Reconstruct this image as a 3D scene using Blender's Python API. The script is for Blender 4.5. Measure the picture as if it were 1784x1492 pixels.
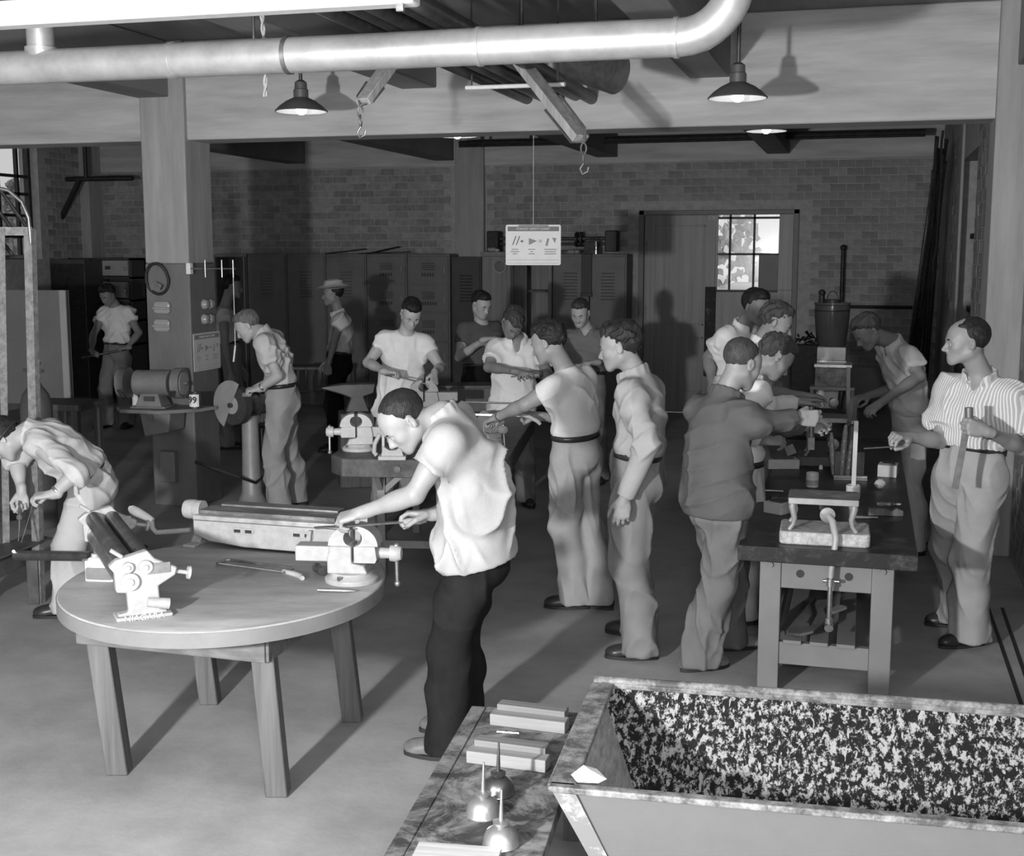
import bpy, math, random
import numpy as np
from mathutils import Vector, Matrix, Euler

random.seed(7); np.random.seed(7)
SC = bpy.context.scene
COL = SC.collection
for _o in list(bpy.data.objects): bpy.data.objects.remove(_o)

# ------------------------------------------------------------------ camera
F = 2190.0; CAM_H = 2.12; HORIZON = 440.0
TH = math.atan((746 - HORIZON) / F)            # tilt down
YAW = math.atan(0.28)                          # camera turned left of the room axis
CA, SA = math.cos(YAW), math.sin(YAW)
cam_d = bpy.data.cameras.new('camera'); cam = bpy.data.objects.new('camera', cam_d); COL.objects.link(cam)
cam.location = (0, 0, CAM_H); cam.rotation_euler = (math.pi/2 - TH, 0, YAW)
cam_d.sensor_fit = 'HORIZONTAL'; cam_d.sensor_width = 36; cam_d.lens = F / 1784 * 36
cam_d.clip_start = 0.05; cam_d.clip_end = 200
SC.camera = cam

# ------------------------------------------------------------------ world, flash, exposure
wd = bpy.data.worlds.new('daylight'); SC.world = wd; wd.use_nodes = True
wn = wd.node_tree.nodes; wn['Background'].inputs[0].default_value = (0.82, 0.82, 0.82, 1); wn['Background'].inputs[1].default_value = 1.1
SC.view_settings.view_transform = 'Standard'; SC.view_settings.look = 'None'
SC.view_settings.exposure = 0.0; SC.view_settings.gamma = 1.0; SC.view_settings.use_curve_mapping = False

def W(X, Y, z):                                # camera-aligned ground coordinates -> room coordinates
    return Vector((X*CA - Y*SA, X*SA + Y*CA, z))
fl_d = bpy.data.lights.new('flash_bulb', 'POINT'); fl_d.energy = 1420; fl_d.shadow_soft_size = 0.09
flash = bpy.data.objects.new('flash_bulb', fl_d); COL.objects.link(flash); flash.location = W(-2.10, 0.65, 1.90)

fc_d = bpy.data.lights.new('camera_flash', 'POINT'); fc_d.energy = 240; fc_d.shadow_soft_size = 0.12
fc = bpy.data.objects.new('camera_flash', fc_d); COL.objects.link(fc); fc.location = W(0.12, -0.05, 2.32)
_c, _s = math.cos(TH), math.sin(TH)
def at(px, py, Y):                             # point seen at a photo pixel, Y metres in front of the camera
    u = (px-892)/F; v = (py-746)/F
    t = Y/(_c - v*_s)
    return W(u*t, Y, CAM_H + t*(-_s - v*_c))
def fl(px, py, h=0.0):                         # point seen at a photo pixel at height h
    u = (px-892)/F; v = (py-746)/F
    t = (h-CAM_H)/(-_s - v*_c)
    return W(u*t, t*(_c - v*_s), h)
def wall_at(px, py, yw):                       # point seen at a photo pixel on the plane y = yw
    p = at(px, py, 1.0) - Vector((0, 0, CAM_H))
    return Vector((0, 0, CAM_H)) + p*(yw/p.y)
def depth(p): return -p.x*SA + p.y*CA

# ------------------------------------------------------------------ materials
MATS = {}
def mat(name, g=0.5, rough=0.6, metal=0.0, var=0.15, scale=6.0, bump=0.0, bscale=None, stretch=(1,1,1), emit=0.0, detail=5.0, spec=0.4):
    if name in MATS: return MATS[name]
    m = bpy.data.materials.new(name); m.use_nodes = True; MATS[name] = m
    nt = m.node_tree; b = nt.nodes['Principled BSDF']
    b.inputs['Roughness'].default_value = rough; b.inputs['Metallic'].default_value = metal
    b.inputs['Specular IOR Level'].default_value = spec
    b.inputs['Base Color'].default_value = (g, g, g, 1)
    if emit:
        b.inputs['Emission Color'].default_value = (1, 1, 1, 1); b.inputs['Emission Strength'].default_value = emit
    if var or bump:
        tc = nt.nodes.new('ShaderNodeTexCoord'); mp = nt.nodes.new('ShaderNodeMapping'); nz = nt.nodes.new('ShaderNodeTexNoise')
        mp.inputs['Scale'].default_value = stretch
        nz.inputs['Scale'].default_value = scale; nz.inputs['Detail'].default_value = detail; nz.inputs['Roughness'].default_value = 0.65
        nt.links.new(tc.outputs['Object'], mp.inputs['Vector']); nt.links.new(mp.outputs['Vector'], nz.inputs['Vector'])
        if var:
            cr = nt.nodes.new('ShaderNodeValToRGB')
            lo, hi = g*(1-var), min(1, g*(1+var))
            cr.color_ramp.elements[0].position = 0.3; cr.color_ramp.elements[0].color = (lo, lo, lo, 1)
            cr.color_ramp.elements[1].position = 0.7; cr.color_ramp.elements[1].color = (hi, hi, hi, 1)
            nt.links.new(nz.outputs['Fac'], cr.inputs['Fac']); nt.links.new(cr.outputs['Color'], b.inputs['Base Color'])
        if bump:
            bp = nt.nodes.new('ShaderNodeBump'); bp.inputs['Strength'].default_value = bump; bp.inputs['Distance'].default_value = 0.01
            src = nz
            if bscale:
                src = nt.nodes.new('ShaderNodeTexNoise'); src.inputs['Scale'].default_value = bscale; src.inputs['Detail'].default_value = 4
                nt.links.new(mp.outputs['Vector'], src.inputs['Vector'])
            nt.links.new(src.outputs['Fac'], bp.inputs['Height']); nt.links.new(bp.outputs['Normal'], b.inputs['Normal'])
    return m

def mat_wood(name, g, var=0.35, rough=0.6, axis=0, sc=30):
    st = [sc, sc, sc]; st[axis] = sc*0.04
    return mat(name, g, rough, 0, var, 1.0, 0.25, None, tuple(st), detail=4)

def mat_two(name, g0, g1, scale, lo, hi, rough=0.6, detail=9, dist=0.0, stretch=(1,1,1), bump=0.0, lines=False, spec=0.25):
    """two tones split by a sharp noise threshold: chipped paint, stains"""
    if name in MATS: return MATS[name]
    m = bpy.data.materials.new(name); m.use_nodes = True; MATS[name] = m
    nt = m.node_tree; b = nt.nodes['Principled BSDF']; b.inputs['Roughness'].default_value = rough
    b.inputs['Specular IOR Level'].default_value = spec
    tc = nt.nodes.new('ShaderNodeTexCoord'); mp = nt.nodes.new('ShaderNodeMapping'); mp.inputs['Scale'].default_value = stretch
    nz = nt.nodes.new('ShaderNodeTexNoise'); nz.inputs['Scale'].default_value = scale; nz.inputs['Detail'].default_value = detail
    nz.inputs['Roughness'].default_value = 0.78; nz.inputs['Distortion'].default_value = dist
    cr = nt.nodes.new('ShaderNodeValToRGB'); e = cr.color_ramp.elements
    e[0].position = lo; e[0].color = (g0, g0, g0, 1); e[1].position = hi; e[1].color = (g1, g1, g1, 1)
    nt.links.new(tc.outputs['Object'], mp.inputs['Vector']); nt.links.new(mp.outputs['Vector'], nz.inputs['Vector'])
    nt.links.new(nz.outputs['Fac'], cr.inputs['Fac'])
    out = cr.outputs['Color']
    if lines:
        for ang, sc2 in ((0.5, 9), (-0.9, 7), (1.4, 8)):
            mp2 = nt.nodes.new('ShaderNodeMapping'); mp2.inputs['Rotation'].default_value = (ang, ang*1.3, ang*0.7); mp2.inputs['Scale'].default_value = (sc2*6, sc2*6, sc2*0.5)
            n2 = nt.nodes.new('ShaderNodeTexNoise'); n2.inputs['Scale'].default_value = 1.0; n2.inputs['Detail'].default_value = 2
            c2 = nt.nodes.new('ShaderNodeValToRGB'); q = c2.color_ramp.elements
            q[0].position = 0.68; q[0].color = (0, 0, 0, 1); q[1].position = 0.70; q[1].color = (1, 1, 1, 1)
            mx = nt.nodes.new('ShaderNodeMix'); mx.data_type = 'RGBA'
            nt.links.new(tc.outputs['Object'], mp2.inputs['Vector']); nt.links.new(mp2.outputs['Vector'], n2.inputs['Vector']); nt.links.new(n2.outputs['Fac'], c2.inputs['Fac'])
            nt.links.new(c2.outputs['Color'], mx.inputs[0]); nt.links.new(out, mx.inputs[6]); mx.inputs[7].default_value = (g1, g1, g1, 1)
            out = mx.outputs[2]
    nt.links.new(out, b.inputs['Base Color'])
    if bump:
        bp = nt.nodes.new('ShaderNodeBump'); bp.inputs['Strength'].default_value = bump; bp.inputs['Distance'].default_value = 0.005
        nt.links.new(nz.outputs['Fac'], bp.inputs['Height']); nt.links.new(bp.outputs['Normal'], b.inputs['Normal'])
    return m

def mat_glass(name):
    if name in MATS: return MATS[name]
    m = bpy.data.materials.new(name); m.use_nodes = True; MATS[name] = m
    nt = m.node_tree; out = nt.nodes['Material Output']; nt.nodes.remove(nt.nodes['Principled BSDF'])
    t = nt.nodes.new('ShaderNodeBsdfTransparent'); t.inputs[0].default_value = (0.86, 0.86, 0.86, 1)
    g = nt.nodes.new('ShaderNodeBsdfGlossy'); g.inputs['Roughness'].default_value = 0.05
    mx = nt.nodes.new('ShaderNodeMixShader'); mx.inputs[0].default_value = 0.08
    nt.links.new(t.outputs[0], mx.inputs[1]); nt.links.new(g.outputs[0], mx.inputs[2]); nt.links.new(mx.outputs[0], out.inputs['Surface'])
    return m

concrete = mat('board_formed_concrete', 0.44, 0.85, 0, 0.22, 1.6, 0.35, 3.0, (0.6, 0.6, 5.0))
concrete_col = mat('column_concrete', 0.34, 0.85, 0, 0.18, 2.2, 0.3, 4.0, (4.0, 4.0, 0.5))
dado_grey = mat('dado_paint', 0.16, 0.6, 0, 0.18, 3.0, 0.15, 6.0, (2, 2, 0.6))
floor_m = mat('floor_concrete', 0.32, 0.62, 0, 0.30, 1.3, 0.1, 30.0, detail=9)
ceil_m = mat('ceiling_concrete', 0.22, 0.9, 0, 0.18, 1.5, 0.2, 4.0, (3.0, 0.5, 1))
brick_ms = [mat('painted_brick_%s' % n, g, 0.75, 0, 0.22, 14, 0.4, 60.0) for n, g in (('dark', 0.22), ('mid', 0.26), ('light', 0.30))]
mortar_m = mat('mortar', 0.36, 0.9, 0, 0.2, 10, 0.3)
white_paint = mat('white_enamel', 0.78, 0.35, 0, 0.08, 20)
machine_grey = mat('light_grey_machine_paint', 0.35, 0.42, 0, 0.14, 22, 0.1)
vise_grey = mat('vise_grey_paint', 0.50, 0.4, 0, 0.12, 25, 0.08)
dull_steel = mat('dull_steel', 0.33, 0.42, 0.85, 0.3, 18, 0.1)
bright_steel = mat('bright_steel', 0.62, 0.25, 0.95, 0.15, 30)
dark_steel = mat('dark_steel', 0.10, 0.45, 0.6, 0.35, 16, 0.15)
black_iron = mat('black_iron', 0.035, 0.5, 0.4, 0.4, 20, 0.2)
galv = mat('aluminium_painted_pipe', 0.62, 0.36, 0.55, 0.16, 7, 0.08)
bench_black = mat_two('black_bench_top', 0.02, 0.10, 5.0, 0.5, 0.72, 0.38, 10, 0.4, bump=0.2)
wood_grey = mat_wood('weathered_wood', 0.115, 0.35, 0.7, 2)
wood_x = mat_wood('planed_wood', 0.42, 0.3, 0.6, 0)
wood_dark = mat_wood('dark_wood', 0.10, 0.4, 0.55, 2)
table_top_m = mat('dusty_table_top', 0.36, 0.6, 0, 0.25, 2.6, 0.12, 20.0, (1, 3, 1), detail=8)
rubber = mat('black_rubber', 0.025, 0.6, 0, 0.2, 20)
paper_w = mat('white_paper', 0.82, 0.7, 0, 0.05, 10)
print_dark = mat('printing_ink', 0.06, 0.8, 0, 0)
print_grey = mat('header_ink', 0.22, 0.8, 0, 0)
locker_m = mat('locker_grey_enamel', 0.155, 0.5, 0, 0.12, 5, 0.05)
locker_dark = mat('locker_dark_enamel', 0.06, 0.5, 0, 0.15, 5)
door_m = mat_wood('door_wood', 0.23, 0.22, 0.42, 2, 18)
void_m = mat('dark_inside', 0.02, 0.9, 0, 0)
glass_m = mat_glass('window_glass')

# ------------------------------------------------------------------ mesh building
def rot_to(d):
    """3x3 whose columns are x', y', d"""
    d = Vector(d).normalized(); up = Vector((0, 0, 1)) if abs(d.z) < 0.95 else Vector((1, 0, 0))
    x = up.cross(d).normalized(); y = d.cross(x)
    return Matrix((x, y, d)).transposed()

class MB:
    def __init__(s): s.v = []; s.f = []; s.m = []
    def add(s, vs, fs, M=None):
        o = len(s.v)
        s.v += [tuple(M @ Vector(v)) if M is not None else tuple(v) for v in vs]
        s.f += [tuple(i+o for i in f) for f in fs]
        return s
    def box(s, c, size, rot=None, taper=None):
        x, y, z = size[0]/2, size[1]/2, size[2]/2
        tx, ty = taper or (1, 1)
        vs = [(-x,-y,-z),(x,-y,-z),(x,y,-z),(-x,y,-z),(-x*tx,-y*ty,z),(x*tx,-y*ty,z),(x*tx,y*ty,z),(-x*tx,y*ty,z)]
        M = Matrix.Translation(c) @ (rot.to_4x4() if rot is not None else Matrix.Identity(4))
        return s.add(vs, [(0,3,2,1),(4,5,6,7),(0,1,5,4),(1,2,6,5),(2,3,7,6),(3,0,4,7)], M)
    def bb(s, lo, hi):
        return s.box([(a+b)/2 for a, b in zip(lo, hi)], [b-a for a, b in zip(lo, hi)])
    def bar(s, p0, p1, w, h, up=(0, 0, 1)):
        """rectangular bar from p0 to p1"""
        p0, p1 = Vector(p0), Vector(p1); d = p1-p0; L = d.length; d.normalize()
        u = Vector(up)
        if abs(d.dot(u)) > 0.98: u = Vector((0, 1, 0))
        x = d.cross(u).normalized(); y = x.cross(d)
        R = Matrix((x, d, y)).transposed()
        return s.box((p0+p1)/2, (w, L, h), R)
    def cyl(s, p0, p1, r0, r1=None, n=16, cap=True):
        r1 = r0 if r1 is None else r1
        p0, p1 = Vector(p0), Vector(p1); R = rot_to(p1-p0)
        vs = []
        for p, r in ((p0, r0), (p1, r1)):
            for i in range(n):
                a = 2*math.pi*i/n; vs.append(p + R @ Vector((r*math.cos(a), r*math.sin(a), 0)))
        fs = [(i, (i+1) % n, n+(i+1) % n, n+i) for i in range(n)]
        if cap: fs += [tuple(range(n-1, -1, -1)), tuple(range(n, 2*n))]
        return s.add(vs, fs)
    def tube(s, pts, r, n=10, closed=False):
        pts = [Vector(p) for p in pts]; N = len(pts); rs = r if isinstance(r, (list, tuple)) else [r]*N
        vs = []; prev = None
        for i, p in enumerate(pts):
            a = pts[(i-1) % N] if (closed or i > 0) else p; b = pts[(i+1) % N] if (closed or i < N-1) else p
            d = (b-a).normalized()
            if prev is None: x = rot_to(d).col[0].copy()
            else: x = (prev - d*prev.dot(d)).normalized()
            prev = x; y = d.cross(x)
            for k in range(n):
                t = 2*math.pi*k/n; vs.append(p + (x*math.cos(t)+y*math.sin(t))*rs[i])
        fs = []
        for i in range(N if closed else N-1):
            j = (i+1) % N
            fs += [(i*n+k, i*n+(k+1) % n, j*n+(k+1) % n, j*n+k) for k in range(n)]
        if not closed: fs += [tuple(range(n-1, -1, -1)), tuple(range((N-1)*n, N*n))]
        return s.add(vs, fs)
    def lathe(s, prof, c=(0, 0, 0), axis=(0, 0, 1), n=24, cap=True, arc=None):
        R = rot_to(axis); c = Vector(c); vs = []
        full = arc is None; a0, a1 = arc or (0, 2*math.pi); m = n if full else n+1
        for r, z in prof:
            for i in range(m):
                a = a0+(a1-a0)*i/n; vs.append(c + R @ Vector((r*math.cos(a), r*math.sin(a), z)))
        fs = []
        for j in range(len(prof)-1):
            for i in range(n):
                k = (i+1) % m
                fs.append((j*m+i, j*m+k, (j+1)*m+k, (j+1)*m+i))
        if cap and full:
            if prof[0][0] > 1e-5: fs.append(tuple(range(m-1, -1, -1)))
            if prof[-1][0] > 1e-5: fs.append(tuple(range((len(prof)-1)*m, len(prof)*m)))
        return s.add(vs, fs)
    def prism(s, outline, t, O=(0, 0, 0), X=(1, 0, 0), Y=(0, 0, 1)):
        """flat outline in the X, Y axes, t thick, centred on O"""
        X = Vector(X).normalized(); Y = Vector(Y).normalized(); N = X.cross(Y); O = Vector(O); n = len(outline)
        vs = [O+X*a+Y*b-N*t/2 for a, b in outline] + [O+X*a+Y*b+N*t/2 for a, b in outline]
        fs = [tuple(range(n-1, -1, -1)), tuple(range(n, 2*n))] + [(i, (i+1) % n, n+(i+1) % n, n+i) for i in range(n)]
        return s.add(vs, fs)
    def sph(s, c, r, n=12, sc=(1, 1, 1)):
        m = max(6, n//2); vs = []; c = Vector(c)
        for j in range(m+1):
            ph = math.pi*j/m
            for i in range(n):
                a = 2*math.pi*i/n; vs.append(c+Vector((r*sc[0]*math.sin(ph)*math.cos(a), r*sc[1]*math.sin(ph)*math.sin(a), r*sc[2]*math.cos(ph))))
        fs = [(j*n+i, (j+1)*n+i, (j+1)*n+(i+1) % n, j*n+(i+1) % n) for j in range(m) for i in range(n)]
        return s.add(vs, fs)
    def mesh(s, name, smooth=True):
        me = bpy.data.meshes.new(name); me.from_pydata(s.v, [], s.f); me.validate()
        if smooth:
            me.polygons.foreach_set('use_smooth', [True]*len(me.polygons)); me.set_sharp_from_angle(angle=math.radians(38))
        me.update(); return me
    def build(s, name, m, parent=None, bevel=0.0, smooth=True, label=None):
        me = s.mesh(name, smooth); o = bpy.data.objects.new(name, me); COL.objects.link(o)
        if m is not None: me.materials.append(m)
        if parent is not None: o.parent = parent
        if bevel:
            md = o.modifiers.new('edge', 'BEVEL'); md.width = bevel; md.segments = 2; md.limit_method = 'ANGLE'; md.angle_limit = math.radians(40)
        if label: o['label'] = label
        return o

def tag(o, label=None, cat=None, group=None, kind=None):
    if label: o['label'] = label
    if cat: o['category'] = cat
    if group: o['group'] = group
    if kind: o['kind'] = kind
    return o
def thing(name, label, cat, loc=(0, 0, 0), rz=0.0, group=None):
    o = bpy.data.objects.new(name, None); COL.objects.link(o); o.empty_display_size = 0.05
    o.location = loc; o.rotation_euler = (0, 0, rz)
    return tag(o, label, cat, group)
def struct(name, mb, m, bevel=0.0, label=None):
    o = mb.build(name, m, None, bevel); o['kind'] = 'structure'
    if label: o['label'] = label
    return o
def copy_tree(o, parent=None):
    c = o.copy(); COL.objects.link(c); c.parent = parent
    for ch in [x for x in ALLKIDS(o)]: copy_tree(ch, c)
    return c
def ALLKIDS(o): return list(o.children)
def text_mesh(name, s, size, m, parent, loc, rot, depth_=0.001, align='CENTER', bold=0.0):
    cu = bpy.data.curves.new(name, 'FONT'); cu.body = s; cu.size = size; cu.align_x = align; cu.align_y = 'CENTER'; cu.extrude = depth_; cu.offset = bold
    cu.resolution_u = 2
    t = bpy.data.objects.new(name, cu); COL.objects.link(t)
    dg = bpy.context.evaluated_depsgraph_get(); me = bpy.data.meshes.new_from_object(t.evaluated_get(dg))
    bpy.data.objects.remove(t); o = bpy.data.objects.new(name, me); COL.objects.link(o)
    me.materials.clear(); me.materials.append(m); o.parent = parent; o.location = loc; o.rotation_euler = rot
    return o
PI = math.pi
def rounded(x0, y0, x1, y1, r, n=4):
    pts = []
    for cx, cy, a in ((x1-r, y0+r, -PI/2), (x1-r, y1-r, 0), (x0+r, y1-r, PI/2), (x0+r, y0+r, PI)):
        for i in range(n+1): pts.append((cx+r*math.cos(a+PI/2*i/n), cy+r*math.sin(a+PI/2*i/n)))
    return pts

# ------------------------------------------------------------------ the room
YB = 16.6; YBEAM = 9.25; ZC = 3.8; XR = 1.04; XR2 = 0.86; XL = -11.1; YF = -2.6; ZBEAM = 3.02
fo = struct('floor', MB().bb((XL-0.3, YF-0.3, -0.2), (XR+0.3, YB+0.3, 0.0)), floor_m, label='worn concrete shop floor')
struct('ceiling', MB().bb((XL-0.3, YF-0.3, ZC), (XR+0.3, YB+0.3, ZC+0.2)), ceil_m, label='concrete ceiling slab between joists')
# back wall with the double door opening
dL = wall_at(1113, 440, YB).x; dR = wall_at(1391, 440, YB).x; dT = wall_at(1250, 366, YB).z
struct('wall_back', MB().bb((XL-0.3, YB, 0), (dL, YB+0.3, ZC)).bb((dR, YB, 0), (XR+0.3, YB+0.3, ZC)).bb((dL, YB, dT), (dR, YB+0.3, ZC)), mortar_m, label='painted brick back wall')
wb = bpy.data.objects['wall_back']
ZBR = wall_at(900, 289, YB).z
BW, BH, J = 0.205, 0.0985, 0.011
def brick_mesh(w, d, h, b=0.006):
    """brick with chamfered outer edges; the outer face looks along -y"""
    x, z = w/2, h/2
    vs = [(-x, d, -z), (x, d, -z), (x, d, z), (-x, d, z), (-x, b*0.6, -z), (x, b*0.6, -z), (x, b*0.6, z), (-x, b*0.6, z), (-x+b, 0, -z+b), (x-b, 0, -z+b), (x-b, 0, z-b), (-x+b, 0, z-b)]
    fs = [(4,5,9,8), (5,6,10,9), (6,7,11,10), (7,4,8,11), (8,9,10,11), (0,1,5,4), (1,2,6,5), (2,3,7,6), (3,0,4,7)]
    return vs, fs
bm_full = []
vs_, fs_ = brick_mesh(BW-J, 0.016, BH-J)
for k in range(3):
    me = bpy.data.meshes.new('brick'); me.from_pydata(vs_, [], fs_); me.materials.append(brick_ms[k]); me.update(); bm_full.append(me)
def lay(parent, spots, limit, rotz=0.0):
    """spots: (nearness, position, width scale); the nearest are bricks of their own, the others one joined part"""
    spots.sort(key=lambda q: q[0])
    R = Matrix.Rotation(rotz, 4, 'Z'); rest = MB()
    for n_, (key, p, ws) in enumerate(spots):
        jit = random.uniform(-0.003, 0.003)
        out = R.to_3x3() @ Vector((0, jit, 0))
        if n_ < limit:
            o = bpy.data.objects.new('brick', random.choice(bm_full)); COL.objects.link(o); o.parent = parent
            o.location = Vector(p)+out; o.rotation_euler = (0, 0, rotz); o.scale = (ws, 1, 1)
        else:
            rest.add([(v[0]*ws, v[1], v[2]) for v in vs_], fs_, Matrix.Translation(Vector(p)+out) @ R)
    if rest.v:
        o = rest.build('brickwork', brick_ms[0], parent, smooth=False); o['kind'] = 'stuff'
        for m_ in brick_ms[1:]: o.data.materials.append(m_)
        idx = np.repeat(np.random.randint(0, 3, len(rest.f)//9), 9).astype(np.int32); o.data.polygons.foreach_set('material_index', idx)
colL = wall_at(797, 440, YB).x; colR = wall_at(846, 440, YB).x
xcorner = XR2
spots = []
zc = ZBR - BH/2; row = 0
while zc > 0.1:
    x = xcorner - 0.02 - (BW/2 if row % 2 == 0 else 0)
    ws = 1.0
    while x > XL+0.1:
        ok = True; xl, xr = x-BW/2, x+BW/2
        if xr > colL-0.02 and xl < colR+0.02: ok = False
        if xr > dL-0.05 and xl < dR+0.05 and zc-BH/2 < dT+0.04: ok = False
        if x < -3.6 and zc < 1.75: ok = False
        if dL > x and x > -3.6 and zc < 1.75: ok = False
        if zc < 0.45: ok = False
        if ok: spots.append((-x + (0 if zc > 1.2 else 0.5), (x, YB-0.006, zc), 1.0))
        x -= BW
    zc -= BH; row += 1
lay(wb, spots, 300)
struct('trim_1', MB().bb((XL, YB-0.03, ZBR+0.01), (XR2, YB, ZC)), concrete, 0.01, 'concrete band above the bricks of the back wall')
struct('trim_2', MB().bb((colL, YB-0.09, 0), (colR, YB, ZC)), concrete_col, 0.01, 'concrete pier on the back wall')
pl0 = wall_at(139, 400, YB).x; pl1 = wall_at(182, 400, YB).x
struct('trim_3', MB().bb((XL-0.02, YB-0.35, 0), (pl1, YB, ZC)), concrete_col, 0.01, 'concrete corner pier at far left')

# right wall: near part, pilaster, far bay with a dark window recess
wr = struct('wall_right', MB().bb((XR, YF, 0), (XR+0.3, YBEAM+0.1, ZC)).bb((XR2, YBEAM+0.4, 0), (XR2+0.3, 11.35, ZC)).bb((XR2, 11.35, 0), (XR2+0.3, 13.2, 0.9)).bb((XR2, 11.35, 3.0), (XR2+0.3, 13.2, ZC)).bb((XR2, 13.2, 0), (XR2+0.3, YB, ZC)).bb((XR2+0.24, 11.3, 0.8), (XR2+0.3, 13.3, 3.1)), mortar_m, label='painted brick right wall')
spots = []
for z0, y0, y1, xw in ((0.05, 5.6, 9.2, XR), (0.05, 9.66, 11.33, XR2), (0.05, 13.25, 14.6, XR2)):
    zc = z0+BH/2; row = 0
    while zc < 3.3:
        y = y0+BW/2+(0 if row % 2 else BW/2)
        while y < y1-BW/2:
            near = y
            if xw == XR and (y < 6.6 or zc > 3.2): near = 90+y
            if xw == XR2: near = 7.4+ (y-9.6)*0.9
            spots.append((near, (xw-0.006, y, zc), 1.0)); y += BW
        zc += BH; row += 1
lay(wr, spots, 300, -PI/2)
struct('trim_4', MB().bb((0.80, YBEAM-0.02, 0), (XR, YBEAM+0.42, ZC)).bb((XR2-0.03, 12.9, 0), (XR2, 13.25, ZC)), concrete_col, 0.012, 'concrete pilaster carrying the right end of the beam')
struct('window_2', MB().bb((XR2+0.10, 11.35, 0.9), (XR2+0.13, 11.42, 3.0)).bb((XR2+0.10, 12.2, 0.9), (XR2+0.13, 12.25, 3.0)).bb((XR2+0.10, 11.35, 1.55), (XR2+0.13, 13.2, 1.6)).bb((XR2+0.10, 11.35, 2.25), (XR2+0.13, 13.2, 2.3)), black_iron, label='dark steel window in the right wall recess')

# left wall with the steel window
def lw(px, py):                                # on the left wall plane
    p = at(px, py, 1.0) - Vector((0, 0, CAM_H)); return Vector((0, 0, CAM_H)) + p*(XL/p.x)
wy0, wy1 = lw(-120, 300).y, lw(66, 300).y; wz0, wz1 = lw(60, 452).z, 3.75
wlft = struct('wall_left', MB().bb((XL-0.3, YF, 0), (XL, wy0, ZC)).bb((XL-0.3, wy1, 0), (XL, YB, ZC)).bb((XL-0.3, wy0, 0), (XL, wy1, wz0)).bb((XL-0.3, wy0, wz1), (XL, wy1, ZC)), mortar_m, label='painted brick left wall')
spots = []
zc = 2.0; row = 0
while zc < 3.7:
    y = wy1+0.25+(BW/2 if row % 2 else 0)
    while y < YB-0.4:
        spots.append((y, (XL+0.006, y, zc), 1.0)); y += BW
    zc += BH; row += 1
lay(wlft, spots, 300, PI/2)
win = thing('window_1', 'tall steel window with small panes in the left wall', None); win['kind'] = 'structure'
fr = MB().bb((XL-0.2, wy1-0.05, wz0), (XL-0.12, wy1, wz1)).bb((XL-0.2, wy0, wz0), (XL-0.12, wy0+0.05, wz1)).bb((XL-0.2, wy0, wz0), (XL-0.12, wy1, wz0+0.05))
for px in (13, 46, -25, -60): y = lw(px, 300).y; fr.bb((XL-0.19, y-0.022, wz0), (XL-0.14, y+0.022, wz1))
for py in (306, 337, 375, 412): z = lw(40, py).z; fr.bb((XL-0.19, wy0, z-0.02), (XL-0.14, wy1, z+0.02))
fr.build('sash', black_iron, win)
ys_ = [wy0] + sorted(lw(px, 300).y for px in (13, 46, -25, -60)) + [wy1]; zs_ = [wz0] + sorted(lw(40, py).z for py in (306, 337, 375, 412)) + [wz1]
for i in range(len(ys_)-1):
    for k in range(len(zs_)-1):
        MB().bb((XL-0.168, ys_[i]+0.02, zs_[k]+0.02), (XL-0.162, ys_[i+1]-0.02, zs_[k+1]-0.02)).build('pane', glass_m, win, smooth=False)
struct('wall_front', MB().bb((XL-0.3, YF-0.3, 0), (XR+0.3, YF, ZC)), concrete, label='concrete wall behind the camera')

# beam, joists, columns
struct('concrete_beam', MB().bb((XL, YBEAM+0.05, ZBEAM), (0.86, YBEAM+0.40, ZC)), concrete, 0.012, 'deep board-marked concrete beam across the shop')
cx0, cx1 = -5.73, -5.33
struct('concrete_column', MB().bb((cx0, YBEAM, 2.03), (cx1, YBEAM+0.42, ZC)).bb((cx0, YBEAM, 0.0), (cx1, YBEAM+0.42, 2.03)), concrete_col, 0.012, 'square concrete column with dark painted lower part')
cc = bpy.data.objects['concrete_column']
MB().bb((cx0-0.003, YBEAM-0.003, 0.0), (cx1+0.003, YBEAM+0.423, 2.03)).build('painted_dado', dado_grey, cc, 0.012)
for k, xr in enumerate((-7.66, -5.46, -3.20, -0.99, 1.21)):
    o = struct('concrete_joist', MB().bb((xr-0.29, YF, 3.36), (xr, YBEAM+0.06, ZC)), ceil_m, 0.012, 'concrete ceiling joist running to the beam, %s' % ('over the left edge', 'above the column', 'left of the hanging wooden arm', 'behind the pipe elbow', 'along the right wall')[k])
    if xr < 0.9: struct('concrete_joist', MB().bb((xr-0.29, YBEAM+0.38, 3.36), (xr, YB, ZC)), ceil_m, 0.012, 'far ceiling joist beyond the beam, %s' % ('over the left edge', 'above the column', 'second from the column', 'third from the column', '')[k])
# wheel track joints in the floor at right
for i, px in enumerate((1728, 1752)):
    a_ = fl(px-6, 1060); b_ = fl(px+52, 1230)
    o = MB().bar(a_+Vector((0, 0, 0.0015)), b_+Vector((0, 0, 0.0015)), 0.02, 0.003).build('floor_joint', rubber, fo)
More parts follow.
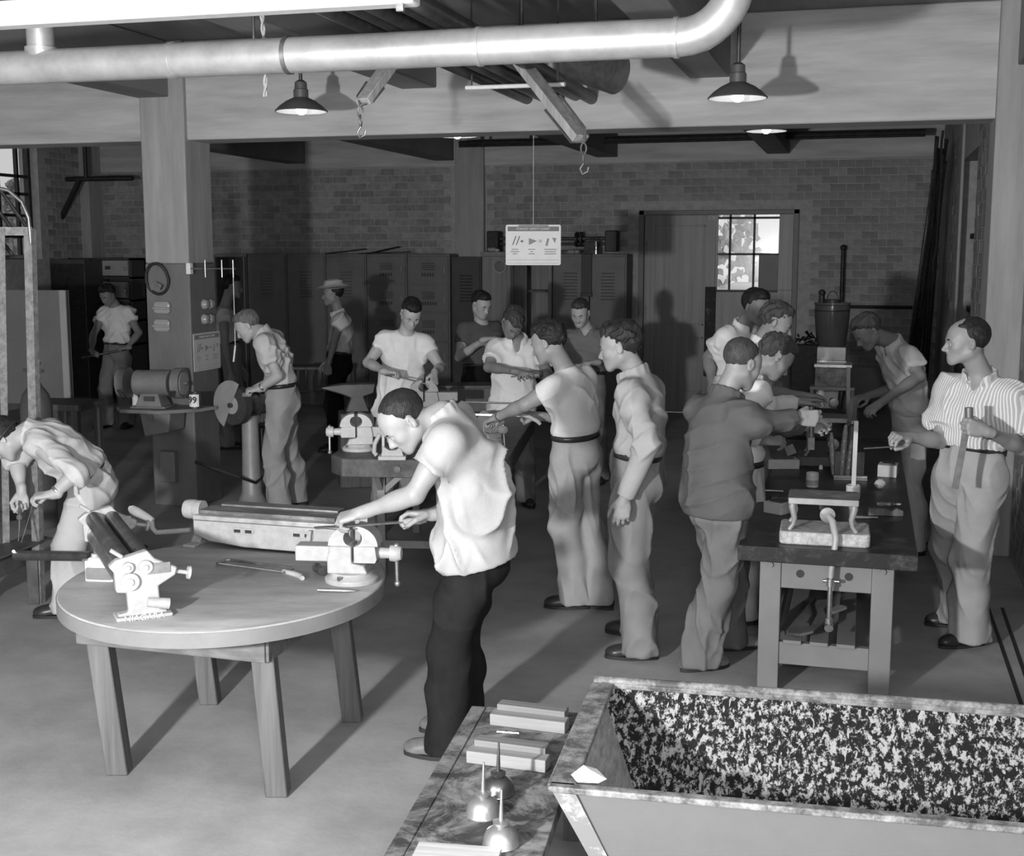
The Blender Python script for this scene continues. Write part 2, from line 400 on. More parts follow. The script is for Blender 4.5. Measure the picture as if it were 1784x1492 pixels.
# ------------------------------------------------------------------ doors and what lies outside
D = thing('door_1', 'wooden double door, right leaf with a small-paned window', None, (dL, YB, 0)); D['kind'] = 'structure'
dw = dR-dL; mid = wall_at(1246, 440, YB).x - dL
MB().bb((0, -0.03, 0), (0.07, 0.12, dT)).bb((dw-0.07, -0.03, 0), (dw, 0.12, dT)).bb((0, -0.03, dT-0.06), (dw, 0.12, dT)).build('door_frame', locker_m, D, 0.006)
def dx(px): return wall_at(px, 440, YB).x-dL
def dz(py): return wall_at(1250, py, YB).z
lf = MB().bb((0.07, 0.03, 0.01), (mid, 0.07, dT-0.06)).build('door_leaf', door_m, D, 0.004)
x0, x1 = 0.07, mid
zt, zm0, zm1 = dz(392), dz(568), dz(588)
for nm, (za, zb) in (('u', (zm0, zt)), ('l', (0.28, zm1))):
    MB().bb((x0+0.13, 0.022, za), (x0+0.15, 0.032, zb)).bb((x1-0.16, 0.022, za), (x1-0.14, 0.032, zb)).bb((x0+0.13, 0.022, za), (x1-0.14, 0.032, za+0.02)).bb((x0+0.13, 0.022, zb-0.02), (x1-0.14, 0.032, zb)).build('panel_moulding', door_m, lf, 0.003)
MB().bb((x0+0.02, 0.024, dz(445)), (x0+0.035, 0.034, dz(420))).bb((x0+0.02, 0.024, dz(560)), (x0+0.035, 0.034, dz(535))).build('hinge', dark_steel, lf)
text_mesh('door_number', '120', 0.075, mat('number_paint', 0.6, 0.6, 0, 0), lf, (dx(1239), 0.027, dz(379)), (PI/2, 0, 0))
# right leaf: rails and the window
wx0, wx1, wz0_, wz1_ = dx(1250), dx(1356), dz(505), dz(371)
xr0, xr1 = mid, dw-0.07
rl = MB().bb((xr0, 0.03, 0.01), (xr1, 0.07, wz0_)).bb((xr0, 0.03, wz1_), (xr1, 0.07, dT-0.06)).bb((wx1, 0.03, wz0_), (xr1, 0.07, wz1_)).bb((xr0, 0.03, wz0_), (wx0, 0.07, wz1_)).build('door_leaf', door_m, D, 0.004)
vx = [wx0, dx(1271), dx(1313), wx1]; vz = [wz0_, dz(443), dz(380), wz1_]
mu = MB()
for x in vx[1:3]: mu.bb((x-0.014, 0.03, wz0_), (x+0.014, 0.06, wz1_))
for z in vz[1:3]: mu.bb((wx0, 0.03, z-0.014), (wx1, 0.06, z+0.014))
mu.bb((wx0-0.03, 0.02, wz0_-0.03), (wx1, 0.035, wz0_)).build('muntins', black_iron, rl)
for i in range(3):
    for k in range(3):
        if i == 2 and k == 0: MB().bb((dx(1322), 0.035, wz0_-0.05), (wx1, 0.05, vz[1]-0.01)).build('covered_pane', locker_m, rl); MB().bb((vx[2]+0.014, 0.043, wz0_), (dx(1322), 0.048, vz[1]-0.014)).build('pane', glass_m, rl, smooth=False); continue
        MB().bb((vx[i]+0.014, 0.043, vz[k]+0.014), (vx[i+1]-0.014, 0.048, vz[k+1]-0.014)).build('pane', glass_m, rl, smooth=False)
MB().bb((mid-0.12, 0.0, 0.5), (mid+0.02, 0.03, dz(500))).build('kick_board', mat_two('scuffed_board', 0.02, 0.2, 9, 0.55, 0.7), lf)
# outside ground, hedge, parked car, trees
struct('outside_ground', MB().bb((-40, YB+0.3, -0.25), (20, 60, -0.05)).bb((-60, -20, -0.25), (XL-0.3, YB+0.3, -0.05)), mat('outside_dirt', 0.5, 0.9, 0, 0.2, 2), label='pale ground outside')
def blob_tree(name, label, base, hgt, rad, seed, m, cat='tree'):
    t = thing(name, label, cat, base); r = random.Random(seed)
    MB().cyl((0, 0, 0), (0, 0, hgt*0.7), rad*0.09, rad*0.04, 8).build('trunk', wood_dark, t)
    mb = MB()
    for i in range(1100):
        u = r.random(); a = r.uniform(0, 2*PI); q = rad*math.sqrt(r.random())*(1.05-0.75*u**1.3)
        c = Vector((q*math.cos(a), q*math.sin(a), hgt*(0.12+0.86*u))); s_ = rad*r.uniform(0.04, 0.10)
        R_ = Euler((r.uniform(0, 6), r.uniform(0, 6), r.uniform(0, 6))).to_matrix()
        mb.add([R_ @ Vector(p)*s_+c for p in ((-1, -0.6, 0), (1, -0.5, 0.2), (0.9, 0.7, 0), (-0.8, 0.6, -0.2), (0, 0, 0.6))], [(0, 1, 4), (1, 2, 4), (2, 3, 4), (3, 0, 4), (3, 2, 1, 0)])
    o = mb.build('foliage', m, t); o['kind'] = 'stuff'
    return t
leaf_m = mat('foliage', 0.34, 0.8, 0, 0.3, 3)
dp = lw(35, 320); 
for i, (px, py, dd, hg, rd) in enumerate(((38, 310, 9, 0, 1.2), (8, 330, 15, 0, 1.9), (62, 345, 21, 0, 2.0), (-32, 350, 13, 0, 1.6))):
    p = lw(px, py); k = (abs(XL)+dd)/abs(XL); q = Vector((p.x*k, p.y*k, CAM_H+(p.z-CAM_H)*k))
    blob_tree('tree', ('tall pointed tree seen through the left window', 'broad tree at the left edge of the window view', 'rounded tree beside the window jamb', 'dim tree beyond the window frame')[i], (q.x, q.y, -0.05), q.z+0.05, rd, 20+i, leaf_m)
for i in range(3):
    blob_tree('hedge_shrub', ('leafy shrub behind the parked car, leftmost', 'leafy shrub directly behind the parked car', 'leafy shrub behind the parked car, rightmost')[i], (0.2-3.9+i*3.7, YB+11.5, -0.05), 5.6, 1.75, 40+i, mat('pale_foliage', 0.6, 0.8, 0, 0.35, 2), 'shrub')
c0 = wall_at(1290, 470, YB); k = (YB+6)/YB
car = thing('parked_car', 'pale rounded sedan parked outside the door window', 'car', (c0.x*k, YB+6, -0.05))
prof = [(-2.2, 0.35), (-2.15, 0.85), (-1.5, 1.02), (-1.05, 1.1), (-0.7, 1.48), (-0.2, 1.62), (0.4, 1.62), (0.95, 1.45), (1.4, 1.1), (2.0, 0.95), (2.2, 0.7), (2.2, 0.35)]
car_m = mat('car_paint', 0.62, 0.25, 0, 0.03, 3)
MB().prism(prof, 1.6, (0, 0.8, 0)).build('car_body', car_m, car, 0.12)
for xa, xb in ((-0.85, 0.0), (0.1, 0.95)): MB().prism([(xa, 1.08), (xb, 1.08), (xb-0.05*(xb > 0.5), 1.42), (xa+0.22*(xa < -0.5), 1.42)], 0.02, (0, -0.005, 0)).build('side_window', mat('car_glass', 0.25, 0.1, 0, 0), car)
for xw in (-1.4, 1.35): MB().cyl((xw, -0.02, 0.34), (xw, 0.2, 0.34), 0.34, None, 20).build('wheel', rubber, car)

# ------------------------------------------------------------------ lockers and cabinets along the back wall
YLK = YB-0.48
def lx(px): return wall_at(px, 440, YLK).x
def lz(py, px=600): return wall_at(px, py, YLK).z
ZL = 2.10
def locker(px0, px1, label, rows, top=ZL, texts=None, dark=False, louv=True):
    a, b = lx(px0), lx(px1); t = thing('locker', label, 'locker', (a, YB-0.07, 0), 0, 'lockers on the back wall'); w = b-a; m = locker_dark if dark else locker_m; d_ = -(YB-0.07-YLK)
    MB().bb((0, d_+0.012, 0.0), (w, 0, top)).build('carcass', m, t, 0.004)
    zb = 0.14; hh = (top-0.03-zb)/rows
    for r in range(rows):
        z1 = top-0.03-r*hh; z0 = z1-hh+0.022
        dr = MB().bb((0.02, d_-0.006, z0), (w-0.02, d_+0.012, z1)).build('door', m, t, 0.004)
        if louv:
            lv = MB(); nl = 4 if rows > 1 else 9; c = (w)/2; lw_ = min(0.09, w*0.22)
            for q in range(nl): zz = (z1-0.10-q*0.026 if rows > 1 else z1-0.22-q*0.042); lv.box((c, d_-0.010, zz), (lw_*2, 0.012, 0.010), Matrix.Rotation(0.6, 3, 'X'))
            lv.build('louvres', m, dr)
        MB().bb((w-0.075, d_-0.022, (z0+z1)/2-0.04), (w-0.06, d_-0.006, (z0+z1)/2+0.04)).build('handle', dull_steel, dr)
        if texts and r < len(texts) and texts[r]:
            mb = MB(); n_ = texts[r]; cw = 0.030
            for q in range(n_): mb.bb((w/2+(q-n_/2)*cw*1.25, d_-0.0075, z1-hh*0.70), (w/2+(q-n_/2)*cw*1.25+cw*0.8, d_-0.006, z1-hh*0.70+0.045))
            mb.build('stencil_mark', print_dark, dr)
    return t
locker(430, 498, 'tall dark locker nearest the column, left of the pair in shadow', 1)
locker(499, 566, 'tall locker left of the man in the straw hat', 1)
locker(567, 637, 'tall locker behind the man in the straw hat', 1)
locker(638, 708, 'five-tier locker with stencilled doors, left of the two', 5, texts=[5, 5, 5, 5])
locker(709, 783, 'five-tier locker with stencilled doors beside the concrete pier', 5, texts=[5, 7, 5, 5])
ob = thing('wardrobe_recess', 'dark open locker frame behind the man half hidden by the column', 'cabinet', (lx(372), YB-0.07, 0)); w = lx(429)-lx(372)
MB().bb((0, -0.4, 0), (0.03, 0, ZL)).bb((w-0.03, -0.4, 0), (w, 0, ZL)).bb((0, -0.4, ZL-0.05), (w, 0, ZL)).bb((0, -0.03, 0), (w, 0, ZL)).build('carcass', locker_dark, ob, 0.004)
MB().bb((w-0.05, -0.42, 0.1), (w-0.03, -0.4, ZL-0.02)).bb((0, -0.42, ZL-0.04), (w, -0.4, ZL)).build('door_edge', locker_m, ob)
locker(786, 838, 'dark louvred locker between the pier and the tool cabinet', 1, 2.06, dark=True)
# tool cabinet with open middle
a, b = lx(840), lx(962); tcb = thing('tool_cabinet', 'wide wooden tool cabinet with an open dark bay', 'cabinet', (a, YB-0.07, 0)); w = b-a; fx = lambda px: lx(px)-a
TZ = 2.13
MB().bb((-0.02, -0.44, TZ-0.06), (w, 0, TZ)).bb((0, -0.42, 0), (fx(890), 0, TZ-0.06)).bb((fx(890), -0.02, 0), (w, 0, TZ-0.06)).bb((w-0.05, -0.42, 0), (w, 0, TZ-0.06)).build('carcass', door_m, tcb, 0.005)
MB().bb((fx(890), -0.44, 0), (fx(895), -0.40, TZ-0.06)).bb((fx(914), -0.44, 0), (fx(919), -0.40, TZ-0.06)).build('stile', wood_grey, tcb)
MB().bb((fx(895), -0.41, 0), (fx(914), -0.38, TZ-0.06)).build('side_door', wood_dark, tcb)
for z in (0.5, 1.1, 1.6): MB().bb((fx(919), -0.38, z), (w-0.05, -0.02, z+0.025)).build('shelf', wood_dark, tcb)
ck = thing('wall_gauge', 'round grey dial hanging on the tool cabinet beside the chart', 'gauge', (a+fx(873), YB-0.50, lz(464, 873)))
MB().lathe([(0.0, 0.0), (0.085, 0.0), (0.085, 0.03), (0.07, 0.035), (0, 0.03)], (0, 0, 0), (0, -1, 0), 20).build('dial', locker_m, ck); MB().lathe([(0.078, 0.03), (0.088, 0.03), (0.088, 0.042), (0.078, 0.042)], (0, 0, 0), (0, -1, 0), 20, cap=False).build('rim', dull_steel, ck)
l1 = locker(963, 1026, 'tall stencilled locker right of the tool cabinet', 1, 2.10, texts=[7])
l2 = locker(1028, 1092, 'tall stencilled locker nearest the double door', 1, 2.10, texts=[5])
# things standing on top of the cabinets
def topx(px): return wall_at(px, 437, YB-0.3).x
tp = Vector((topx(962), YB-0.28, 2.13))
wr_ = thing('wheel_lathe', 'long dark shaft with end blocks lying on the cabinets', 'machine', (topx(850), YB-0.26, 2.13)); L_ = topx(1076)-topx(850)
for x in (0.0, L_-0.16): MB().bb((x, -0.10, 0.0), (x+0.16, 0.10, 0.27)).build('end_block', black_iron, wr_, 0.01)
MB().cyl((0.1, 0, 0.17), (L_-0.1, 0, 0.17), 0.022).cyl((0.1, 0, 0.10), (L_-0.1, 0, 0.10), 0.016).build('shaft', dark_steel, wr_)
for x in (topx(1002), topx(1010)): MB().lathe([(0, 0), (0.10, 0.0), (0.10, 0.03), (0, 0.03)], (x-topx(850), 0, 0.16), (1, 0, 0), 18).build('disc', black_iron, wr_)
bxr = thing('drill_rack', 'small rack of upright drills on the lockers', 'rack', (topx(1034), YB-0.44, 2.10))
MB().bb((-0.09, -0.03, 0), (0.09, 0.03, 0.16)).build('block', black_iron, bxr, 0.005)
for q in range(6): MB().cyl((-0.07+q*0.028, 0, 0.16), (-0.07+q*0.028, 0, 0.20+0.02*(q % 3)), 0.007, None, 8).build('drill_bit', dark_steel, bxr)
jr = thing('glass_insulator', 'small bright stacked jar beside the drill rack', 'jar', (topx(1043), YB-0.46, 2.10)); MB().lathe([(0.025, 0), (0.025, 0.05), (0.012, 0.06), (0.012, 0.10), (0.025, 0.11), (0.02, 0.16), (0, 0.16)], (0, 0, 0)).build('jar_body', bright_steel, jr)
for i, (px, g, sz) in enumerate(((862, 0.35, 0.10), (870, 0.5, 0.07), (985, 0.12, 0.09), (994, 0.2, 0.08), (1003, 0.3, 0.10))):
    t = thing('rag_bundle', ('pale crumpled rag on the tool cabinet, leftmost', 'small white rag left of the hanging chart', 'dark wrapped bundle right of the hanging chart', 'grey wrapped bundle beside the shaft discs', 'pale folded rag under the shaft discs')[i], 'rag', (topx(px), YB-0.46, 2.13 if px < 960 else 2.10), 0)
    r = random.Random(i); mb = MB()
    for q in range(4): mb.sph((r.uniform(-1, 1)*sz*0.5, r.uniform(-0.02, 0.02), sz*0.28), sz*0.5, 8, (1, 0.6, 0.55))
    mb.build('cloth_folds', mat('rag_%d' % i, g, 0.9, 0, 0.2, 20, 0.4), t)
sheet = MB()
tg_ = thing('sheet_metal_offcut', 'dark bent sheet metal strips lying on the lockers', 'sheet metal', (lx(560), YB-0.28, ZL))
for x0_, x1_, dz_ in ((0.0, 0.55, 0.07), (0.5, 1.2, 0.03), (0.62, 1.05, 0.10)): MB().prism([(x0_, 0.0), (x1_, dz_-0.012), (x1_, dz_), (x0_, 0.012)], 0.16).build('strip', black_iron, tg_)
hr = thing('hanging_apron', 'dark strap hanging over the lockers between two stencilled doors', 'strap', (lx(1023), YLK-0.03, 1.55)); MB().bb((-0.07, -0.01, 0.0), (0.07, 0.012, 0.55)).bb((-0.08, -0.02, 0.0), (0.08, 0.014, 0.05)).build('leather', mat('strap_leather', 0.06, 0.6, 0, 0.2, 10), hr, 0.006)

# left background: shelves, partition, gas cylinder
sx = lambda px: wall_at(px, 440, YB-0.75).x; sz_ = lambda py, px=170: wall_at(px, py, YB-0.75).z
sh = thing('shelf_unit', 'tall dark shelving with drawers behind the man holding a rod', 'shelves', (sx(118), YB-0.40, 0)); w = sx(228)-sx(118); T_ = sz_(450)
mb = MB().bb((0, -0.35, 0), (0.04, 0, T_)).bb((w-0.04, -0.35, 0), (w, 0, T_)).bb((w*0.36, -0.35, 0), (w*0.36+0.03, 0, T_)).bb((0, -0.02, 0), (w, 0, T_)).build('carcass', locker_dark, sh)
for z in (0.4, 0.8, sz_(560), sz_(525), sz_(486), T_-0.03): MB().bb((0, -0.35, z), (w, 0, z+0.03)).build('shelf', locker_dark, sh)
for k_, (za, zb, m_) in enumerate(((sz_(484), sz_(453), machine_grey), (sz_(522), sz_(490), locker_m))):
    dr = MB().bb((w*0.36+0.04, -0.37, za+0.03), (w-0.05, -0.02, zb-0.01)).build('drawer', mat('drawer_grey', 0.36, 0.5, 0, 0.15, 9) if k_ == 0 else locker_m, sh, 0.004)
    MB().bb((w*0.60, -0.378, (za+zb)/2-0.01), (w*0.68, -0.37, (za+zb)/2+0.04)).build('label_plate', print_dark, dr); MB().sph((w-0.09, -0.385, (za+zb)/2), 0.022, 8).build('knob', bright_steel, dr)
for k_, (px, py) in enumerate(((139, 468), (139, 508))):
    t = thing('wire_reel', ('dark round reel on the upper shelf', 'dark round reel on the lower shelf')[k_], 'reel', (sx(px), YB-0.60, sz_(py+16)))
    MB().lathe([(0.05, 0), (0.13, 0.0), (0.13, 0.12), (0.05, 0.12), (0.05, 0)], (0, 0.06, 0.13), (0, -1, 0), 20, cap=False).build('flange', black_iron, t)
pn = thing('partition_board', 'plain grey panel with a pale edge strip behind the welding frame', 'panel', at(60, 690, 13.0)*1.0, YAW*0.4); pn.location.z = 0
b0 = at(-40, 700, 13.0); b1 = at(124, 690, 13.0); ztop = at(100, 506, 13.0).z; pn.location = (b1.x, b1.y, 0); Lp_ = b1.x-b0.x
MB().bb((-Lp_, 0, 0.55), (0, 0.04, ztop)).build('sheet', mat('partition_grey', 0.20, 0.6, 0, 0.12, 2), pn); MB().bb((-0.07, -0.02, 0.55), (0, 0.05, ztop)).build('edge_strip', mat('pale_strip', 0.42, 0.6, 0, 0.1, 4), pn)
for x in (-0.1, -Lp_+0.1): MB().bb((x-0.03, 0, 0), (x+0.03, 0.04, 0.56)).build('foot', wood_dark, pn)
bx = thing('steel_cabinet', 'black steel cabinet beside the shelving', 'cabinet', (XL+0.32, YB-1.2, 0)); MB().bb((-0.28, 0, 0), (0.28, 0.55, sz_(452))).build('carcass', locker_dark, bx, 0.01); MB().bb((-0.26, -0.012, 0.1), (0.26, 0.0, sz_(452)-0.06)).build('door', black_iron, bx, 0.004)
gc = at(72, 880, 9.6); gy = thing('gas_cylinder', 'dark gas cylinder with brass valve behind the welding frame', 'gas cylinder', (gc.x, gc.y, 0)); zt = at(72, 672, 9.6).z
MB().lathe([(0.115, 0), (0.12, 0.03), (0.12, zt-0.16), (0.10, zt-0.07), (0.05, zt), (0.035, zt+0.04), (0, zt+0.04)], (0, 0, 0), (0, 0, 1), 24).build('tank', mat('cylinder_paint', 0.10, 0.4, 0.2, 0.2, 6), gy)
MB().cyl((0, 0, zt+0.03), (0, 0, zt+0.10), 0.03, 0.03, 12).build('collar', bright_steel, gy); vv = MB().cyl((0, 0, zt+0.10), (0, 0, zt+0.17), 0.016, 0.012, 10).cyl((-0.10, 0, zt+0.115), (0.08, 0, zt+0.115), 0.013, None, 8).build('valve', dull_steel, gy)
MB().tube([(0.045*math.cos(q*0.524), 0.045*math.sin(q*0.524), zt+0.17) for q in range(12)], 0.008, 6, True).build('valve_wheel', dull_steel, vv)
st_ = at(140, 700, 11.5); wt = thing('side_table', 'low dark wooden table beyond the welder', 'table', (st_.x, st_.y, 0), 0.1); zt = at(140, 700, 11.5).z
MB().bb((-0.42, -0.25, zt-0.06), (0.12, 0.25, zt)).build('table_top', wood_dark, wt, 0.006)
for x in (-0.36, 0.06):
    for y in (-0.2, 0.2): MB().bb((x-0.03, y-0.03, 0), (x+0.03, y+0.03, zt-0.06)).build('leg', wood_dark, wt)
# pipes along the left wall and behind the beam
pp = thing('wall_pipe', 'black pipe with brace along the dark left wall', 'pipe', (XL+0.5, YB-0.8, 0)); z_ = wall_at(150, 312, YB-0.8).z
MB().cyl((-0.4, 0, z_), (sx(240)-XL-0.5, 0, z_), 0.035, None, 10).build('pipe_run', black_iron, pp); xb = wall_at(150, 312, YB-0.8).x-XL-0.5
MB().cyl((xb, 0, z_), (xb, 0, 3.75), 0.03, None, 10).build('hanger', black_iron, pp); MB().bar((xb-0.1, 0, z_), (wall_at(88, 420, YB-0.8).x-XL-0.5, 0, wall_at(88, 420, YB-0.8).z), 0.07, 0.05).build('brace', black_iron, pp)
cp_ = thing('conduit', 'thin dark conduits along the top of the back wall', 'conduit', (0, YB-0.9, 0))
for py0, r_ in ((247, 0.03), (252, 0.02)):
    zz = wall_at(900, py0, YB-0.9).z; MB().cyl((-5.1, 0, zz), (0.6, 0, zz), r_, None, 8).build('conduit_run', black_iron, cp_)
for px in (840, 925): xx = wall_at(px, 250, YB-0.9).x; MB().cyl((xx, 0, wall_at(900, 255, YB-0.9).z), (xx, 0, 3.78), 0.02, None, 8).build('hanger', black_iron, cp_)
vp = thing('standpipe', 'thin black standpipe on the wall right of the door', 'pipe', (wall_at(1467, 500, YB-0.12).x, YB-0.12, 0)); zt = wall_at(1470, 432, YB-0.12).z
MB().cyl((0, 0, 0.0), (0, 0, zt), 0.028, None, 10).build('riser', black_iron, vp); MB().sph((0, 0, zt), 0.042, 10).build('cap', black_iron, vp); xh = wall_at(1590, 530, YB-0.12).x-vp.location.x; zh = wall_at(1500, 535, YB-0.12).z
MB().cyl((0, 0, zh), (xh, 0, zh), 0.022, None, 8).build('branch', black_iron, vp)

# steel rods leaning in the back right corner
r = random.Random(5)
tops = [(1640, 232), (1636, 238), (1644, 226), (1630, 262), (1638, 250), (1646, 240), (1626, 275), (1648, 255)]
for i in range(32):
    pb = (1560+r.uniform(-6, 62), 715+r.uniform(-8, 8)); tx, ty = tops[i % 8]; tx += r.uniform(-8, 10); ty += r.uniform(-4, 55)
    if i > 25: pb = (1600+r.uniform(-10, 50), 700); tx, ty = 1655-r.uniform(0, 20), 400+r.uniform(0, 60)
    p0 = fl(pb[0], pb[1]+20); p0.y = min(p0.y, YB-0.5); p0.x = min(p0.x, XR2-0.12)
    p1 = at(tx, ty, 13.6+r.uniform(-0.5, 1.2)); p1.x = min(p1.x, XR2-0.04-0.004*i)
    rr = r.choice((0.008, 0.010, 0.014)); lab = 'steel rod in the bundle leaning in the back right corner'
    p0.z = rr
    o = thing('steel_rod', lab, 'rod', p0, 0, 'stock rods leaning in the corner'); MB().cyl((0, 0, 0), p1-p0, rr, None, 8).build('bar', (dark_steel, black_iron, dull_steel)[i % 3 if i % 5 == 0 else i % 2], o)
# ------------------------------------------------------------------ overhead: pipe, lamps, chart, arms
PR = 0.084; pyw = 5.72; pz = wall_at(600, 92, pyw).z
pipe_x = lambda px, py: wall_at(px, py, pyw).x
mp = thing('heating_pipe', 'thick silver-painted pipe under the joists with an elbow at its right end', 'pipe', (0, pyw, pz))
xe = pipe_x(1185, 62)
MB().cyl((-9.5, 0, 0), (xe, 0, 0), PR, None, 32).build('straight_run', galv, mp)
el = [(xe+0.24*math.sin(a), 0, 0.24*(1-math.cos(a))) for a in [PI/2*i/8 for i in range(9)]]+[(xe+0.24, 0, ZC-pz-0.01)]
MB().tube([(xe-0.02, 0, 0)]+el, PR*0.99, 32).build('elbow', galv, mp)
for px in (503, 300, 836, 1178):
    x = pipe_x(px, 90); MB().lathe([(PR, -0.012), (PR+0.006, -0.010), (PR+0.006, 0.010), (PR, 0.012)], (x, 0, 0), (1, 0, 0), 32, cap=False).build('joint_band', dull_steel if px in (503,) else galv, mp)
xs = pipe_x(72, 100); MB().cyl((xs, 0, 0.04), (xs, 0, ZC-pz-0.005), 0.068, None, 24).lathe([(0.068, 0), (0.08, 0), (0.08, 0.02), (0.068, 0.02)], (xs, 0, PR-0.01), (0, 0, 1), 24, cap=False).build('riser', galv, mp)
# white duct close to the ceiling at upper left
yd = 4.95; xd1 = wall_at(733, 18, yd+0.10).x; zd = wall_at(400, 31, yd+0.10).z
wdct = thing('white_duct', 'white-painted duct along the ceiling at the upper left', 'duct', (0, yd, zd))
zh_ = 0.11
MB().bb((-7.0, -0.0, 0.0), (xd1, 0.10, zh_)).build('casing', white_paint, wdct, 0.01); MB().bb((xd1-0.07, 0.0, -0.03), (xd1-0.04, 0.02, 0.0)).build('bracket', dull_steel, wdct)
for x in (xd1-0.5, xd1-2.2, xd1-4.0): MB().cyl((x, 0.05, zh_), (x, 0.05, ZC-zd), 0.008, None, 8).build('drop_rod', dark_steel, wdct)
for x in (-4.6, -2.9, -7.5): MB().cyl((x, 0, PR), (x, 0, ZC-pz), 0.008, None, 8).build('drop_rod', dark_steel, mp)

def lamp(px, py, Y, label, on=0.9, top=None):
    p = at(px, py, Y); t = thing('pendant_lamp', label, 'lamp', (p.x, p.y, p.z), 0, 'pendant shop lamps')
    topz = (top or 3.8)-p.z
    MB().lathe([(0.182, 0.0), (0.184, 0.006), (0.150, 0.040), (0.105, 0.072), (0.062, 0.092), (0.050, 0.098), (0.046, 0.092), (0.10, 0.064), (0.145, 0.034), (0.178, 0.002)], (0, 0, 0), (0, 0, 1), 36, cap=False).build('shade', mat('lamp_enamel', 0.11, 0.4, 0.1, 0.1, 8), t)
    MB().lathe([(0.176, 0.0005), (0.144, 0.031), (0.099, 0.061), (0.045, 0.089), (0.0, 0.09)], (0, 0, 0), (0, 0, 1), 36, cap=False).build('reflector', mat('lamp_reflector', 0.4, 0.4, 0, 0.05, 8), t)
    MB().lathe([(0.052, 0.09), (0.052, 0.15), (0.044, 0.155), (0.042, 0.20), (0.022, 0.215), (0, 0.215)], (0, 0, 0), (0, 0, 1), 24).build('neck', mat('lamp_enamel'), t)
    MB().cyl((0, 0, 0.20), (0, 0, topz), 0.013, None, 10).build('stem', dark_steel, t)
    bm = mat('lit_bulb', 0.9, 0.4, 0, 0, emit=3.0)
    MB().lathe([(0.0, -0.022), (0.020, -0.018), (0.036, -0.004), (0.040, 0.014), (0.030, 0.04), (0.014, 0.06), (0.014, 0.09), (0, 0.09)], (0, 0, 0), (0, 0, 1), 20).build('bulb', bm, t)
    ld = bpy.data.lights.new('lamp_light', 'POINT'); ld.energy = 2.5*on; ld.shadow_soft_size = 0.04; lo = bpy.data.objects.new('lamp_light', ld); COL.objects.link(lo); lo.parent = t; lo.location = (0, 0, -0.045)
    return t
lamp(525, 195, 9.0, 'dark pendant lamp with lit bulb left of the wooden arms')
lamp(1285, 172, 7.95, 'dark pendant lamp on a stem right of the pipe elbow')
lamp(797, 238, 11.6, 'far pendant lamp peeping under the beam at the centre')
lamp(1335, 229, 11.4, 'far pendant lamp under the right end of the beam')
# rope hanging in front of the pipe
p0 = at(462, 25, 6.6); p1 = at(462, 168, 6.6); rp = thing('hanging_rope', 'thin twisted rope hanging in front of the silver pipe', 'rope', (p1.x, p1.y, p1.z)); L_ = 3.8-p1.z
for k in (0, PI): MB().tube([(0.007*math.cos(k+q*0.9)+0.006*math.sin(q*0.2), 0.007*math.sin(k+q*0.9), L_*q/48) for q in range(49)], 0.006, 6).build('strand', mat('rope', 0.45, 0.9, 0, 0.3, 60), rp)
# ceiling pipes running through the beam
for i, (px, dzz, r_) in enumerate(((915, 0.0, 0.045), (945, 0.02, 0.05), (972, 0.0, 0.04), (1000, 0.03, 0.05), (1028, 0.0, 0.045))):
    x = wall_at(px, 172, YBEAM).x; z = wall_at(px, 170, YBEAM).z+dzz
    t = thing('ceiling_pipe', ('leftmost', 'second from left', 'middle', 'second from right', 'rightmost')[i]+' of the five pipes running along the ceiling to the beam', 'pipe', (x, 0, z), 0, 'pipes along the ceiling')
    MB().cyl((0, YF+0.2, 0), (0, YBEAM+0.06, 0), r_, None, 16).build('pipe_run', dark_steel, t)
hg = at(812, 153, 8.2); hg1 = at(984, 147, 7.9); t = thing('pipe_hanger', 'short white rod hung level below the ceiling pipes', 'rod', hg)
MB().cyl((0, 0, 0), hg1-hg, 0.014, None, 10).build('rod', white_paint, t)
for q in (0.06, 0.93): pq = (hg1-hg)*q; MB().cyl(pq, (pq.x, pq.y, 3.8-hg.z), 0.006, None, 6).build('drop_wire', dark_steel, t)
tn = thing('exhaust_hood', 'dark round-ended hood above the right wooden arm', 'hood', at(1000, 118, 7.6)); q1 = at(1075, 128, 7.4)-at(1000, 118, 7.6)
MB().cyl((0, 0, 0.04), q1, 0.11, 0.12, 24).build('drum', dark_steel, tn); MB().cyl(q1*0.5+Vector((0, 0, 0.05)), q1*0.5+Vector((0, 0, 0.0+3.79-tn.location.z-q1.z*0.5)), 0.012, None, 8).build('drop_rod', dark_steel, tn)
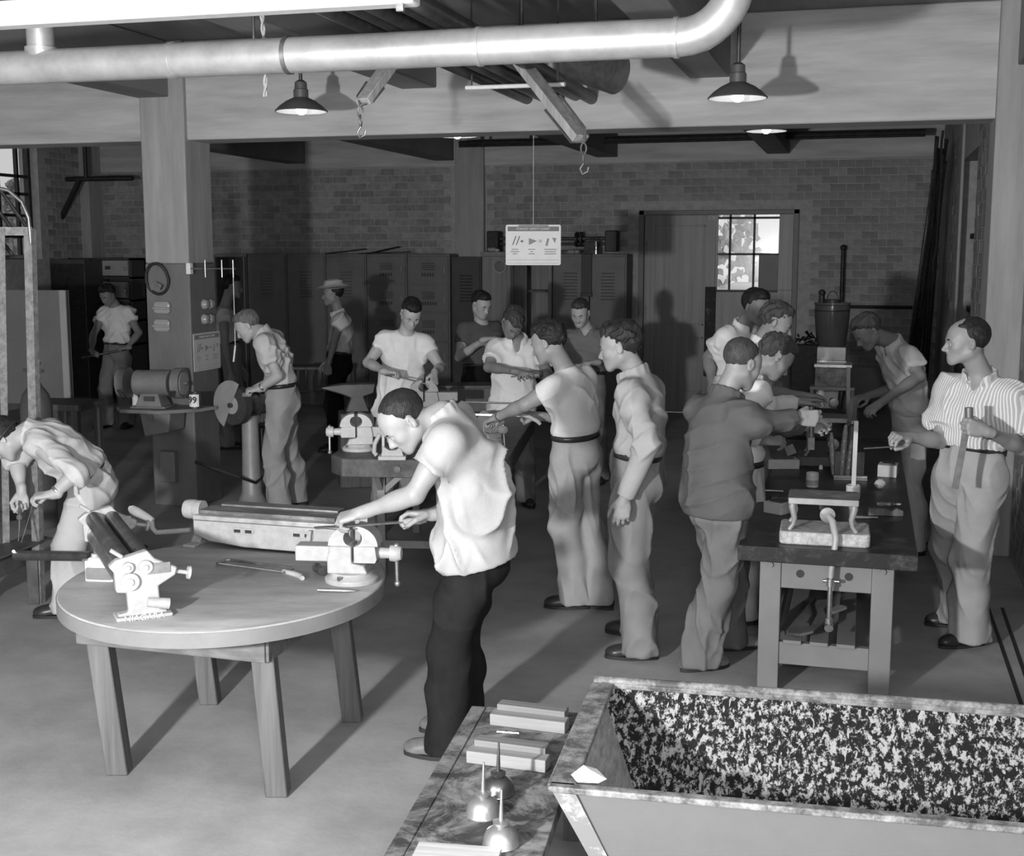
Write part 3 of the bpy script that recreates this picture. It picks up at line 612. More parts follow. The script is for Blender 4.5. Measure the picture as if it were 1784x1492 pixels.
def arm(a, b, w_, label):
    p0, p1 = at(*a), at(*b); t = thing('hoist_arm', label, 'arm', p1)
    MB().bar(p0-p1, (0, 0, 0), w_, 0.05).build('timber', mat_wood('arm_timber', 0.36, 0.3, 0.7, 2), t, 0.004)
    d_ = (p0-p1).normalized()
    n_ = d_.cross(Vector((0, 1, 0))).normalized()
    MB().tube([(p0-p1)*0.45+n_*w_*0.55, d_*0.03+n_*w_*0.5, -d_*0.03, d_*0.03-n_*w_*0.5, (p0-p1)*0.45-n_*w_*0.55], 0.008, 8).build('strap_iron', dull_steel, t)
    for q in range(2): 
        c = -d_*0.03+Vector((0, 0, -0.035-0.05*q)); MB().tube([c+Vector((0.016*math.cos(u)*(1-q), 0.016*math.cos(u)*q, 0.032*math.sin(u))) for u in [2*PI*k/10 for k in range(10)]], 0.005, 6, True).build('chain_link', dull_steel, t)
    hk = -d_*0.03+Vector((0, 0, -0.12)); MB().tube([hk+Vector((0, 0, 0.03)), hk, hk+Vector((-0.02, 0, -0.03)), hk+Vector((-0.005, 0, -0.06)), hk+Vector((0.025, 0, -0.045)), hk+Vector((0.03, 0, -0.02))], 0.006, 8).build('hook', dull_steel, t)
    MB().cyl((p0-p1)*0.97, Vector(((p0-p1).x*0.97, (p0-p1).y*0.97, 3.8-p1.z)), 0.014, None, 8).build('ceiling_pin', dark_steel, t)
arm((680, 112, 7.6), (632, 178, 7.4), 0.10, 'short wooden hoist arm with a hook, left of the two')
arm((905, 105, 7.8), (1012, 242, 7.4), 0.11, 'long wooden hoist arm with a chain hook, right of the two')
# hanging safety chart
cpos = at(929, 427, 10.1); ch = thing('safety_chart', 'white safety chart hanging on a string below the beam', 'chart', cpos, YAW)
CW, CHh = 95*10.1/F, 69*10.1/F
MB().prism(rounded(-CW/2, -CHh/2, CW/2, CHh/2, 0.015), 0.006).build('card', paper_w, ch)
def chart_face(ch, CW, CHh, y=-0.004):
    MB().bb((-CW*0.465, y-0.0005, CHh*0.34), (CW*0.465, y, CHh*0.455)).build('header_band', print_grey, ch)
    text_mesh('header_lettering', 'STANLEY SAFETY CHART', CHh*0.075, paper_w, ch, (-0.0, y-0.001, CHh*0.395), (PI/2, 0, 0), 0.0003)
    mb = MB(); B = lambda x0, z0, x1, z1: mb.bb((x0*CW, y-0.0005, z0*CHh), (x1*CW, y, z1*CHh))
    for x0 in (-0.38, -0.315): MB().prism([(x0*CW, 0.0), ((x0+0.015)*CW, 0.0), ((x0+0.075)*CW, 0.22*CHh), ((x0+0.06)*CW, 0.22*CHh)], 0.0005, (0, y, 0)).build('printed_tool', print_dark, ch)
    B(-0.235, 0.085, -0.175, 0.10); B(-0.213, 0.06, -0.197, 0.125)
    B(0.10, 0.11, 0.155, 0.122); B(0.10, 0.075, 0.155, 0.087)
    mb.build('printed_signs', print_dark, ch)['kind'] = 'stuff'
    MB().prism([(-0.08*CW, 0.0), (0.07*CW, 0.10*CHh), (-0.08*CW, 0.17*CHh)], 0.0005, (0, y, 0)).build('printed_tool', mat('grey_ink', 0.3, 0.8, 0, 0), ch); MB().prism([(0.22*CW, -0.02*CHh), (0.26*CW, -0.02*CHh), (0.29*CW, 0.16*CHh), (0.25*CW, 0.16*CHh)], 0.0005, (0, y, 0)).build('printed_tool', mat('grey_ink'), ch); MB().prism([(0.34*CW, 0.18*CHh), (0.42*CW, 0.17*CHh), (0.39*CW, 0.04*CHh)], 0.0005, (0, y, 0)).build('printed_tool', mat('grey_ink'), ch)
    m3 = MB()
    for xc, ws in ((-0.33, (0.12, 0.16, 0.08)), (-0.03, (0.13, 0.05, 0.11)), (0.31, (0.22, 0.2, 0.22))):
        for k, w_ in enumerate(ws): m3.bb(((xc-w_/2)*CW, y-0.0005, (-0.12-0.055*k)*CHh), ((xc+w_/2)*CW, y, (-0.10-0.055*k)*CHh))
    m3.bb((-0.465*CW, y-0.0005, -0.375*CHh), (0.465*CW, y, -0.368*CHh)); m3.bb((-0.465*CW, y-0.0005, -0.455*CHh), (0.465*CW, y, -0.448*CHh)); m3.build('caption_lines', mat('grey_ink'), ch)['kind'] = 'stuff'
chart_face(ch, CW, CHh)
MB().cyl((0, 0, CHh/2), (0, 0, 3.8-cpos.z), 0.0025, None, 6).build('string', mat('string', 0.6, 0.9, 0, 0), ch); MB().bb((-CW*0.27, -0.008, CHh*0.46), (CW*0.27, 0.008, CHh*0.49)).build('clip_bar', dark_steel, ch)

# ------------------------------------------------------------------ things on the concrete column
YC = YBEAM-0.006
def cf(px, py): return wall_at(px, py, YC)
p = cf(276, 486); t = thing('welding_headband', 'black headband and face frame hung on the column', 'headgear', (p.x, YC-0.02, p.z))
MB().tube([(0.10*math.cos(a)*(1 if math.sin(a) > 0 else 1.05), -0.02*math.sin(a), 0.125*math.sin(a)) for a in [2*PI*i/28 for i in range(28)]], 0.013, 8, True).build('band', rubber, t)
MB().prism([(-0.06, -0.05), (0.0, -0.02), (0.06, -0.05), (0.04, -0.09), (-0.04, -0.09)], 0.02, (0, -0.02, 0)).build('buckle', dull_steel, t); MB().cyl((0, 0.018, 0.125), (0, -0.03, 0.135), 0.006, None, 8).build('nail', dull_steel, t)
for i, py in enumerate((536, 567)):
    p = cf(284, py); t = thing('goggle_case', ('upper', 'lower')[i]+' of the two clear goggle cases fixed on the column', 'case', (p.x, YC, p.z))
    MB().prism(rounded(-0.075, -0.052, 0.075, 0.052, 0.03), 0.03, (0, -0.015, 0)).build('cover', mat('clear_plastic', 0.30, 0.15, 0, 0.1, 10), t, 0.01); MB().prism(rounded(-0.08, -0.015, 0.08, 0.005, 0.008), 0.05, (0, -0.02, 0)).build('ridge', mat('clear_plastic'), t, 0.006)
XC = cx1+0.004
def cs(px, py):                                # on the right face of the column
    q = at(px, py, 1.0)-Vector((0, 0, CAM_H)); return Vector((0, 0, CAM_H))+q*(XC/q.x)
for i, py in enumerate((530, 556)):
    p = cs(360, py); t = thing('safety_goggles', ('upper', 'lower')[i]+' pair of clear goggles on the right face of the column', 'goggles', (XC, p.y, p.z))
    for y in (-0.045, 0.045): MB().lathe([(0.0, 0.045), (0.03, 0.04), (0.042, 0.02), (0.045, 0.0), (0.04, 0.0), (0, 0.03)], (0, y, 0), (1, 0, 0), 16).build('lens_cup', mat('clear_plastic'), t)
    MB().tube([(0.01, -0.04, 0.03), (0.02, 0, 0.045), (0.01, 0.04, 0.03)], 0.006, 8).build('bridge', dull_steel, t)
p = cs(360, 612); t = thing('safety_poster', 'white safety chart mounted on the right face of the column', 'chart', (XC+0.004, p.y, p.z), PI/2); chart_w = abs(cs(383, 612).y-cs(337, 612).y); chart_h = 66*10.5/F
MB().prism(rounded(-chart_w/2, -chart_h/2, chart_w/2, chart_h/2, 0.008), 0.005).build('card', mat('poster_card', 0.55, 0.7, 0, 0.05, 10), t); chart_face(t, chart_w, chart_h)
p = cf(333, 468); t = thing('coat_hook_bar', 'thin rail with hooks sticking out from the column', 'hook rail', (p.x+0.0, YC-0.03, p.z))
MB().bb((-0.02, -0.02, -0.045), (0.02, 0.028, 0.045)).build('plate', white_paint, t, 0.004); MB().cyl((0, -0.01, 0), (0.42, -0.01, 0), 0.006, None, 8).build('rail', dull_steel, t)
for x in (0.15, 0.3, 0.4): MB().cyl((x, -0.01, -0.07), (x, -0.01, 0.07), 0.007, None, 8).build('peg', dull_steel, t)
MB().cyl((0.4, -0.012, -0.06), (0.4, -0.012, -0.62), 0.003, None, 6).build('cord', paper_w, t); MB().bar((0.4, -0.012, -0.62), (0.38, -0.012, -0.75), 0.012, 0.008).build('tag', white_paint, t)
# shelf with the bench grinder
zs = 0.80; q = cf(300, 722); zs = wall_at(300, 712, YC-0.25).z
sx0, sx1 = cx0-0.14, cx1+0.12
t = thing('grinder_shelf', 'clipped-corner steel shelf fixed round the column', 'shelf', (cx0, YC, zs-0.03)); wS = cx1-cx0
MB().prism([(-0.16, 0.0), (wS+0.22, 0.0), (wS+0.16, -0.20), (wS*0.8, -0.42), (-0.02, -0.42), (-0.16, -0.25)], 0.03, (0, 0, 0.015), (1, 0, 0), (0, 1, 0)).build('plate', mat('shelf_paint', 0.19, 0.55, 0, 0.15, 6), t, 0.004)
MB().prism([(0.0, -0.02), (0.0, -0.34), (-0.12, -0.28), (-0.20, -0.02)], 0.05, (wS*0.45, 0, 0), (0, 0, 1), (0, 1, 0)).prism([(0.0, 0.0), (0.28, 0.0), (0.26, -0.16), (0.04, -0.2)], 0.24, (0.08, -0.18, 0), (1, 0, 0), (0, 0, 1)).build('bracket', mat('shelf_paint'), t, 0.006)
MB().bb((0.10, -0.06, -0.62), (0.24, 0.0, -0.36)).build('switch_box', mat('shelf_paint'), t, 0.006)
g = thing('bench_grinder', 'grey double-wheeled bench grinder on the column shelf', 'grinder', (cx0+wS*0.40, YC-0.22, zs), 0.12); gm = mat('grinder_grey', 0.20, 0.5, 0.1, 0.15, 9)
MB().box((0, 0, 0.06), (0.24, 0.20, 0.12), None, (0.62, 0.7)).bb((-0.15, -0.11, 0.0), (0.15, 0.11, 0.018)).build('pedestal', gm, g, 0.008); MB().cyl((-0.14, 0, 0.20), (0.16, 0, 0.20), 0.105, None, 28).build('motor', gm, g, 0.01); MB().bb((-0.035, -0.096, 0.06), (0.055, -0.088, 0.10)).build('name_plate', print_dark, g)
for x0_, x1_, sg in ((-0.27, -0.20, -1), (0.20, 0.27, 1)):
    gu = MB().lathe([(0.0, 0), (0.125, 0.0), (0.125, 0.07), (0.10, 0.07), (0.10, 0.02), (0, 0.02)], (x0_ if sg > 0 else x1_, 0, 0.20), (sg, 0, 0), 24).build('wheel_guard', gm, g); MB().cyl((x0_+0.01, 0, 0.20), (x1_+0.005*sg, 0, 0.20), 0.095, None, 24).build('grinding_wheel', mat('abrasive', 0.30, 0.9, 0, 0.2, 40), g); MB().cyl((x1_ if sg > 0 else x0_, 0, 0.2), ((x1_ if sg > 0 else x0_)+0.035*sg, 0, 0.2), 0.018, None, 8).build('spindle_nut', dull_steel, g)
    MB().bar((x1_-0.06 if sg > 0 else x0_+0.06, -0.11, 0.10), ((x0_+x1_)/2, -0.13, 0.15), 0.05, 0.012).build('tool_rest', dark_steel, g)
MB().cyl((-0.12, 0, 0.20), (0.28, 0, 0.20), 0.014, None, 8).build('shaft', dull_steel, g)
p = wall_at(340, 705, YC-0.2); t = thing('paint_can', 'small tin can with a 99 label on the column shelf', 'can', (p.x, YC-0.2, zs))
MB().lathe([(0.0, 0), (0.045, 0.0), (0.047, 0.004), (0.045, 0.008), (0.045, 0.125), (0.048, 0.128), (0.046, 0.133), (0.04, 0.13), (0.04, 0.01), (0, 0.01)], (0, 0, 0), (0, 0, 1), 24).build('tin', dark_steel, t)
MB().lathe([(0.0458, 0.018), (0.0458, 0.118)], (0, 0, 0), (0, 0, 1), 16, cap=False, arc=(-1.0, 1.25)).build('paper_label', paper_w, t)
lb = text_mesh('label_number', '99', 0.072, print_dark, t, (0.004, -0.0475, 0.072), (PI/2, 0, 0.12), 0.0015, bold=0.002)
for i, (px, hh, m_) in enumerate(((236, 0.10, paper_w), (246, 0.07, dull_steel))):
    p = wall_at(px, 700, YC-0.16); t = thing('small_bottle', ('white-labelled small jar behind the grinder', 'small metal pot behind the grinder')[i], 'jar', (p.x, YC-0.16+0.03*i, zs)); MB().lathe([(0, 0), (0.026, 0), (0.026, hh*0.75), (0.016, hh*0.85), (0.018, hh), (0, hh)], (0, 0, 0)).build('glass', m_, t); MB().cyl((0, 0, hh), (0, 0, hh+0.015), 0.02, None, 12).build('cap', dark_steel, t)

# pedestal grinder
pb = fl(440, 882); pg = thing('pedestal_grinder', 'pedestal grinder with a half-covered dark wheel on a tall grey post', 'grinder', (pb.x, pb.y, 0), YAW+0.95); zw = at(400, 705, 10.3).z
pgm = mat('pedestal_grey', 0.30, 0.45, 0.1, 0.12, 8)
MB().lathe([(0.17, 0), (0.17, 0.025), (0.12, 0.05), (0.085, 0.12), (0.075, 0.4), (0.068, zw-0.12), (0.09, zw-0.10), (0, zw-0.10)], (0, 0, 0), (0, 0, 1), 24).build('post', pgm, pg)
MB().cyl((-0.10, 0, zw), (0.17, 0, zw), 0.085, None, 24).lathe([(0.10, 0), (0.10, 0.02), (0.085, 0.02)], (0.05, 0, zw), (1, 0, 0), 24, cap=False).build('motor', bright_steel if False else dull_steel, pg)
MB().cyl((-0.19, 0, zw), (-0.12, 0, zw), 0.165, None, 36).build('grinding_wheel', mat('dark_abrasive', 0.05, 0.9, 0, 0.3, 40), pg); MB().lathe([(0.0, 0), (0.055, 0.0), (0.075, 0.004), (0.075, 0.010), (0, 0.010)], (-0.19, 0, zw), (-1, 0, 0), 24).build('wheel_flange', mat('flange_grey', 0.45, 0.5, 0.2, 0.1, 9), pg); MB().cyl((-0.20, 0, zw), (-0.225, 0, zw), 0.022, None, 8).build('spindle_nut', dark_steel, pg)
out = [(0.205*math.cos(a), 0.205*math.sin(a)) for a in [1.05+ (PI*1.02)*i/18 for i in range(19)]]
MB().prism([(0, 0)]+[(-x, y) for x, y in out][::-1], 0.012, (-0.205, 0, zw), (0, 1, 0), (0, 0, 1)).build('wheel_guard', mat('guard_grey', 0.34, 0.5, 0.1, 0.1, 9), pg, 0.003)
for x in (0.06, 0.10, 0.14): MB().cyl((x, -0.03, zw-0.10), (x, -0.03, zw-0.17), 0.012, None, 8).build('bolt', bright_steel, pg)
MB().bb((0.08, -0.05, zw-0.45), (0.20, 0.08, zw-0.22)).build('starter_box', black_iron, pg, 0.008); MB().tube([(0.12, 0, zw-0.45), (0.10, -0.05, zw-0.62), (-0.05, -0.1, zw-0.66), (-0.25, -0.12, zw-0.58), (-0.40, 0.0, zw-0.50), (-0.47, 0.15, zw-0.45)], 0.012, 8).build('cable', rubber, pg)
# stool in front of the hat man, dark anvil block
p = fl(540, 745); t = thing('work_stool', 'slatted wooden stool rail held by the man in the straw hat', 'stool', (p.x, p.y, 0), YAW)
for x in (-0.18, 0.30):
    for y in (-0.15, 0.15): MB().cyl((x*1.1, y*1.1, 0), (x, y, 0.72), 0.018, None, 8).build('leg', wood_dark, t)
MB().bb((-0.22, -0.19, 0.72), (0.34, 0.19, 0.76)).build('seat', wood_dark, t, 0.01)
for q in range(5): MB().cyl((-0.1+q*0.09, -0.15, 0.45), (-0.1+q*0.09, -0.15, 0.72), 0.012, None, 8).build('spindle', wood_grey, t)
MB().cyl((-0.19, -0.155, 0.45), (0.31, -0.155, 0.50), 0.014, None, 8).build('rail', dull_steel, t)
p = fl(600, 762); av = thing('anvil', 'dark anvil on a block left of the centre bench', 'anvil', at(620, 690, 11.4), YAW+0.2); av.location.z = 0; hz = at(620, 668, 11.4).z
MB().box((0, 0, (hz-0.26)/2), (0.34, 0.34, hz-0.26), None, (0.9, 0.9)).build('block', wood_dark, av, 0.01); MB().prism([(-0.10, -0.26), (0.12, -0.26), (0.07, -0.12), (0.16, -0.09), (0.18, 0.0), (-0.12, 0.0), (-0.34, -0.03), (-0.12, -0.10), (-0.05, -0.13)], 0.11, (0, 0, hz)).build('anvil_body', mat('anvil_iron', 0.12, 0.4, 0.5, 0.2, 9), av, 0.01)
# ------------------------------------------------------------------ round table and its tools
TT_ = 0.76
tc_ = W(-1.20, 5.14, 0)
rt = thing('round_table', 'large round light-topped worktable in the foreground', 'table', (tc_.x, tc_.y, 0), YAW)
n_ = 72; ex, ey = 0.665, 0.745
def ring(sc, z): return [(ex*sc*math.cos(2*PI*i/n_), ey*sc*math.sin(2*PI*i/n_), z) for i in range(n_)]
mb = MB(); R_ = ring(0.995, TT_-0.055)+ring(0.995, TT_-0.004)+ring(0.988, TT_)
mb.add(R_, [(i, (i+1) % n_, n_+(i+1) % n_, n_+i) for i in range(n_)]+[(n_+i, n_+(i+1) % n_, 2*n_+(i+1) % n_, 2*n_+i) for i in range(n_)]+[tuple(range(2*n_, 3*n_)), tuple(range(n_-1, -1, -1))])
mb.build('table_top', table_top_m, rt)
mb = MB(); R_ = ring(1.0, TT_-0.062)+ring(1.0, TT_-0.006)+ring(0.992, TT_-0.006)+ring(0.992, TT_-0.062)
mb.add(R_, [(q*n_+i, q*n_+(i+1) % n_, ((q+1) % 4)*n_+(i+1) % n_, ((q+1) % 4)*n_+i) for q in range(4) for i in range(n_)]).build('edge_band', mat('edge_band', 0.18, 0.6, 0, 0.12, 6), rt)
def loc(o_rz, o_loc, p): return Matrix.Rotation(-o_rz, 3, 'Z') @ (Vector(p)-Vector((o_loc[0], o_loc[1], 0)))
legs_ = {}
for k, (px, py) in dict(fl_=(209, 1345), fr=(485, 1383), bl=(367, 1224), br=(615, 1254)).items():
    b_ = loc(YAW, tc_, fl(px, py)); legs_[k] = b_
    t_ = b_+Vector((-0.07 if k != 'fr' else -0.05, 0.0, 0.70)); 
    w2 = 0.044
    vs = [tuple(b_+Vector((sx_*w2, sy_*w2, 0))) for sx_, sy_ in ((-1, -1), (1, -1), (1, 1), (-1, 1))]+[tuple(t_+Vector((sx_*w2, sy_*w2, 0))) for sx_, sy_ in ((-1, -1), (1, -1), (1, 1), (-1, 1))]
    MB().add(vs, [(3, 2, 1, 0), (4, 5, 6, 7), (0, 1, 5, 4), (1, 2, 6, 5), (2, 3, 7, 6), (3, 0, 4, 7)]).build('leg', wood_grey, rt, 0.006)
ap = mat_wood('apron_wood', 0.13, 0.3, 0.65, 0)
for u, v in (('fl_', 'fr'), ('fr', 'br'), ('br', 'bl'), ('bl', 'fl_')):
    a_, b_ = legs_[u]+Vector((-0.06, 0, 0)), legs_[v]+Vector((-0.06, 0, 0)); d_ = (b_-a_).normalized(); o_ = Vector((d_.y, -d_.x, 0))*0.056
    MB().bar(a_-d_*0.06+o_+Vector((0, 0, 0.628)), b_+d_*0.06+o_+Vector((0, 0, 0.628)), 0.025, 0.135).build('apron', ap, rt, 0.003)

def vise(label, pos, rz, k=1.0, m=None, jaw=0.010):
    """bench vise; +x points to the handle end"""
    m = m or vise_grey; t = thing('bench_vise', label, 'vise', pos, rz, 'bench vises'); S = lambda *a: tuple(x*k for x in a)
    MB().lathe([S(0.105, 0), S(0.105, 0.018), S(0.085, 0.03), S(0.080, 0.042), S(0, 0.042)], (0, 0, 0), (0, 0, 1), 28).build('swivel_base', m, t, 0.003)
    for a in (0.6, 2.5, 4.4): MB().cyl((0.088*k*math.cos(a), 0.088*k*math.sin(a), 0.018*k), (0.088*k*math.cos(a), 0.088*k*math.sin(a), 0.036*k), 0.012*k, None, 6).build('base_bolt', dull_steel, t)
    P = lambda pts: [(x*k, z*k) for x, z in pts]
    bd = MB().prism(P([(-0.085, 0.04), (0.075, 0.04), (0.06, 0.075), (0.012, 0.082), (0.012, 0.150), (-0.075, 0.150), (-0.085, 0.10)]), 0.115*k).build('body', m, t, 0.006*k)

    arc1 = [(-0.082, 0.150)]+[(0.006-0.088*math.cos(a), 0.150+0.080*math.sin(a)) for a in [PI/2*i/8 for i in range(1, 9)]]+[(0.006, 0.214)]+[(0.006-0.026*math.sin(a), 0.182+0.030*math.cos(a)) for a in [PI*i/8 for i in range(9)]]+[(0.006, 0.150)]
    MB().prism(P(arc1), 0.10*k).build('fixed_jaw', m, t, 0.004*k)
    fj = MB().prism(P([(0.022, 0.085), (0.105, 0.085), (0.112, 0.10), (0.105, 0.150), (0.022, 0.150)]), 0.110*k).prism(P([(0.03-x+0.006-0.002, z) for x, z in arc1][::-1]), 0.10*k).build('moving_jaw', m, t, 0.004*k)
    MB().bb(S(-0.215, -0.042, 0.085), S(-0.06, 0.042, 0.146)).build('slide_bar', m, t, 0.004*k)
    MB().cyl(S(0.10, 0, 0.115), S(0.165, 0, 0.115), 0.024*k, 0.020*k, 16).lathe([S(0, 0), S(0.032, 0.006), S(0.034, 0.03), S(0.025, 0.05), S(0, 0.055)], S(0.15, 0, 0.115), (1, 0, 0), 16).build('screw_head', m, t)
    MB().cyl(S(0.180, 0.0, 0.14), S(0.180, 0.012, -0.005), 0.008*k, None, 10).sph(S(0.180, 0.012, -0.01), 0.014*k, 10).sph(S(0.18, 0, 0.145), 0.013*k, 10).build('handle', dull_steel, t)
    return t
pv = fl(613, 1012, TT_); vise('pale bench vise with long slide at the right rim of the round table', (pv.x, pv.y, TT_), YAW-0.10, 1.06, machine_grey)

# slip roll
na, fa = W(-1.40, 4.60, 0), W(-1.82, 5.48, 0); d_ = (fa-na); Lr = d_.length; rz_ = math.atan2(d_.y, d_.x)-PI/2
sr = thing('slip_roll', 'white cast-iron slip roll with three steel rollers on the round table', 'machine', (na.x, na.y, TT_), rz_)
wm = machine_grey
fr_ = [(-0.085, 0), (0.095, 0), (0.095, 0.02), (0.070, 0.026), (0.066, 0.115), (0.130, 0.150), (0.138, 0.180), (0.055, 0.222), (0.030, 0.255), (-0.085, 0.228), (-0.112, 0.205), (-0.092, 0.180), (-0.088, 0.105), (-0.050, 0.100), (-0.046, 0.026), (-0.085, 0.02)]
for y in (0.0, Lr-0.05):
    fo_ = MB().prism(fr_, 0.045, (0, y, 0)).build('end_frame', wm, sr, 0.006)
    for (x, z, r_) in ((-0.045, 0.20, 0.020), (0.018, 0.195, 0.026), (-0.040, 0.145, 0.034)): MB().lathe([(0, 0), (0.4*r_, 0), (0.4*r_, 0.006), (r_, 0.006), (r_, 0.022), (0, 0.022)][::-1], (x, y-0.045, z), (0, 1, 0), 18).build('bearing', wm, fo_)
    MB().bb((0.03, y-0.028, 0.165), (0.11, y-0.020, 0.205)).build('slot_block', dull_steel, fo_); MB().cyl((0.02, y-0.03, 0.06), (0.10, y-0.03, 0.045), 0.018, 0.022, 12).build('lug', wm, fo_)
    MB().bb((-0.095, y-0.05, 0.0), (0.11, y+0.05, 0.014)).build('foot', wm, fo_, 0.004)
    MB().cyl((0.135, y, 0.160), (0.185, y, 0.148), 0.008, None, 8).lathe([(0, 0), (0.024, 0), (0.026, 0.01), (0.01, 0.014), (0, 0.014)], (0.178, y, 0.150), (1, 0, -0.2), 16).build('thumb_screw', wm, fo_)
    MB().cyl((-0.06, y, 0.235), (-0.10, y, 0.265), 0.008, None, 8).build('latch_pin', wm, fo_)
text_mesh('cast_lettering', 'NIAGARA', 0.034, mat('cast_letter', 0.5, 0.6, 0, 0), sr, (0.005, -0.0515, 0.008), (PI/2, 0, 0), 0.001)
for x, z, r_, m_ in ((-0.045, 0.20, 0.036, dark_steel), (0.030, 0.20, 0.033, dark_steel), (-0.045, 0.125, 0.034, dull_steel)): MB().cyl((x, 0.02, z), (x, Lr-0.07, z), r_, None, 28).build('roller', mat('roller_steel', 0.16, 0.35, 0.7, 0.35, 9) if m_ is dark_steel else m_, sr)
MB().bb((0.05, 0.03, 0.03), (0.075, Lr-0.08, 0.055)).build('tie_bar', wm, sr)
MB().cyl((-0.045, Lr-0.03, 0.20), (-0.045, Lr+0.05, 0.20), 0.014, None, 10).bar((-0.045, Lr+0.04, 0.20), (-0.10, Lr+0.04, 0.30), 0.022, 0.014).build('crank', wm, sr)
MB().cyl((-0.10, Lr+0.04, 0.30), (-0.105, Lr+0.02, 0.34), 0.013, 0.009, 10).build('crank_grip', wm, sr)

# bar folder
la_, ra_ = fl(328, 950, TT_), fl(624, 972, TT_); d_ = ra_-la_; Lb = d_.length; bf = thing('bar_folder', 'long white bar folder with a crank at its left end on the round table', 'machine', (la_.x, la_.y, TT_), math.atan2(d_.y, d_.x))
MB().prism([(0.04, 0.06), (0.12, 0.03), (0.3, 0.012), (Lb-0.3, 0.010), (Lb-0.1, 0.03), (Lb-0.03, 0.06), (Lb-0.03, 0.125), (0.04, 0.125)], 0.035, (0, 0, 0)).build('front_leaf', wm, bf, 0.005)
MB().bb((0.04, -0.02, 0.128), (Lb-0.04, 0.05, 0.150)).build('fold_bar', mat('scratched_steel', 0.5, 0.4, 0.5, 0.3, 14), bf, 0.003)
MB().bb((0.05, 0.02, 0.150), (Lb-0.12, 0.14, 0.168)).build('bed_plate', mat_two('worn_bed', 0.10, 0.32, 7, 0.45, 0.7, 0.5, 6, 0, (0.5, 3, 1)), bf, 0.003); MB().bb((0.10, 0.14, 0.165), (Lb-0.16, 0.22, 0.176)).build('gauge_plate', dull_steel, bf, 0.002)
MB().bb((0.04, 0.04, 0.04), (Lb-0.04, 0.12, 0.149)).build('frame_beam', wm, bf)
for x in (0.30, 0.60):
    MB().prism(rounded(x-0.055, 0.075, x+0.055, 0.105, 0.014), 0.008, (0, -0.019, 0)).build('slot_plate', wm, bf, 0.002); MB().bb((x-0.045, -0.0245, 0.082), (x-0.012, -0.0235, 0.097)).bb((x+0.012, -0.0245, 0.082), (x+0.045, -0.0235, 0.097)).build('slot', rubber, bf)
MB().prism([(0.62, 0.045), (0.645, 0.045), (0.655, 0.118), (0.635, 0.118)], 0.03, (0, -0.03, 0)).build('stop_lever', wm, bf, 0.004)
for x, sg in ((0.03, -1), (Lb-0.03, 1)):
    eb = MB().prism([(-0.05, 0.0), (0.05, 0.0), (0.045, 0.02), (0.02, 0.05), (0.025, 0.13), (-0.02, 0.13), (-0.02, 0.05), (-0.045, 0.02)], 0.05, (x, 0.06, 0), (0, 1, 0), (0, 0, 1)).build('end_bracket', wm, bf, 0.005)
    MB().bb((x-0.03, -0.05, 0.0), (x+0.03, 0.16, 0.014)).build('foot', wm, eb, 0.003); MB().lathe([(0, 0), (0.042, 0), (0.046, 0.02), (0.046, 0.05), (0.040, 0.055), (0.044, 0.065), (0.044, 0.09), (0, 0.09)], (x-0.05*(sg < 0)-0.02, 0.06, 0.16), (sg if False else 1, 0, 0), 20).build('gear_drum', wm, eb)
MB().tube([(0.02, -0.01, 0.075), (-0.10, -0.02, 0.062), (-0.155, -0.02, 0.055), (-0.175, -0.02, 0.075), (-0.178, -0.02, 0.11)], 0.012, 10).build('crank', wm, bf); MB().lathe([(0, 0), (0.012, 0.0), (0.017, 0.03), (0.022, 0.09), (0.020, 0.12), (0.010, 0.135), (0, 0.135)], (-0.172, -0.02, 0.112), (-0.9, 0.0, 0.38), 16).build('crank_grip', white_paint, bf)

# loose tools on the table
def hacksaw(pos, rz, label, L=0.36, H=0.085, flat=True, frame_m=None):
    t = thing('hacksaw', label, 'saw', pos, rz); fm = frame_m or dull_steel
    c = (lambda x, y: Vector((x, y, 0.008))) if flat else (lambda x, y: Vector((x, 0, y)))
    MB().tube([c(0, 0), c(0.0, H*0.8), c(0.015, H), c(L-0.03, H), c(L-0.01, H*0.85), c(L-0.01, 0.0)], 0.006, 8).build('frame', fm, t); MB().bar(c(0, 0), c(L, 0), 0.003 if not flat else 0.012, 0.012 if not flat else 0.002).build('blade', bright_steel, t)
    MB().tube([c(L-0.02, H*0.15), c(L+0.05, -0.005), c(L+0.10, -0.03), c(L+0.12, -0.05)], [0.010, 0.013, 0.013, 0.010], 10).build('grip', mat_wood('saw_grip', 0.35, 0.3), t)
    MB().cyl(c(L-0.01, -0.0), c(L+0.02, 0.0), 0.006, None, 8).build('wing_nut', bright_steel, t)
    return t
a_, b_ = fl(378, 985, TT_), fl(498, 1001, TT_); d_ = b_-a_; hs = hacksaw((a_.x, a_.y, TT_), math.atan2(d_.y, d_.x), 'hacksaw with wooden grip lying flat on the round table', d_.length, 0.075)
p = fl(556, 1000, TT_); t = thing('ball_hammer', 'short-handled hammer lying behind the vise on the round table', 'hammer', (p.x, p.y, TT_+0.021), YAW+0.2)
MB().lathe([(0, -0.05), (0.02, -0.05), (0.021, -0.03), (0.014, -0.01), (0.016, 0.02), (0.021, 0.03), (0.012, 0.05), (0, 0.052)], (0, 0, 0), (-0.3, 1, 0), 14).build('head', dark_steel, t); MB().cyl((0.01, 0, 0), (0.22, 0.02, -0.005), 0.010, 0.014, 10).build('handle', wood_x, t)
a_, b_ = fl(553, 1032, TT_), fl(620, 1034, TT_); d_ = b_-a_; t = thing('cold_chisel', 'round steel chisel lying below the vise on the round table', 'chisel', (a_.x, a_.y, TT_+0.009), math.atan2(d_.y, d_.x))
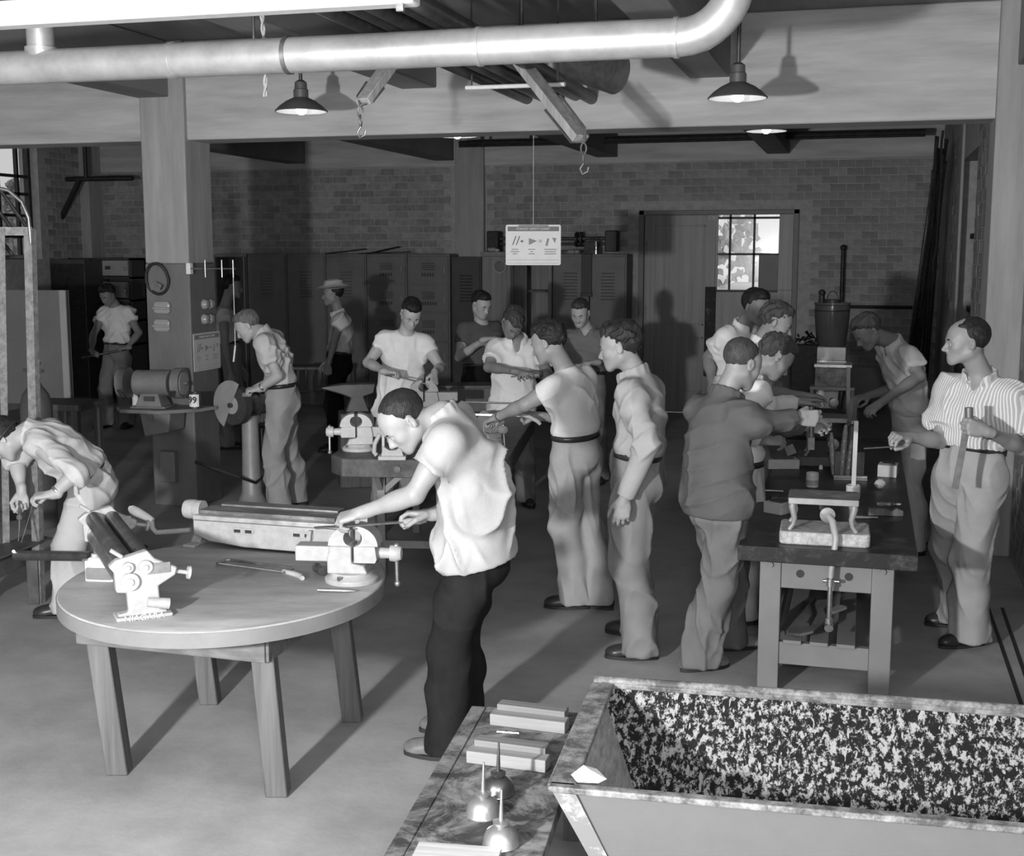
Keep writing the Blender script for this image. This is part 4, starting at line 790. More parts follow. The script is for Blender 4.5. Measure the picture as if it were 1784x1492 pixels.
MB().lathe([(0, 0), (0.008, 0.002), (0.009, 0.05), (0.009, d_.length*0.7), (0.006, d_.length*0.85), (0.002, d_.length)], (0, 0, 0), (1, 0, 0), 12).build('shank', mat('chisel_steel', 0.22, 0.35, 0.6, 0.2, 12), t)
p = fl(172, 1014, TT_); t = thing('oil_tin', 'rectangular tin with a dark label at the left rim of the round table', 'tin', (p.x, p.y, TT_), YAW-0.12)
MB().prism(rounded(-0.062, -0.04, 0.062, 0.04, 0.012), 0.085, (0, 0.04, 0.0425), (1, 0, 0), (0, 1, 0)).build('tin_body', white_paint, t, 0.003); MB().prism(rounded(-0.055, 0.008, 0.058, 0.060, 0.008), 0.002, (0, -0.001, 0)).build('label', mat('tin_label', 0.16, 0.5, 0, 0.2, 14), t); MB().prism(rounded(-0.05, -0.03, 0.05, 0.03, 0.01), 0.012, (0, 0.04, 0.09), (1, 0, 0), (0, 1, 0)).build('lid', white_paint, t, 0.003); MB().cyl((-0.03, 0.04, 0.09), (-0.03, 0.04, 0.11), 0.015, None, 12).build('cap', machine_grey, t)

# ------------------------------------------------------------------ low bench with oil cans, and the trough
LZ = 0.45; nb_ = W(-0.35, 3.37, 0); lb = thing('low_bench', 'oil-stained low wooden bench in the foreground', 'bench', (nb_.x, nb_.y, 0), YAW-math.radians(10.15))
stain = mat_two('oil_stained_wood', 0.04, 0.24, 5.5, 0.42, 0.58, 0.55, 9, 0.6, bump=0.15)
for k, (x0_, x1_) in enumerate(((0.0, 0.055), (0.057, 0.44))): MB().bb((x0_, -0.62, LZ-0.045), (x1_, 1.135, LZ)).build('plank', stain, lb, 0.003)
for x in (0.03, 0.36):
    for y in (-0.55, 1.03): MB().bb((x, y, 0), (x+0.06, y+0.06, LZ-0.045)).build('leg', wood_dark, lb)
MB().bb((0.02, -0.5, LZ-0.12), (0.05, 1.05, LZ-0.045)).build('side_rail', wood_dark, lb)
def on_low(px, py): p = fl(px, py, LZ); return (p.x, p.y, LZ)
for i, ((ax, ay), (bx_, by_), lab) in enumerate((((853, 1264), (984, 1280), 'upper'), ((812, 1330), (950, 1348), 'lower'))):
    a_, b_ = fl(ax, ay, LZ), fl(bx_, by_, LZ); d_ = b_-a_; t = thing('wooden_jaw_block', lab+' of the two notched wooden blocks on the low bench', 'block', (a_.x, a_.y, LZ), math.atan2(d_.y, d_.x), 'notched blocks'); L_ = d_.length
    MB().bb((0, 0, 0), (L_, 0.06, 0.042)).build('lower_piece', mat_wood('fresh_wood', 0.26, 0.22, 0.6, 0), t, 0.003); MB().bb((0.01, 0.05, 0.030), (L_-0.015, 0.105, 0.062)).build('upper_piece', mat_wood('fresh_wood_dull', 0.18, 0.25, 0.6, 0), t, 0.003)
def oil_can(px, py, label, m, k=1.0):
    t = thing('oil_can', label, 'oil can', on_low(px, py), 0, 'oil cans on the low bench')
    MB().lathe([(0, 0), (0.052*k, 0), (0.054*k, 0.004), (0.052*k, 0.008), (0.050*k, 0.025*k), (0.042*k, 0.042*k), (0.026*k, 0.054*k), (0.017*k, 0.058*k), (0.017*k, 0.066*k), (0, 0.066*k)], (0, 0, 0), (0, 0, 1), 28).build('bowl', m, t)
    MB().lathe([(0, 0.060*k), (0.023*k, 0.062*k), (0.024*k, 0.070*k), (0.012*k, 0.075*k), (0, 0.075*k)], (0, 0, 0), (0, 0, 1), 24).build('cap', m, t); MB().cyl((0, 0, 0.07*k), (0.002, 0, 0.165*k), 0.0075*k, 0.003*k, 12).build('spout', m, t)
oil_can(868, 1383, 'dark oil can farthest from the camera', mat('dark_oiler', 0.20, 0.28, 0.9, 0.3, 12)); oil_can(842, 1420, 'bright bell-shaped oil can in the middle', mat('oiler_tin', 0.55, 0.32, 0.85, 0.15, 12)); oil_can(873, 1472, 'bright oil can nearest the camera', mat('oiler_tin'))
a_, b_ = fl(866, 1277, LZ), fl(904, 1280, LZ); d_ = b_-a_; t = thing('nail', 'pale headless bolt lying between the wooden blocks', 'nail', (a_.x, a_.y, LZ+0.004), math.atan2(d_.y, d_.x)); MB().cyl((0, 0, 0), (d_.length, 0, 0), 0.004, None, 8).build('shank', bright_steel, t)
p = on_low(730, 1473); t = thing('thin_board', 'thin pale board at the near end of the low bench', 'board', (p[0], p[1], LZ), YAW-0.15); MB().bb((0.0, -0.25, 0.0), (0.24, 0.0, 0.012)).build('plank', wood_x, t, 0.002)
# trough
tz0, tz1 = 0.0, 0.72; tl_ = W(0.11, 3.15, 0); tr = thing('steel_trough', 'big flaring steel trough with flaked black lining at lower right', 'trough', (tl_.x, tl_.y, 0), math.radians(3.8)); TL, TD = 1.66, 0.82
ins = 0.20; bz = 0.24
top_o = [(0, 0), (TL, 0), (TL, TD), (0, TD)]; bot_o = [(ins, ins*0.8), (TL-ins, ins*0.8), (TL-ins, TD-ins*0.8), (ins, TD-ins*0.8)]
flake = mat_two('flaked_black_paint', 0.012, 0.30, 46.0, 0.51, 0.55, 0.6, 9, 0.12, (1, 1, 0.8), lines=True, spec=0.05); outp = mat_two('trough_outer_paint', 0.15, 0.135, 12, 0.3, 0.7, 0.5); linr = mat('brushed_lining', 0.34, 0.5, 0.2, 0.35, 14, 0.15, None, (0.3, 1, 4))
def wall_panel(i, m_out, m_in, name):
    j = (i+1) % 4; th = 0.012; cxm, cym = TL/2, TD/2
    def inn(p, q): return (p[0]+(th if p[0] < cxm else -th), p[1]+(th if p[1] < cym else -th))
    A, B_, C_, D_ = top_o[i], top_o[j], bot_o[j], bot_o[i]
    o_ = MB().add([(A[0], A[1], tz1), (B_[0], B_[1], tz1), (C_[0], C_[1], bz), (D_[0], D_[1], bz)], [(3, 2, 1, 0)]).build(name, m_out, tr)
    vs = [inn(A, 0)+(tz1,), inn(B_, 0)+(tz1,), inn(C_, 0)+(bz+0.01,), inn(D_, 0)+(bz+0.01,)]
    MB().add(vs, [(0, 1, 2, 3)]).build('lining', m_in, o_)
wall_panel(0, outp, flake, 'front_side'); wall_panel(1, outp, linr, 'right_end'); wall_panel(2, outp, flake, 'back_side'); wall_panel(3, outp, linr, 'left_end')
MB().bb((ins-0.01, ins*0.8-0.01, bz-0.012), (TL-ins+0.01, TD-ins*0.8+0.01, bz)).build('bottom', flake, tr)
rimm = mat_two('scuffed_rim', 0.07, 0.28, 14, 0.42, 0.62, 0.5, 8)
for a_, b_ in (((-0.012, -0.006), (TL, -0.006)), ((-0.006, 0), (-0.006, TD)), ((-0.012, TD+0.006), (TL, TD+0.006)), ((TL, 0), (TL, TD))):
    wide = 0.075 if a_[0] == b_[0] else 0.034
    off = (wide/2-0.012)
    v0 = Vector((a_[0], a_[1], tz1)); v1 = Vector((b_[0], b_[1], tz1))
    sh_ = Vector((off if a_[0] == b_[0] and a_[0] < 1 else (-off if a_[0] == b_[0] else 0), (off if a_[1] < 0.1 else -off) if a_[0] != b_[0] else 0, 0.004))
    MB().bar(v0+sh_, v1+sh_, wide, 0.018).build('rim', rimm, tr, 0.004)
MB().cyl((-0.01, TD+0.004, tz1+0.014), (TL, TD+0.004, tz1+0.014), 0.016, None, 12).build('rolled_edge', rimm, tr)
for x in (ins+0.03, TL-ins-0.08):
    for y in (ins*0.8+0.02, TD-ins*0.8-0.07): MB().bb((x, y, 0), (x+0.05, y+0.05, bz)).build('foot', dark_steel, tr)
MB().add([(-0.002, -0.002, tz1-0.01), (0.06, -0.004, tz1-0.01), (ins+0.04, ins*0.8-0.003, bz), (ins-0.002, ins*0.8-0.002, bz)], [(3, 2, 1, 0)]).build('corner_strip', mat_two('worn_corner', 0.2, 0.45, 16, 0.5, 0.65), tr)
p = fl(1028, 1357, tz1+0.016); t = thing('paper_scrap', 'crumpled white paper scrap on the left rim of the trough', 'paper', (p.x, p.y, tz1+0.0145), YAW)
MB().add([(-0.035, -0.02, 0), (0.02, -0.035, 0.004), (0.045, 0.0, 0.0), (0.02, 0.04, 0.012), (-0.015, 0.045, 0.02), (-0.05, 0.015, 0.006), (0.0, 0.0, 0.026)], [(0, 1, 6), (1, 2, 6), (2, 3, 6), (3, 4, 6), (4, 5, 6), (5, 0, 6), (5, 4, 3, 2, 1, 0)]).build('sheet', paper_w, t, smooth=False)

# ------------------------------------------------------------------ centre bench with vises
CZ = 0.86; cb0 = W(-1.15, 7.66, 0); cb = thing('centre_bench', 'heavy dark workbench with clipped corners in the middle of the shop', 'workbench', (cb0.x, cb0.y, 0), YAW-0.10); CWd, CD = 1.12, 2.25
MB().prism([(0.10, 0.0), (CWd-0.10, 0), (CWd, 0.14), (CWd, CD-0.14), (CWd-0.1, CD), (0.1, CD), (0, CD-0.14), (0, 0.14)], 0.115, (0, 0, CZ-0.0575), (1, 0, 0), (0, 1, 0)).build('bench_top', mat_two('dark_greasy_top', 0.06, 0.17, 4, 0.4, 0.7, 0.5, 9, 0.3, bump=0.15), cb, 0.006)
for x in (0.22, CWd-0.26):
    for y in (0.45, CD-0.5): MB().bb((x, y, 0), (x+0.055, y+0.055, CZ-0.115)).build('leg', dull_steel if False else mat('bench_leg_grey', 0.26, 0.5, 0.1, 0.15, 8), cb, 0.004)
    MB().bar((x+0.027, 0.47, 0.30), (x+0.027, CD-0.48, 0.30), 0.05, 0.04).build('stretcher', mat('bench_leg_grey'), cb)
    for y, sg in ((0.48, 1), (CD-0.47, -1)): MB().bar((x+0.027, y, CZ-0.30), (x+0.027, y-0.2*sg, CZ-0.12), 0.035, 0.012).build('brace', mat('bench_leg_grey'), cb)
for sg, x in ((1, 0.25), (-1, CWd-0.23)): MB().bar((x, 0.47, CZ-0.30), (x+0.2*sg, 0.47, CZ-0.12), 0.012, 0.035).build('brace', mat('bench_leg_grey'), cb)
MB().bar((0.24, 0.47, 0.22), (CWd-0.24, 0.47, 0.22), 0.04, 0.05).build('stretcher', mat('bench_leg_grey'), cb)
MB().cyl((CWd*0.40, -0.012, CZ-0.06), (CWd*0.40, 0.01, CZ-0.06), 0.022, None, 12).build('bolt_head', dark_steel, cb)
pv = fl(616, 786, CZ); vise('grey bench vise with drooping handle at the left end of the centre bench', (pv.x+0.02, pv.y+0.05, CZ), YAW+PI+0.1, 1.05, vise_grey)
pv = fl(752, 716, CZ); vise('grey bench vise at the back of the centre bench under the file', (pv.x, pv.y-0.12, CZ), YAW+PI+0.05, 1.15, mat('vise_dull', 0.28, 0.45, 0.1, 0.12, 20))
pv = fl(858, 772, CZ); vise('dark bench vise at the right side of the centre bench', (pv.x-0.02, pv.y, CZ), YAW-1.0, 0.95, mat('vise_dull'))
p = fl(678, 803, CZ); t = thing('pipe_vise', 'grey yoke pipe vise standing at the front of the centre bench', 'vise', (p.x, p.y+0.06, CZ), YAW)
MB().bb((-0.085, -0.05, 0), (0.085, 0.05, 0.025)).build('base', vise_grey, t, 0.004); MB().prism([(-0.07, 0.02), (0.07, 0.02), (0.055, 0.085), (0.02, 0.06), (-0.02, 0.06), (-0.055, 0.085)], 0.06).build('lower_jaw', vise_grey, t, 0.004)
for x in (-0.055, 0.062): MB().bb((x-0.009, -0.02, 0.05), (x+0.009, 0.02, 0.235)).build('yoke_post', vise_grey, t, 0.003)
MB().bb((-0.068, -0.025, 0.225), (0.075, 0.025, 0.25)).build('yoke_top', vise_grey, t, 0.004); MB().prism([(-0.035, 0.13), (0.035, 0.13), (0.035, 0.11), (0.0, 0.085), (-0.035, 0.11)], 0.05).build('upper_jaw', dark_steel, t, 0.003); MB().cyl((0, 0, 0.12), (0, 0, 0.30), 0.011, None, 10).build('screw', dull_steel, t); MB().cyl((-0.06, 0, 0.30), (0.06, 0, 0.30), 0.007, None, 8).build('handle', dull_steel, t)
MB().tube([(-0.075, -0.03, 0.16), (-0.105, -0.035, 0.10), (-0.11, -0.035, 0.05), (-0.095, -0.035, 0.03)], 0.014, 10).build('latch', vise_grey, t)
p = at(806, 722, 7.62); q = at(905, 700, 7.55); d_ = q-p
t = hacksaw((p.x, p.y, p.z), math.atan2(d_.y, d_.x), 'bright hacksaw held over the centre bench by the man in the undershirt', d_.length, 0.075, False, bright_steel)
p = at(1000, 690, 9.5); t = thing('wooden_crate', 'dark plank chest standing behind the centre bench', 'crate', at(830, 690, 10.9), YAW); t.location.z = 0; hz = at(830, 672, 10.9).z
MB().bb((-0.35, 0, 0), (0.25, 0.3, hz-0.02)).build('box', wood_dark, t, 0.004); MB().bb((-0.37, -0.02, hz-0.02), (0.27, 0.32, hz)).build('lid', wood_dark, t, 0.004)
# ------------------------------------------------------------------ the long black benches on the right
BZ = 0.74; b0 = W(1.075, 5.85, 0); BWd = 0.82
legm = mat('bench_frame_grey', 0.17, 0.5, 0.0, 0.10, 6)
def black_bench(y0, L, label, front=False):
    t = thing('black_bench', label, 'workbench', (b0.x, b0.y+y0, 0), 0.0)
    MB().bb((0, 0, BZ-0.075), (BWd, L, BZ)).build('bench_top', bench_black, t, 0.004)
    for x in (0.10, BWd-0.20):
        for y in (0.09, L-0.19): MB().bb((x, y, 0), (x+0.10, y+0.10, BZ-0.075)).build('leg', legm, t, 0.004)
        MB().bb((x+0.03, 0.19, 0.16), (x+0.07, L-0.19, 0.24)).build('long_rail', legm, t, 0.003)
    for y in (0.10, L-0.14):
        MB().bb((0.20, y, BZ-0.22), (BWd-0.20, y+0.04, BZ-0.075)).build('end_apron', legm, t, 0.003); MB().bb((0.20, y, 0.14), (BWd-0.20, y+0.04, 0.25)).build('end_rail', legm, t, 0.003)
    MB().bb((0.13, 0.19, BZ-0.20), (0.16, L-0.19, BZ-0.075)).bb((BWd-0.16, 0.19, BZ-0.20), (BWd-0.13, L-0.19, BZ-0.075)).build('side_apron', legm, t)
    for x in (0.22, 0.345, 0.47, 0.575):
        if x < 0.56: MB().bb((x, 0.075, 0.25), (x+0.085, L-0.12, 0.268)).build('shelf_slat', legm, t, 0.002)
    if front:
        for x in (0.29, 0.515): MB().cyl((x, 0.0985, BZ-0.145), (x, 0.102, BZ-0.145), 0.020, None, 16).build('bolt_hole', rubber, t)
        for x in (0.15, BWd-0.15): MB().cyl((x, 0.075, BZ-0.105), (x, 0.095, BZ-0.105), 0.014, None, 6).build('bolt_head', legm, t)
    return t
black_bench(0.0, 3.55, 'black-topped bench with grey legs nearest on the right', True)
black_bench(3.75, 3.3, 'black-topped bench behind the first, carrying the barrel')
def bp(px, py, h=0.0): p = fl(px, py, BZ+h); return Vector((p.x, p.y, BZ+h))
# gas furnace stand on its slab
def furnace(pos, rz, label, slab_m, hose=False, w=0.30, hgt=0.145):
    t = thing('gas_furnace', label, 'furnace', pos, rz, 'bench gas furnaces'); cast = mat('cast_grey', 0.30, 0.45, 0.2, 0.15, 10)
    MB().prism(rounded(-0.20, 0.0, 0.22, 0.30, 0.03), 0.062, (0, 0, 0.031), (1, 0, 0), (0, 1, 0)).build('slab', slab_m, t, 0.008)
    z0 = 0.062
    for x in (-w/2+0.01, w/2-0.01):
        for y in (0.05, 0.24):
            sg = 1 if x > 0 else -1
            MB().tube([(x+0.015*sg, y, z0), (x-0.004*sg, y, z0+0.03), (x-0.008*sg, y, z0+0.06), (x+0.004*sg, y, z0+hgt-0.03), (x+0.0*sg, y, z0+hgt)], [0.012, 0.011, 0.014, 0.018, 0.014], 10).build('leg', cast, t)
    MB().prism(rounded(-w/2-0.015, 0.03, w/2+0.015, 0.28, 0.02), 0.022, (0, 0, z0+hgt), (1, 0, 0), (0, 1, 0)).build('top_plate', mat_two('scorched_plate', 0.06, 0.30, 7, 0.35, 0.65, 0.45, 8, 0.5), t, 0.004)
    MB().prism(rounded(-w/2-0.012, 0.025, w/2+0.012, 0.035, 0.004), 0.03, (0, 0, z0+hgt), (1, 0, 0), (0, 1, 0)).build('front_lip', cast, t, 0.003)
    MB().cyl((0.02, 0.03, z0+0.085), (0.0, 0.22, z0+0.085), 0.024, 0.020, 14).lathe([(0.012, 0), (0.036, 0.0), (0.036, 0.01), (0.012, 0.012)], (0.02, 0.03, z0+0.085), (0.1, -1, 0), 20).build('burner', dull_steel, t)
    if hose:
        ho = MB().tube([(0.02, 0.03, z0+0.085), (0.045, -0.01, z0+0.06), (0.062, -0.04, 0.05), (0.055, -0.055, -0.03), (0.045, -0.06, -0.10), (0.044, -0.06, -0.14)], [0.015, 0.017, 0.016, 0.014, 0.013, 0.013], 12).build('gas_hose', mat('hose_grey', 0.34, 0.5, 0.1, 0.1, 10), t)
        MB().cyl((0.044, -0.06, -0.135), (0.044, -0.06, -0.33), 0.012, None, 12).build('gas_pipe', bright_steel, t); MB().cyl((0.010, -0.06, -0.152), (0.082, -0.06, -0.152), 0.008, None, 10).lathe([(0.02, 0), (0.02, 0.035), (0.012, 0.04)], (0.044, -0.06, -0.175), (0, 0, 1), 12).build('valve', bright_steel, t); MB().lathe([(0.013, 0), (0.020, 0.006), (0.020, 0.03), (0.013, 0.035)], (0.044, -0.06, -0.36), (0, 0, 1), 12).build('coupling', bright_steel, t); MB().cyl((0.044, -0.055, -0.365), (0.044, -0.085, -0.375), 0.021, None, 16).build('end_nut', bright_steel, t)
    return t
sl_c = mat_two('pitted_concrete_slab', 0.30, 0.55, 24, 0.40, 0.60, 0.8, 8, 0, bump=0.6)
p = bp(1432, 952); furnace((p.x, p.y, BZ), 0.03, 'gas furnace with hose on a concrete slab at the bench front', sl_c, True)
p = bp(1440, 812); furnace((p.x+0.02, p.y-0.05, BZ), 0.05, 'second gas furnace, under the hands of the man in the jacket', mat('slab_dark', 0.12, 0.7, 0, 0.2, 12), False, 0.30, 0.24)
p = bp(1452, 733); furnace((p.x-0.02, p.y, BZ), 0.0, 'third gas furnace, carrying the scorched box', mat('slab_dark'), False, 0.34, 0.20)
# firebricks and blocks
def block(px, py, w, d, h, rz, label, top=True, g=0.5, z=0.0):
    p = bp(px, py, z) if px > 10 else Vector((b0.x+px, b0.y+py, 0)); t = thing('fire_brick', label, 'brick', (p.x, p.y, BZ+z), rz, 'pale blocks on the black bench'); MB().bb((-w/2, 0, 0), (w/2, d, h)).build('block', mat('fire_brick_%02d' % int(g*100), g, 0.8, 0, 0.10, 20, 0.2), t, 0.004)
    if top: MB().bb((-w*0.3, d*0.2, h), (w*0.35, d*0.8, h+0.008)).build('scorched_iron', dark_steel, t, 0.002)
    return t
block(1345, 896, 0.115, 0.13, 0.062, -0.55, 'pale brick topped with scrap at the left front of the bench'); block(1366, 818, 0.20, 0.13, 0.062, 0.28, 'long pale brick under the trowel hand'); block(1545, 832, 0.115, 0.14, 0.075, -0.10, 'pale brick with dark lid at the right edge of the bench', True, 0.55); block(1402, 700, 0.12, 0.12, 0.075, 0, 'grey brick beside the far white cuff', False, 0.3); block(0.12, 4.4, 0.11, 0.12, 0.075, 0, 'grey brick left of the barrel stand', False, 0.22)
def jar(px, py, label, r_=0.037, h=0.085, g=0.62, band=True):
    p = bp(px, py); t = thing('flux_jar', label, 'jar', (p.x, p.y, BZ), 0, 'jars on the black bench'); MB().lathe([(0, 0), (r_*0.95, 0), (r_, 0.01), (r_, h-0.006), (r_*0.96, h), (r_*0.86, h), (r_*0.86, 0.02), (0, 0.02)], (0, 0, 0), (0, 0, 1), 24).build('glass', mat('jar_glass_%02d' % int(g*100), g, 0.3, 0, 0.12, 20), t)
    if band: MB().lathe([(r_+0.001, 0.012), (r_+0.001, h*0.5)], (0, 0, 0), (0, 0, 1), 24, cap=False).build('dirty_band', mat('jar_band', 0.35, 0.6, 0, 0.3, 20), t)
    return t
jar(1415, 848, 'open white jar behind the first furnace'); jar(1486, 868, 'wide white flux jar with a stick at the right of the first furnace', 0.040, 0.075); jar(1428, 806, 'small dark glass beside the second furnace', 0.028, 0.06, 0.2, False); jar(1446, 806, 'dark round pot beside the soldering rack', 0.030, 0.07, 0.08, False)
p = bp(1430, 818); t = thing('salt_lump', 'small white lump on the black bench', 'lump', (p.x, p.y, BZ)); MB().box((0, 0, 0.014), (0.026, 0.02, 0.028), None, (0.6, 0.7)).build('lump', paper_w, t, 0.004)
p = bp(1532, 852); t = thing('paper_wad', 'crumpled pale paper wad on the right of the bench', 'paper', (p.x, p.y, BZ)); r = random.Random(3); mb = MB()
mb.sph((0, 0, 0.028), 0.032, 10, (1, 0.8, 0.85)); mb.v = [(x*r.uniform(0.75, 1.2), y*r.uniform(0.75, 1.2), z*r.uniform(0.85, 1.15)) for x, y, z in mb.v]; mb.build('wad', mat('dull_paper', 0.5, 0.8, 0, 0.2, 20), t, smooth=False)
# rack of soldering irons
p = bp(1478, 836); rk = thing('soldering_rack', 'low iron rack on the bench holding upright soldering irons', 'rack', (p.x, p.y, BZ), 0.1)
MB().bb((-0.09, -0.03, 0), (0.11, 0.10, 0.012)).bb((-0.09, -0.03, 0.012), (0.11, -0.024, 0.03)).build('tray', dull_steel, rk, 0.002); MB().bb((-0.08, 0.08, 0.012), (0.10, 0.09, 0.16)).build('back_plate', dark_steel, rk, 0.002)
irons = [((1452, 830), (1448, 756), 0.016, 'cloth-wrapped iron standing leftmost in the rack'), ((1466, 832), (1474, 742), 0.017, 'ring-handled iron second in the rack'), ((1476, 836), (1484, 770), 0.015, 'wooden-handled iron third in the rack')]
for (bx0, by0), (tx, ty), r_, lab in irons:
    p0_ = bp(bx0, by0); p1_ = at(tx, ty, depth(p0_)+0.03); d_ = p1_-p0_; t = thing('soldering_iron', lab, 'soldering iron', p0_+Vector((0, 0, 0.013)), 0, 'irons in the rack'); MB().tube([d_*0.0, d_*0.15, d_*0.5, d_*0.85, d_*0.98], [r_*0.7, r_, r_*1.1, r_*0.9, r_*0.5], 12).build('handle', mat_wood('iron_handle', 0.28, 0.3), t)
    for q in (0.25, 0.45, 0.65): MB().cyl(d_*q, d_*(q+0.03), r_*1.2, None, 12).build('ferrule', dull_steel, t)
p0_ = bp(1486, 868); p1_ = at(1492, 735, depth(p0_)+0.02); d_ = p1_-p0_; t = thing('paint_paddle', 'tall pale flat stick standing in the flux jar', 'stick', p0_+Vector((0, 0, 0.022)), 0); MB().bar((0, 0, 0), d_*0.96, 0.024, 0.006, (0, 1, 0)).build('stick', mat_wood('pale_stick', 0.55, 0.2, 0.6, 2), t)
p0_ = bp(1480, 822); p1_ = at(1487, 692, depth(p0_)); d_ = p1_-p0_; t = thing('soldering_copper', 'upright pointed copper head wrapped in wire behind the stick', 'soldering iron', p0_+Vector((0, 0, 0.013)), 0)
MB().cyl((0, 0, 0), d_*0.62, 0.007, None, 8).build('shank', dull_steel, t); MB().tube([d_*0.58, d_*0.64, d_*0.85, d_*0.94, d_], [0.012, 0.028, 0.030, 0.020, 0.004], 6).build('copper_head', mat('copper_dull', 0.30, 0.35, 0.8, 0.25, 12), t); MB().tube([d_*0.62+Vector((0.03*math.cos(a), 0.03*math.sin(a), 0.01*a/6)) for a in [q*0.6 for q in range(20)]], 0.003, 6).build('wire_wrap', bright_steel, t)
for i, ((bx0, by0), (tx, ty), lab) in enumerate((((1462, 720), (1472, 640), 'dark upright bottle-shaped iron near the barrel'), ((1470, 735), (1478, 665), 'dark upright iron in front of the barrel'), ((1448, 712), (1468, 650), 'slanting dark iron beside the barrel'))):
    p0_ = bp(bx0, by0); p1_ = at(tx, ty, depth(p0_)); d_ = p1_-p0_; t = thing('soldering_iron', lab, 'soldering iron', p0_, 0, 'irons near the barrel'); MB().tube([d_*0, d_*0.1, d_*0.6, d_*0.7, d_], [0.018, 0.026, 0.026, 0.012, 0.010], 12).build('handle', mat('bottle_dark', 0.06, 0.3, 0, 0.2, 9), t)
p = bp(1478, 742); q_ = at(1478, 640, depth(p)); t = thing('upright_bar', 'pale upright metal strip behind the irons', 'bar', p, 0); MB().bar((0, 0, 0), q_-p, 0.03, 0.012, (0, 1, 0)).build('strip', mat('pale_strip2', 0.4, 0.5, 0.2, 0.15, 9), t)
# plane and small clutter
p = bp(1542, 900); t = thing('wood_plane', 'dark wooden plane with a turned handle at the right of the first furnace', 'plane', (p.x, p.y, BZ), 0.12); MB().prism([(-0.085, 0), (0.095, 0), (0.095, 0.03), (0.06, 0.042), (0.03, 0.026), (-0.01, 0.040), (-0.085, 0.036)], 0.05, (0, 0.03, 0)).build('stock', wood_dark, t, 0.004); MB().lathe([(0, 0), (0.014, 0.002), (0.018, 0.03), (0.011, 0.05), (0.018, 0.07), (0.010, 0.085), (0.013, 0.10), (0, 0.115)], (-0.04, 0.06, 0.055), (1, 0, 0), 14).build('turned_handle', mat('varnished_dark', 0.07, 0.25, 0, 0.2, 12), t); MB().cyl((0.06, 0.06, 0.055), (0.085, 0.06, 0.055), 0.010, None, 10).build('ferrule', bright_steel, t)
for i, (px, py, L_, rz, m_, nm, cat) in enumerate(((1340, 858, 0.16, 0.05, dull_steel, 'flat file lying across the bench behind the first brick', 'file'), (1372, 872, 0.15, 0.3, dark_steel, 'dark hammer head and shaft left of the first furnace', 'hammer'), (1512, 905, 0.10, 0.2, dull_steel, 'short steel pin right of the first furnace leg', 'pin'), (1400, 880, 0.06, 0.1, bright_steel, 'bright coil of solder left of the first furnace', 'solder'), (1500, 930, 0.07, 0.6, dark_steel, 'short dark offcut beside the concrete slab', 'offcut'))):
    p = bp(px, py); t = thing('bench_tool', nm, cat, (p.x, p.y, BZ+0.01), rz); MB().cyl((-L_/2, 0, 0), (L_/2, 0, 0), 0.009, 0.006, 10).build('shaft', m_, t); MB().cyl((-L_/2-0.02, 0, 0), (-L_/2+0.02, 0, 0), 0.010 if i != 1 else 0.02, None, 10).build('tip', m_, t)
# scorched box, barrel and its stand
p = bp(1450, 690); bx = thing('scorched_box', 'scorched pale metal box on the far furnace', 'box', (bp(1452, 733).x-0.02, bp(1452, 733).y+0.05, BZ+0.062+0.20+0.011), 0.0); wbx = 52*depth(p)/F
MB().bb((-wbx/2, 0, 0), (wbx/2, 0.2, 0.16)).build('box_body', mat_two('scorched_tin', 0.06, 0.5, 5, 0.35, 0.6, 0.45, 8), bx, 0.006); MB().bb((-wbx/2-0.01, -0.012, 0.16), (wbx/2+0.01, 0.21, 0.19)).build('lid', bright_steel, bx, 0.004)
Yb_ = 11.2; zb = at(1448, 602, Yb_).z; zt = at(1448, 527, Yb_).z; pb_ = at(1448, 600, Yb_); hh = zt-zb; rb = 30*Yb_/F
st = thing('barrel_stand', 'shiny sheet-metal stand under the barrel on the far bench', 'stand', (pb_.x, pb_.y, BZ)); MB().bb((-rb*0.9, -rb*0.8, 0), (rb*0.9, rb*0.8, zb-BZ)).build('casing', mat('stand_tin', 0.40, 0.35, 0.6, 0.2, 6), st, 0.01); MB().bb((-rb*0.92, -rb*0.83, (zb-BZ)*0.7), (rb*0.92, rb*0.83, (zb-BZ)*0.78)).build('band', bright_steel, st, 0.004)
bar_ = thing('glue_barrel', 'tall grey barrel with a bail handle above the black bench', 'barrel', (pb_.x, pb_.y, zb))
MB().lathe([(0, 0), (rb*0.80, 0), (rb*0.84, 0.02), (rb*0.92, hh*0.35), (rb, hh*0.75), (rb*0.98, hh*0.93), (rb*1.03, hh*0.95), (rb*1.03, hh), (rb*0.9, hh), (0, hh*0.96)], (0, 0, 0), (0, 0, 1), 32).build('drum', mat('barrel_enamel', 0.17, 0.18, 0.1, 0.1, 4), bar_); MB().tube([(-0.05+0.05*(1-math.cos(a)), 0, hh+0.10*math.sin(a)) for a in [PI*i/12 for i in range(13)]], 0.004, 6).build('bail', dark_steel, bar_)
MB().cyl((-rb*0.6, -rb*0.3, hh), (-rb*0.6, -rb*0.3, hh+0.07), 0.03, 0.022, 12).sph((-rb*0.6, -rb*0.3, hh+0.085), 0.032, 10).build('filler', dark_steel, bar_); MB().cyl((0.0, -0.05, hh*0.98), (0.0, -0.05, hh+0.03), rb*0.5, None, 16).build('lid', dark_steel, bar_); MB().lathe([(rb*0.995, hh*0.80), (rb*1.015, hh*0.81), (rb*1.01, hh*0.83)], (0, 0, 0), (0, 0, 1), 32, cap=False).build('hoop', dark_steel, bar_)
pf = at(1405, 585, Yb_); t = thing('scrap_heap', 'heap of dark scrap left of the barrel', 'scrap', (pf.x, pf.y, BZ)); r = random.Random(9)
zz = at(1405, 600, Yb_).z-BZ
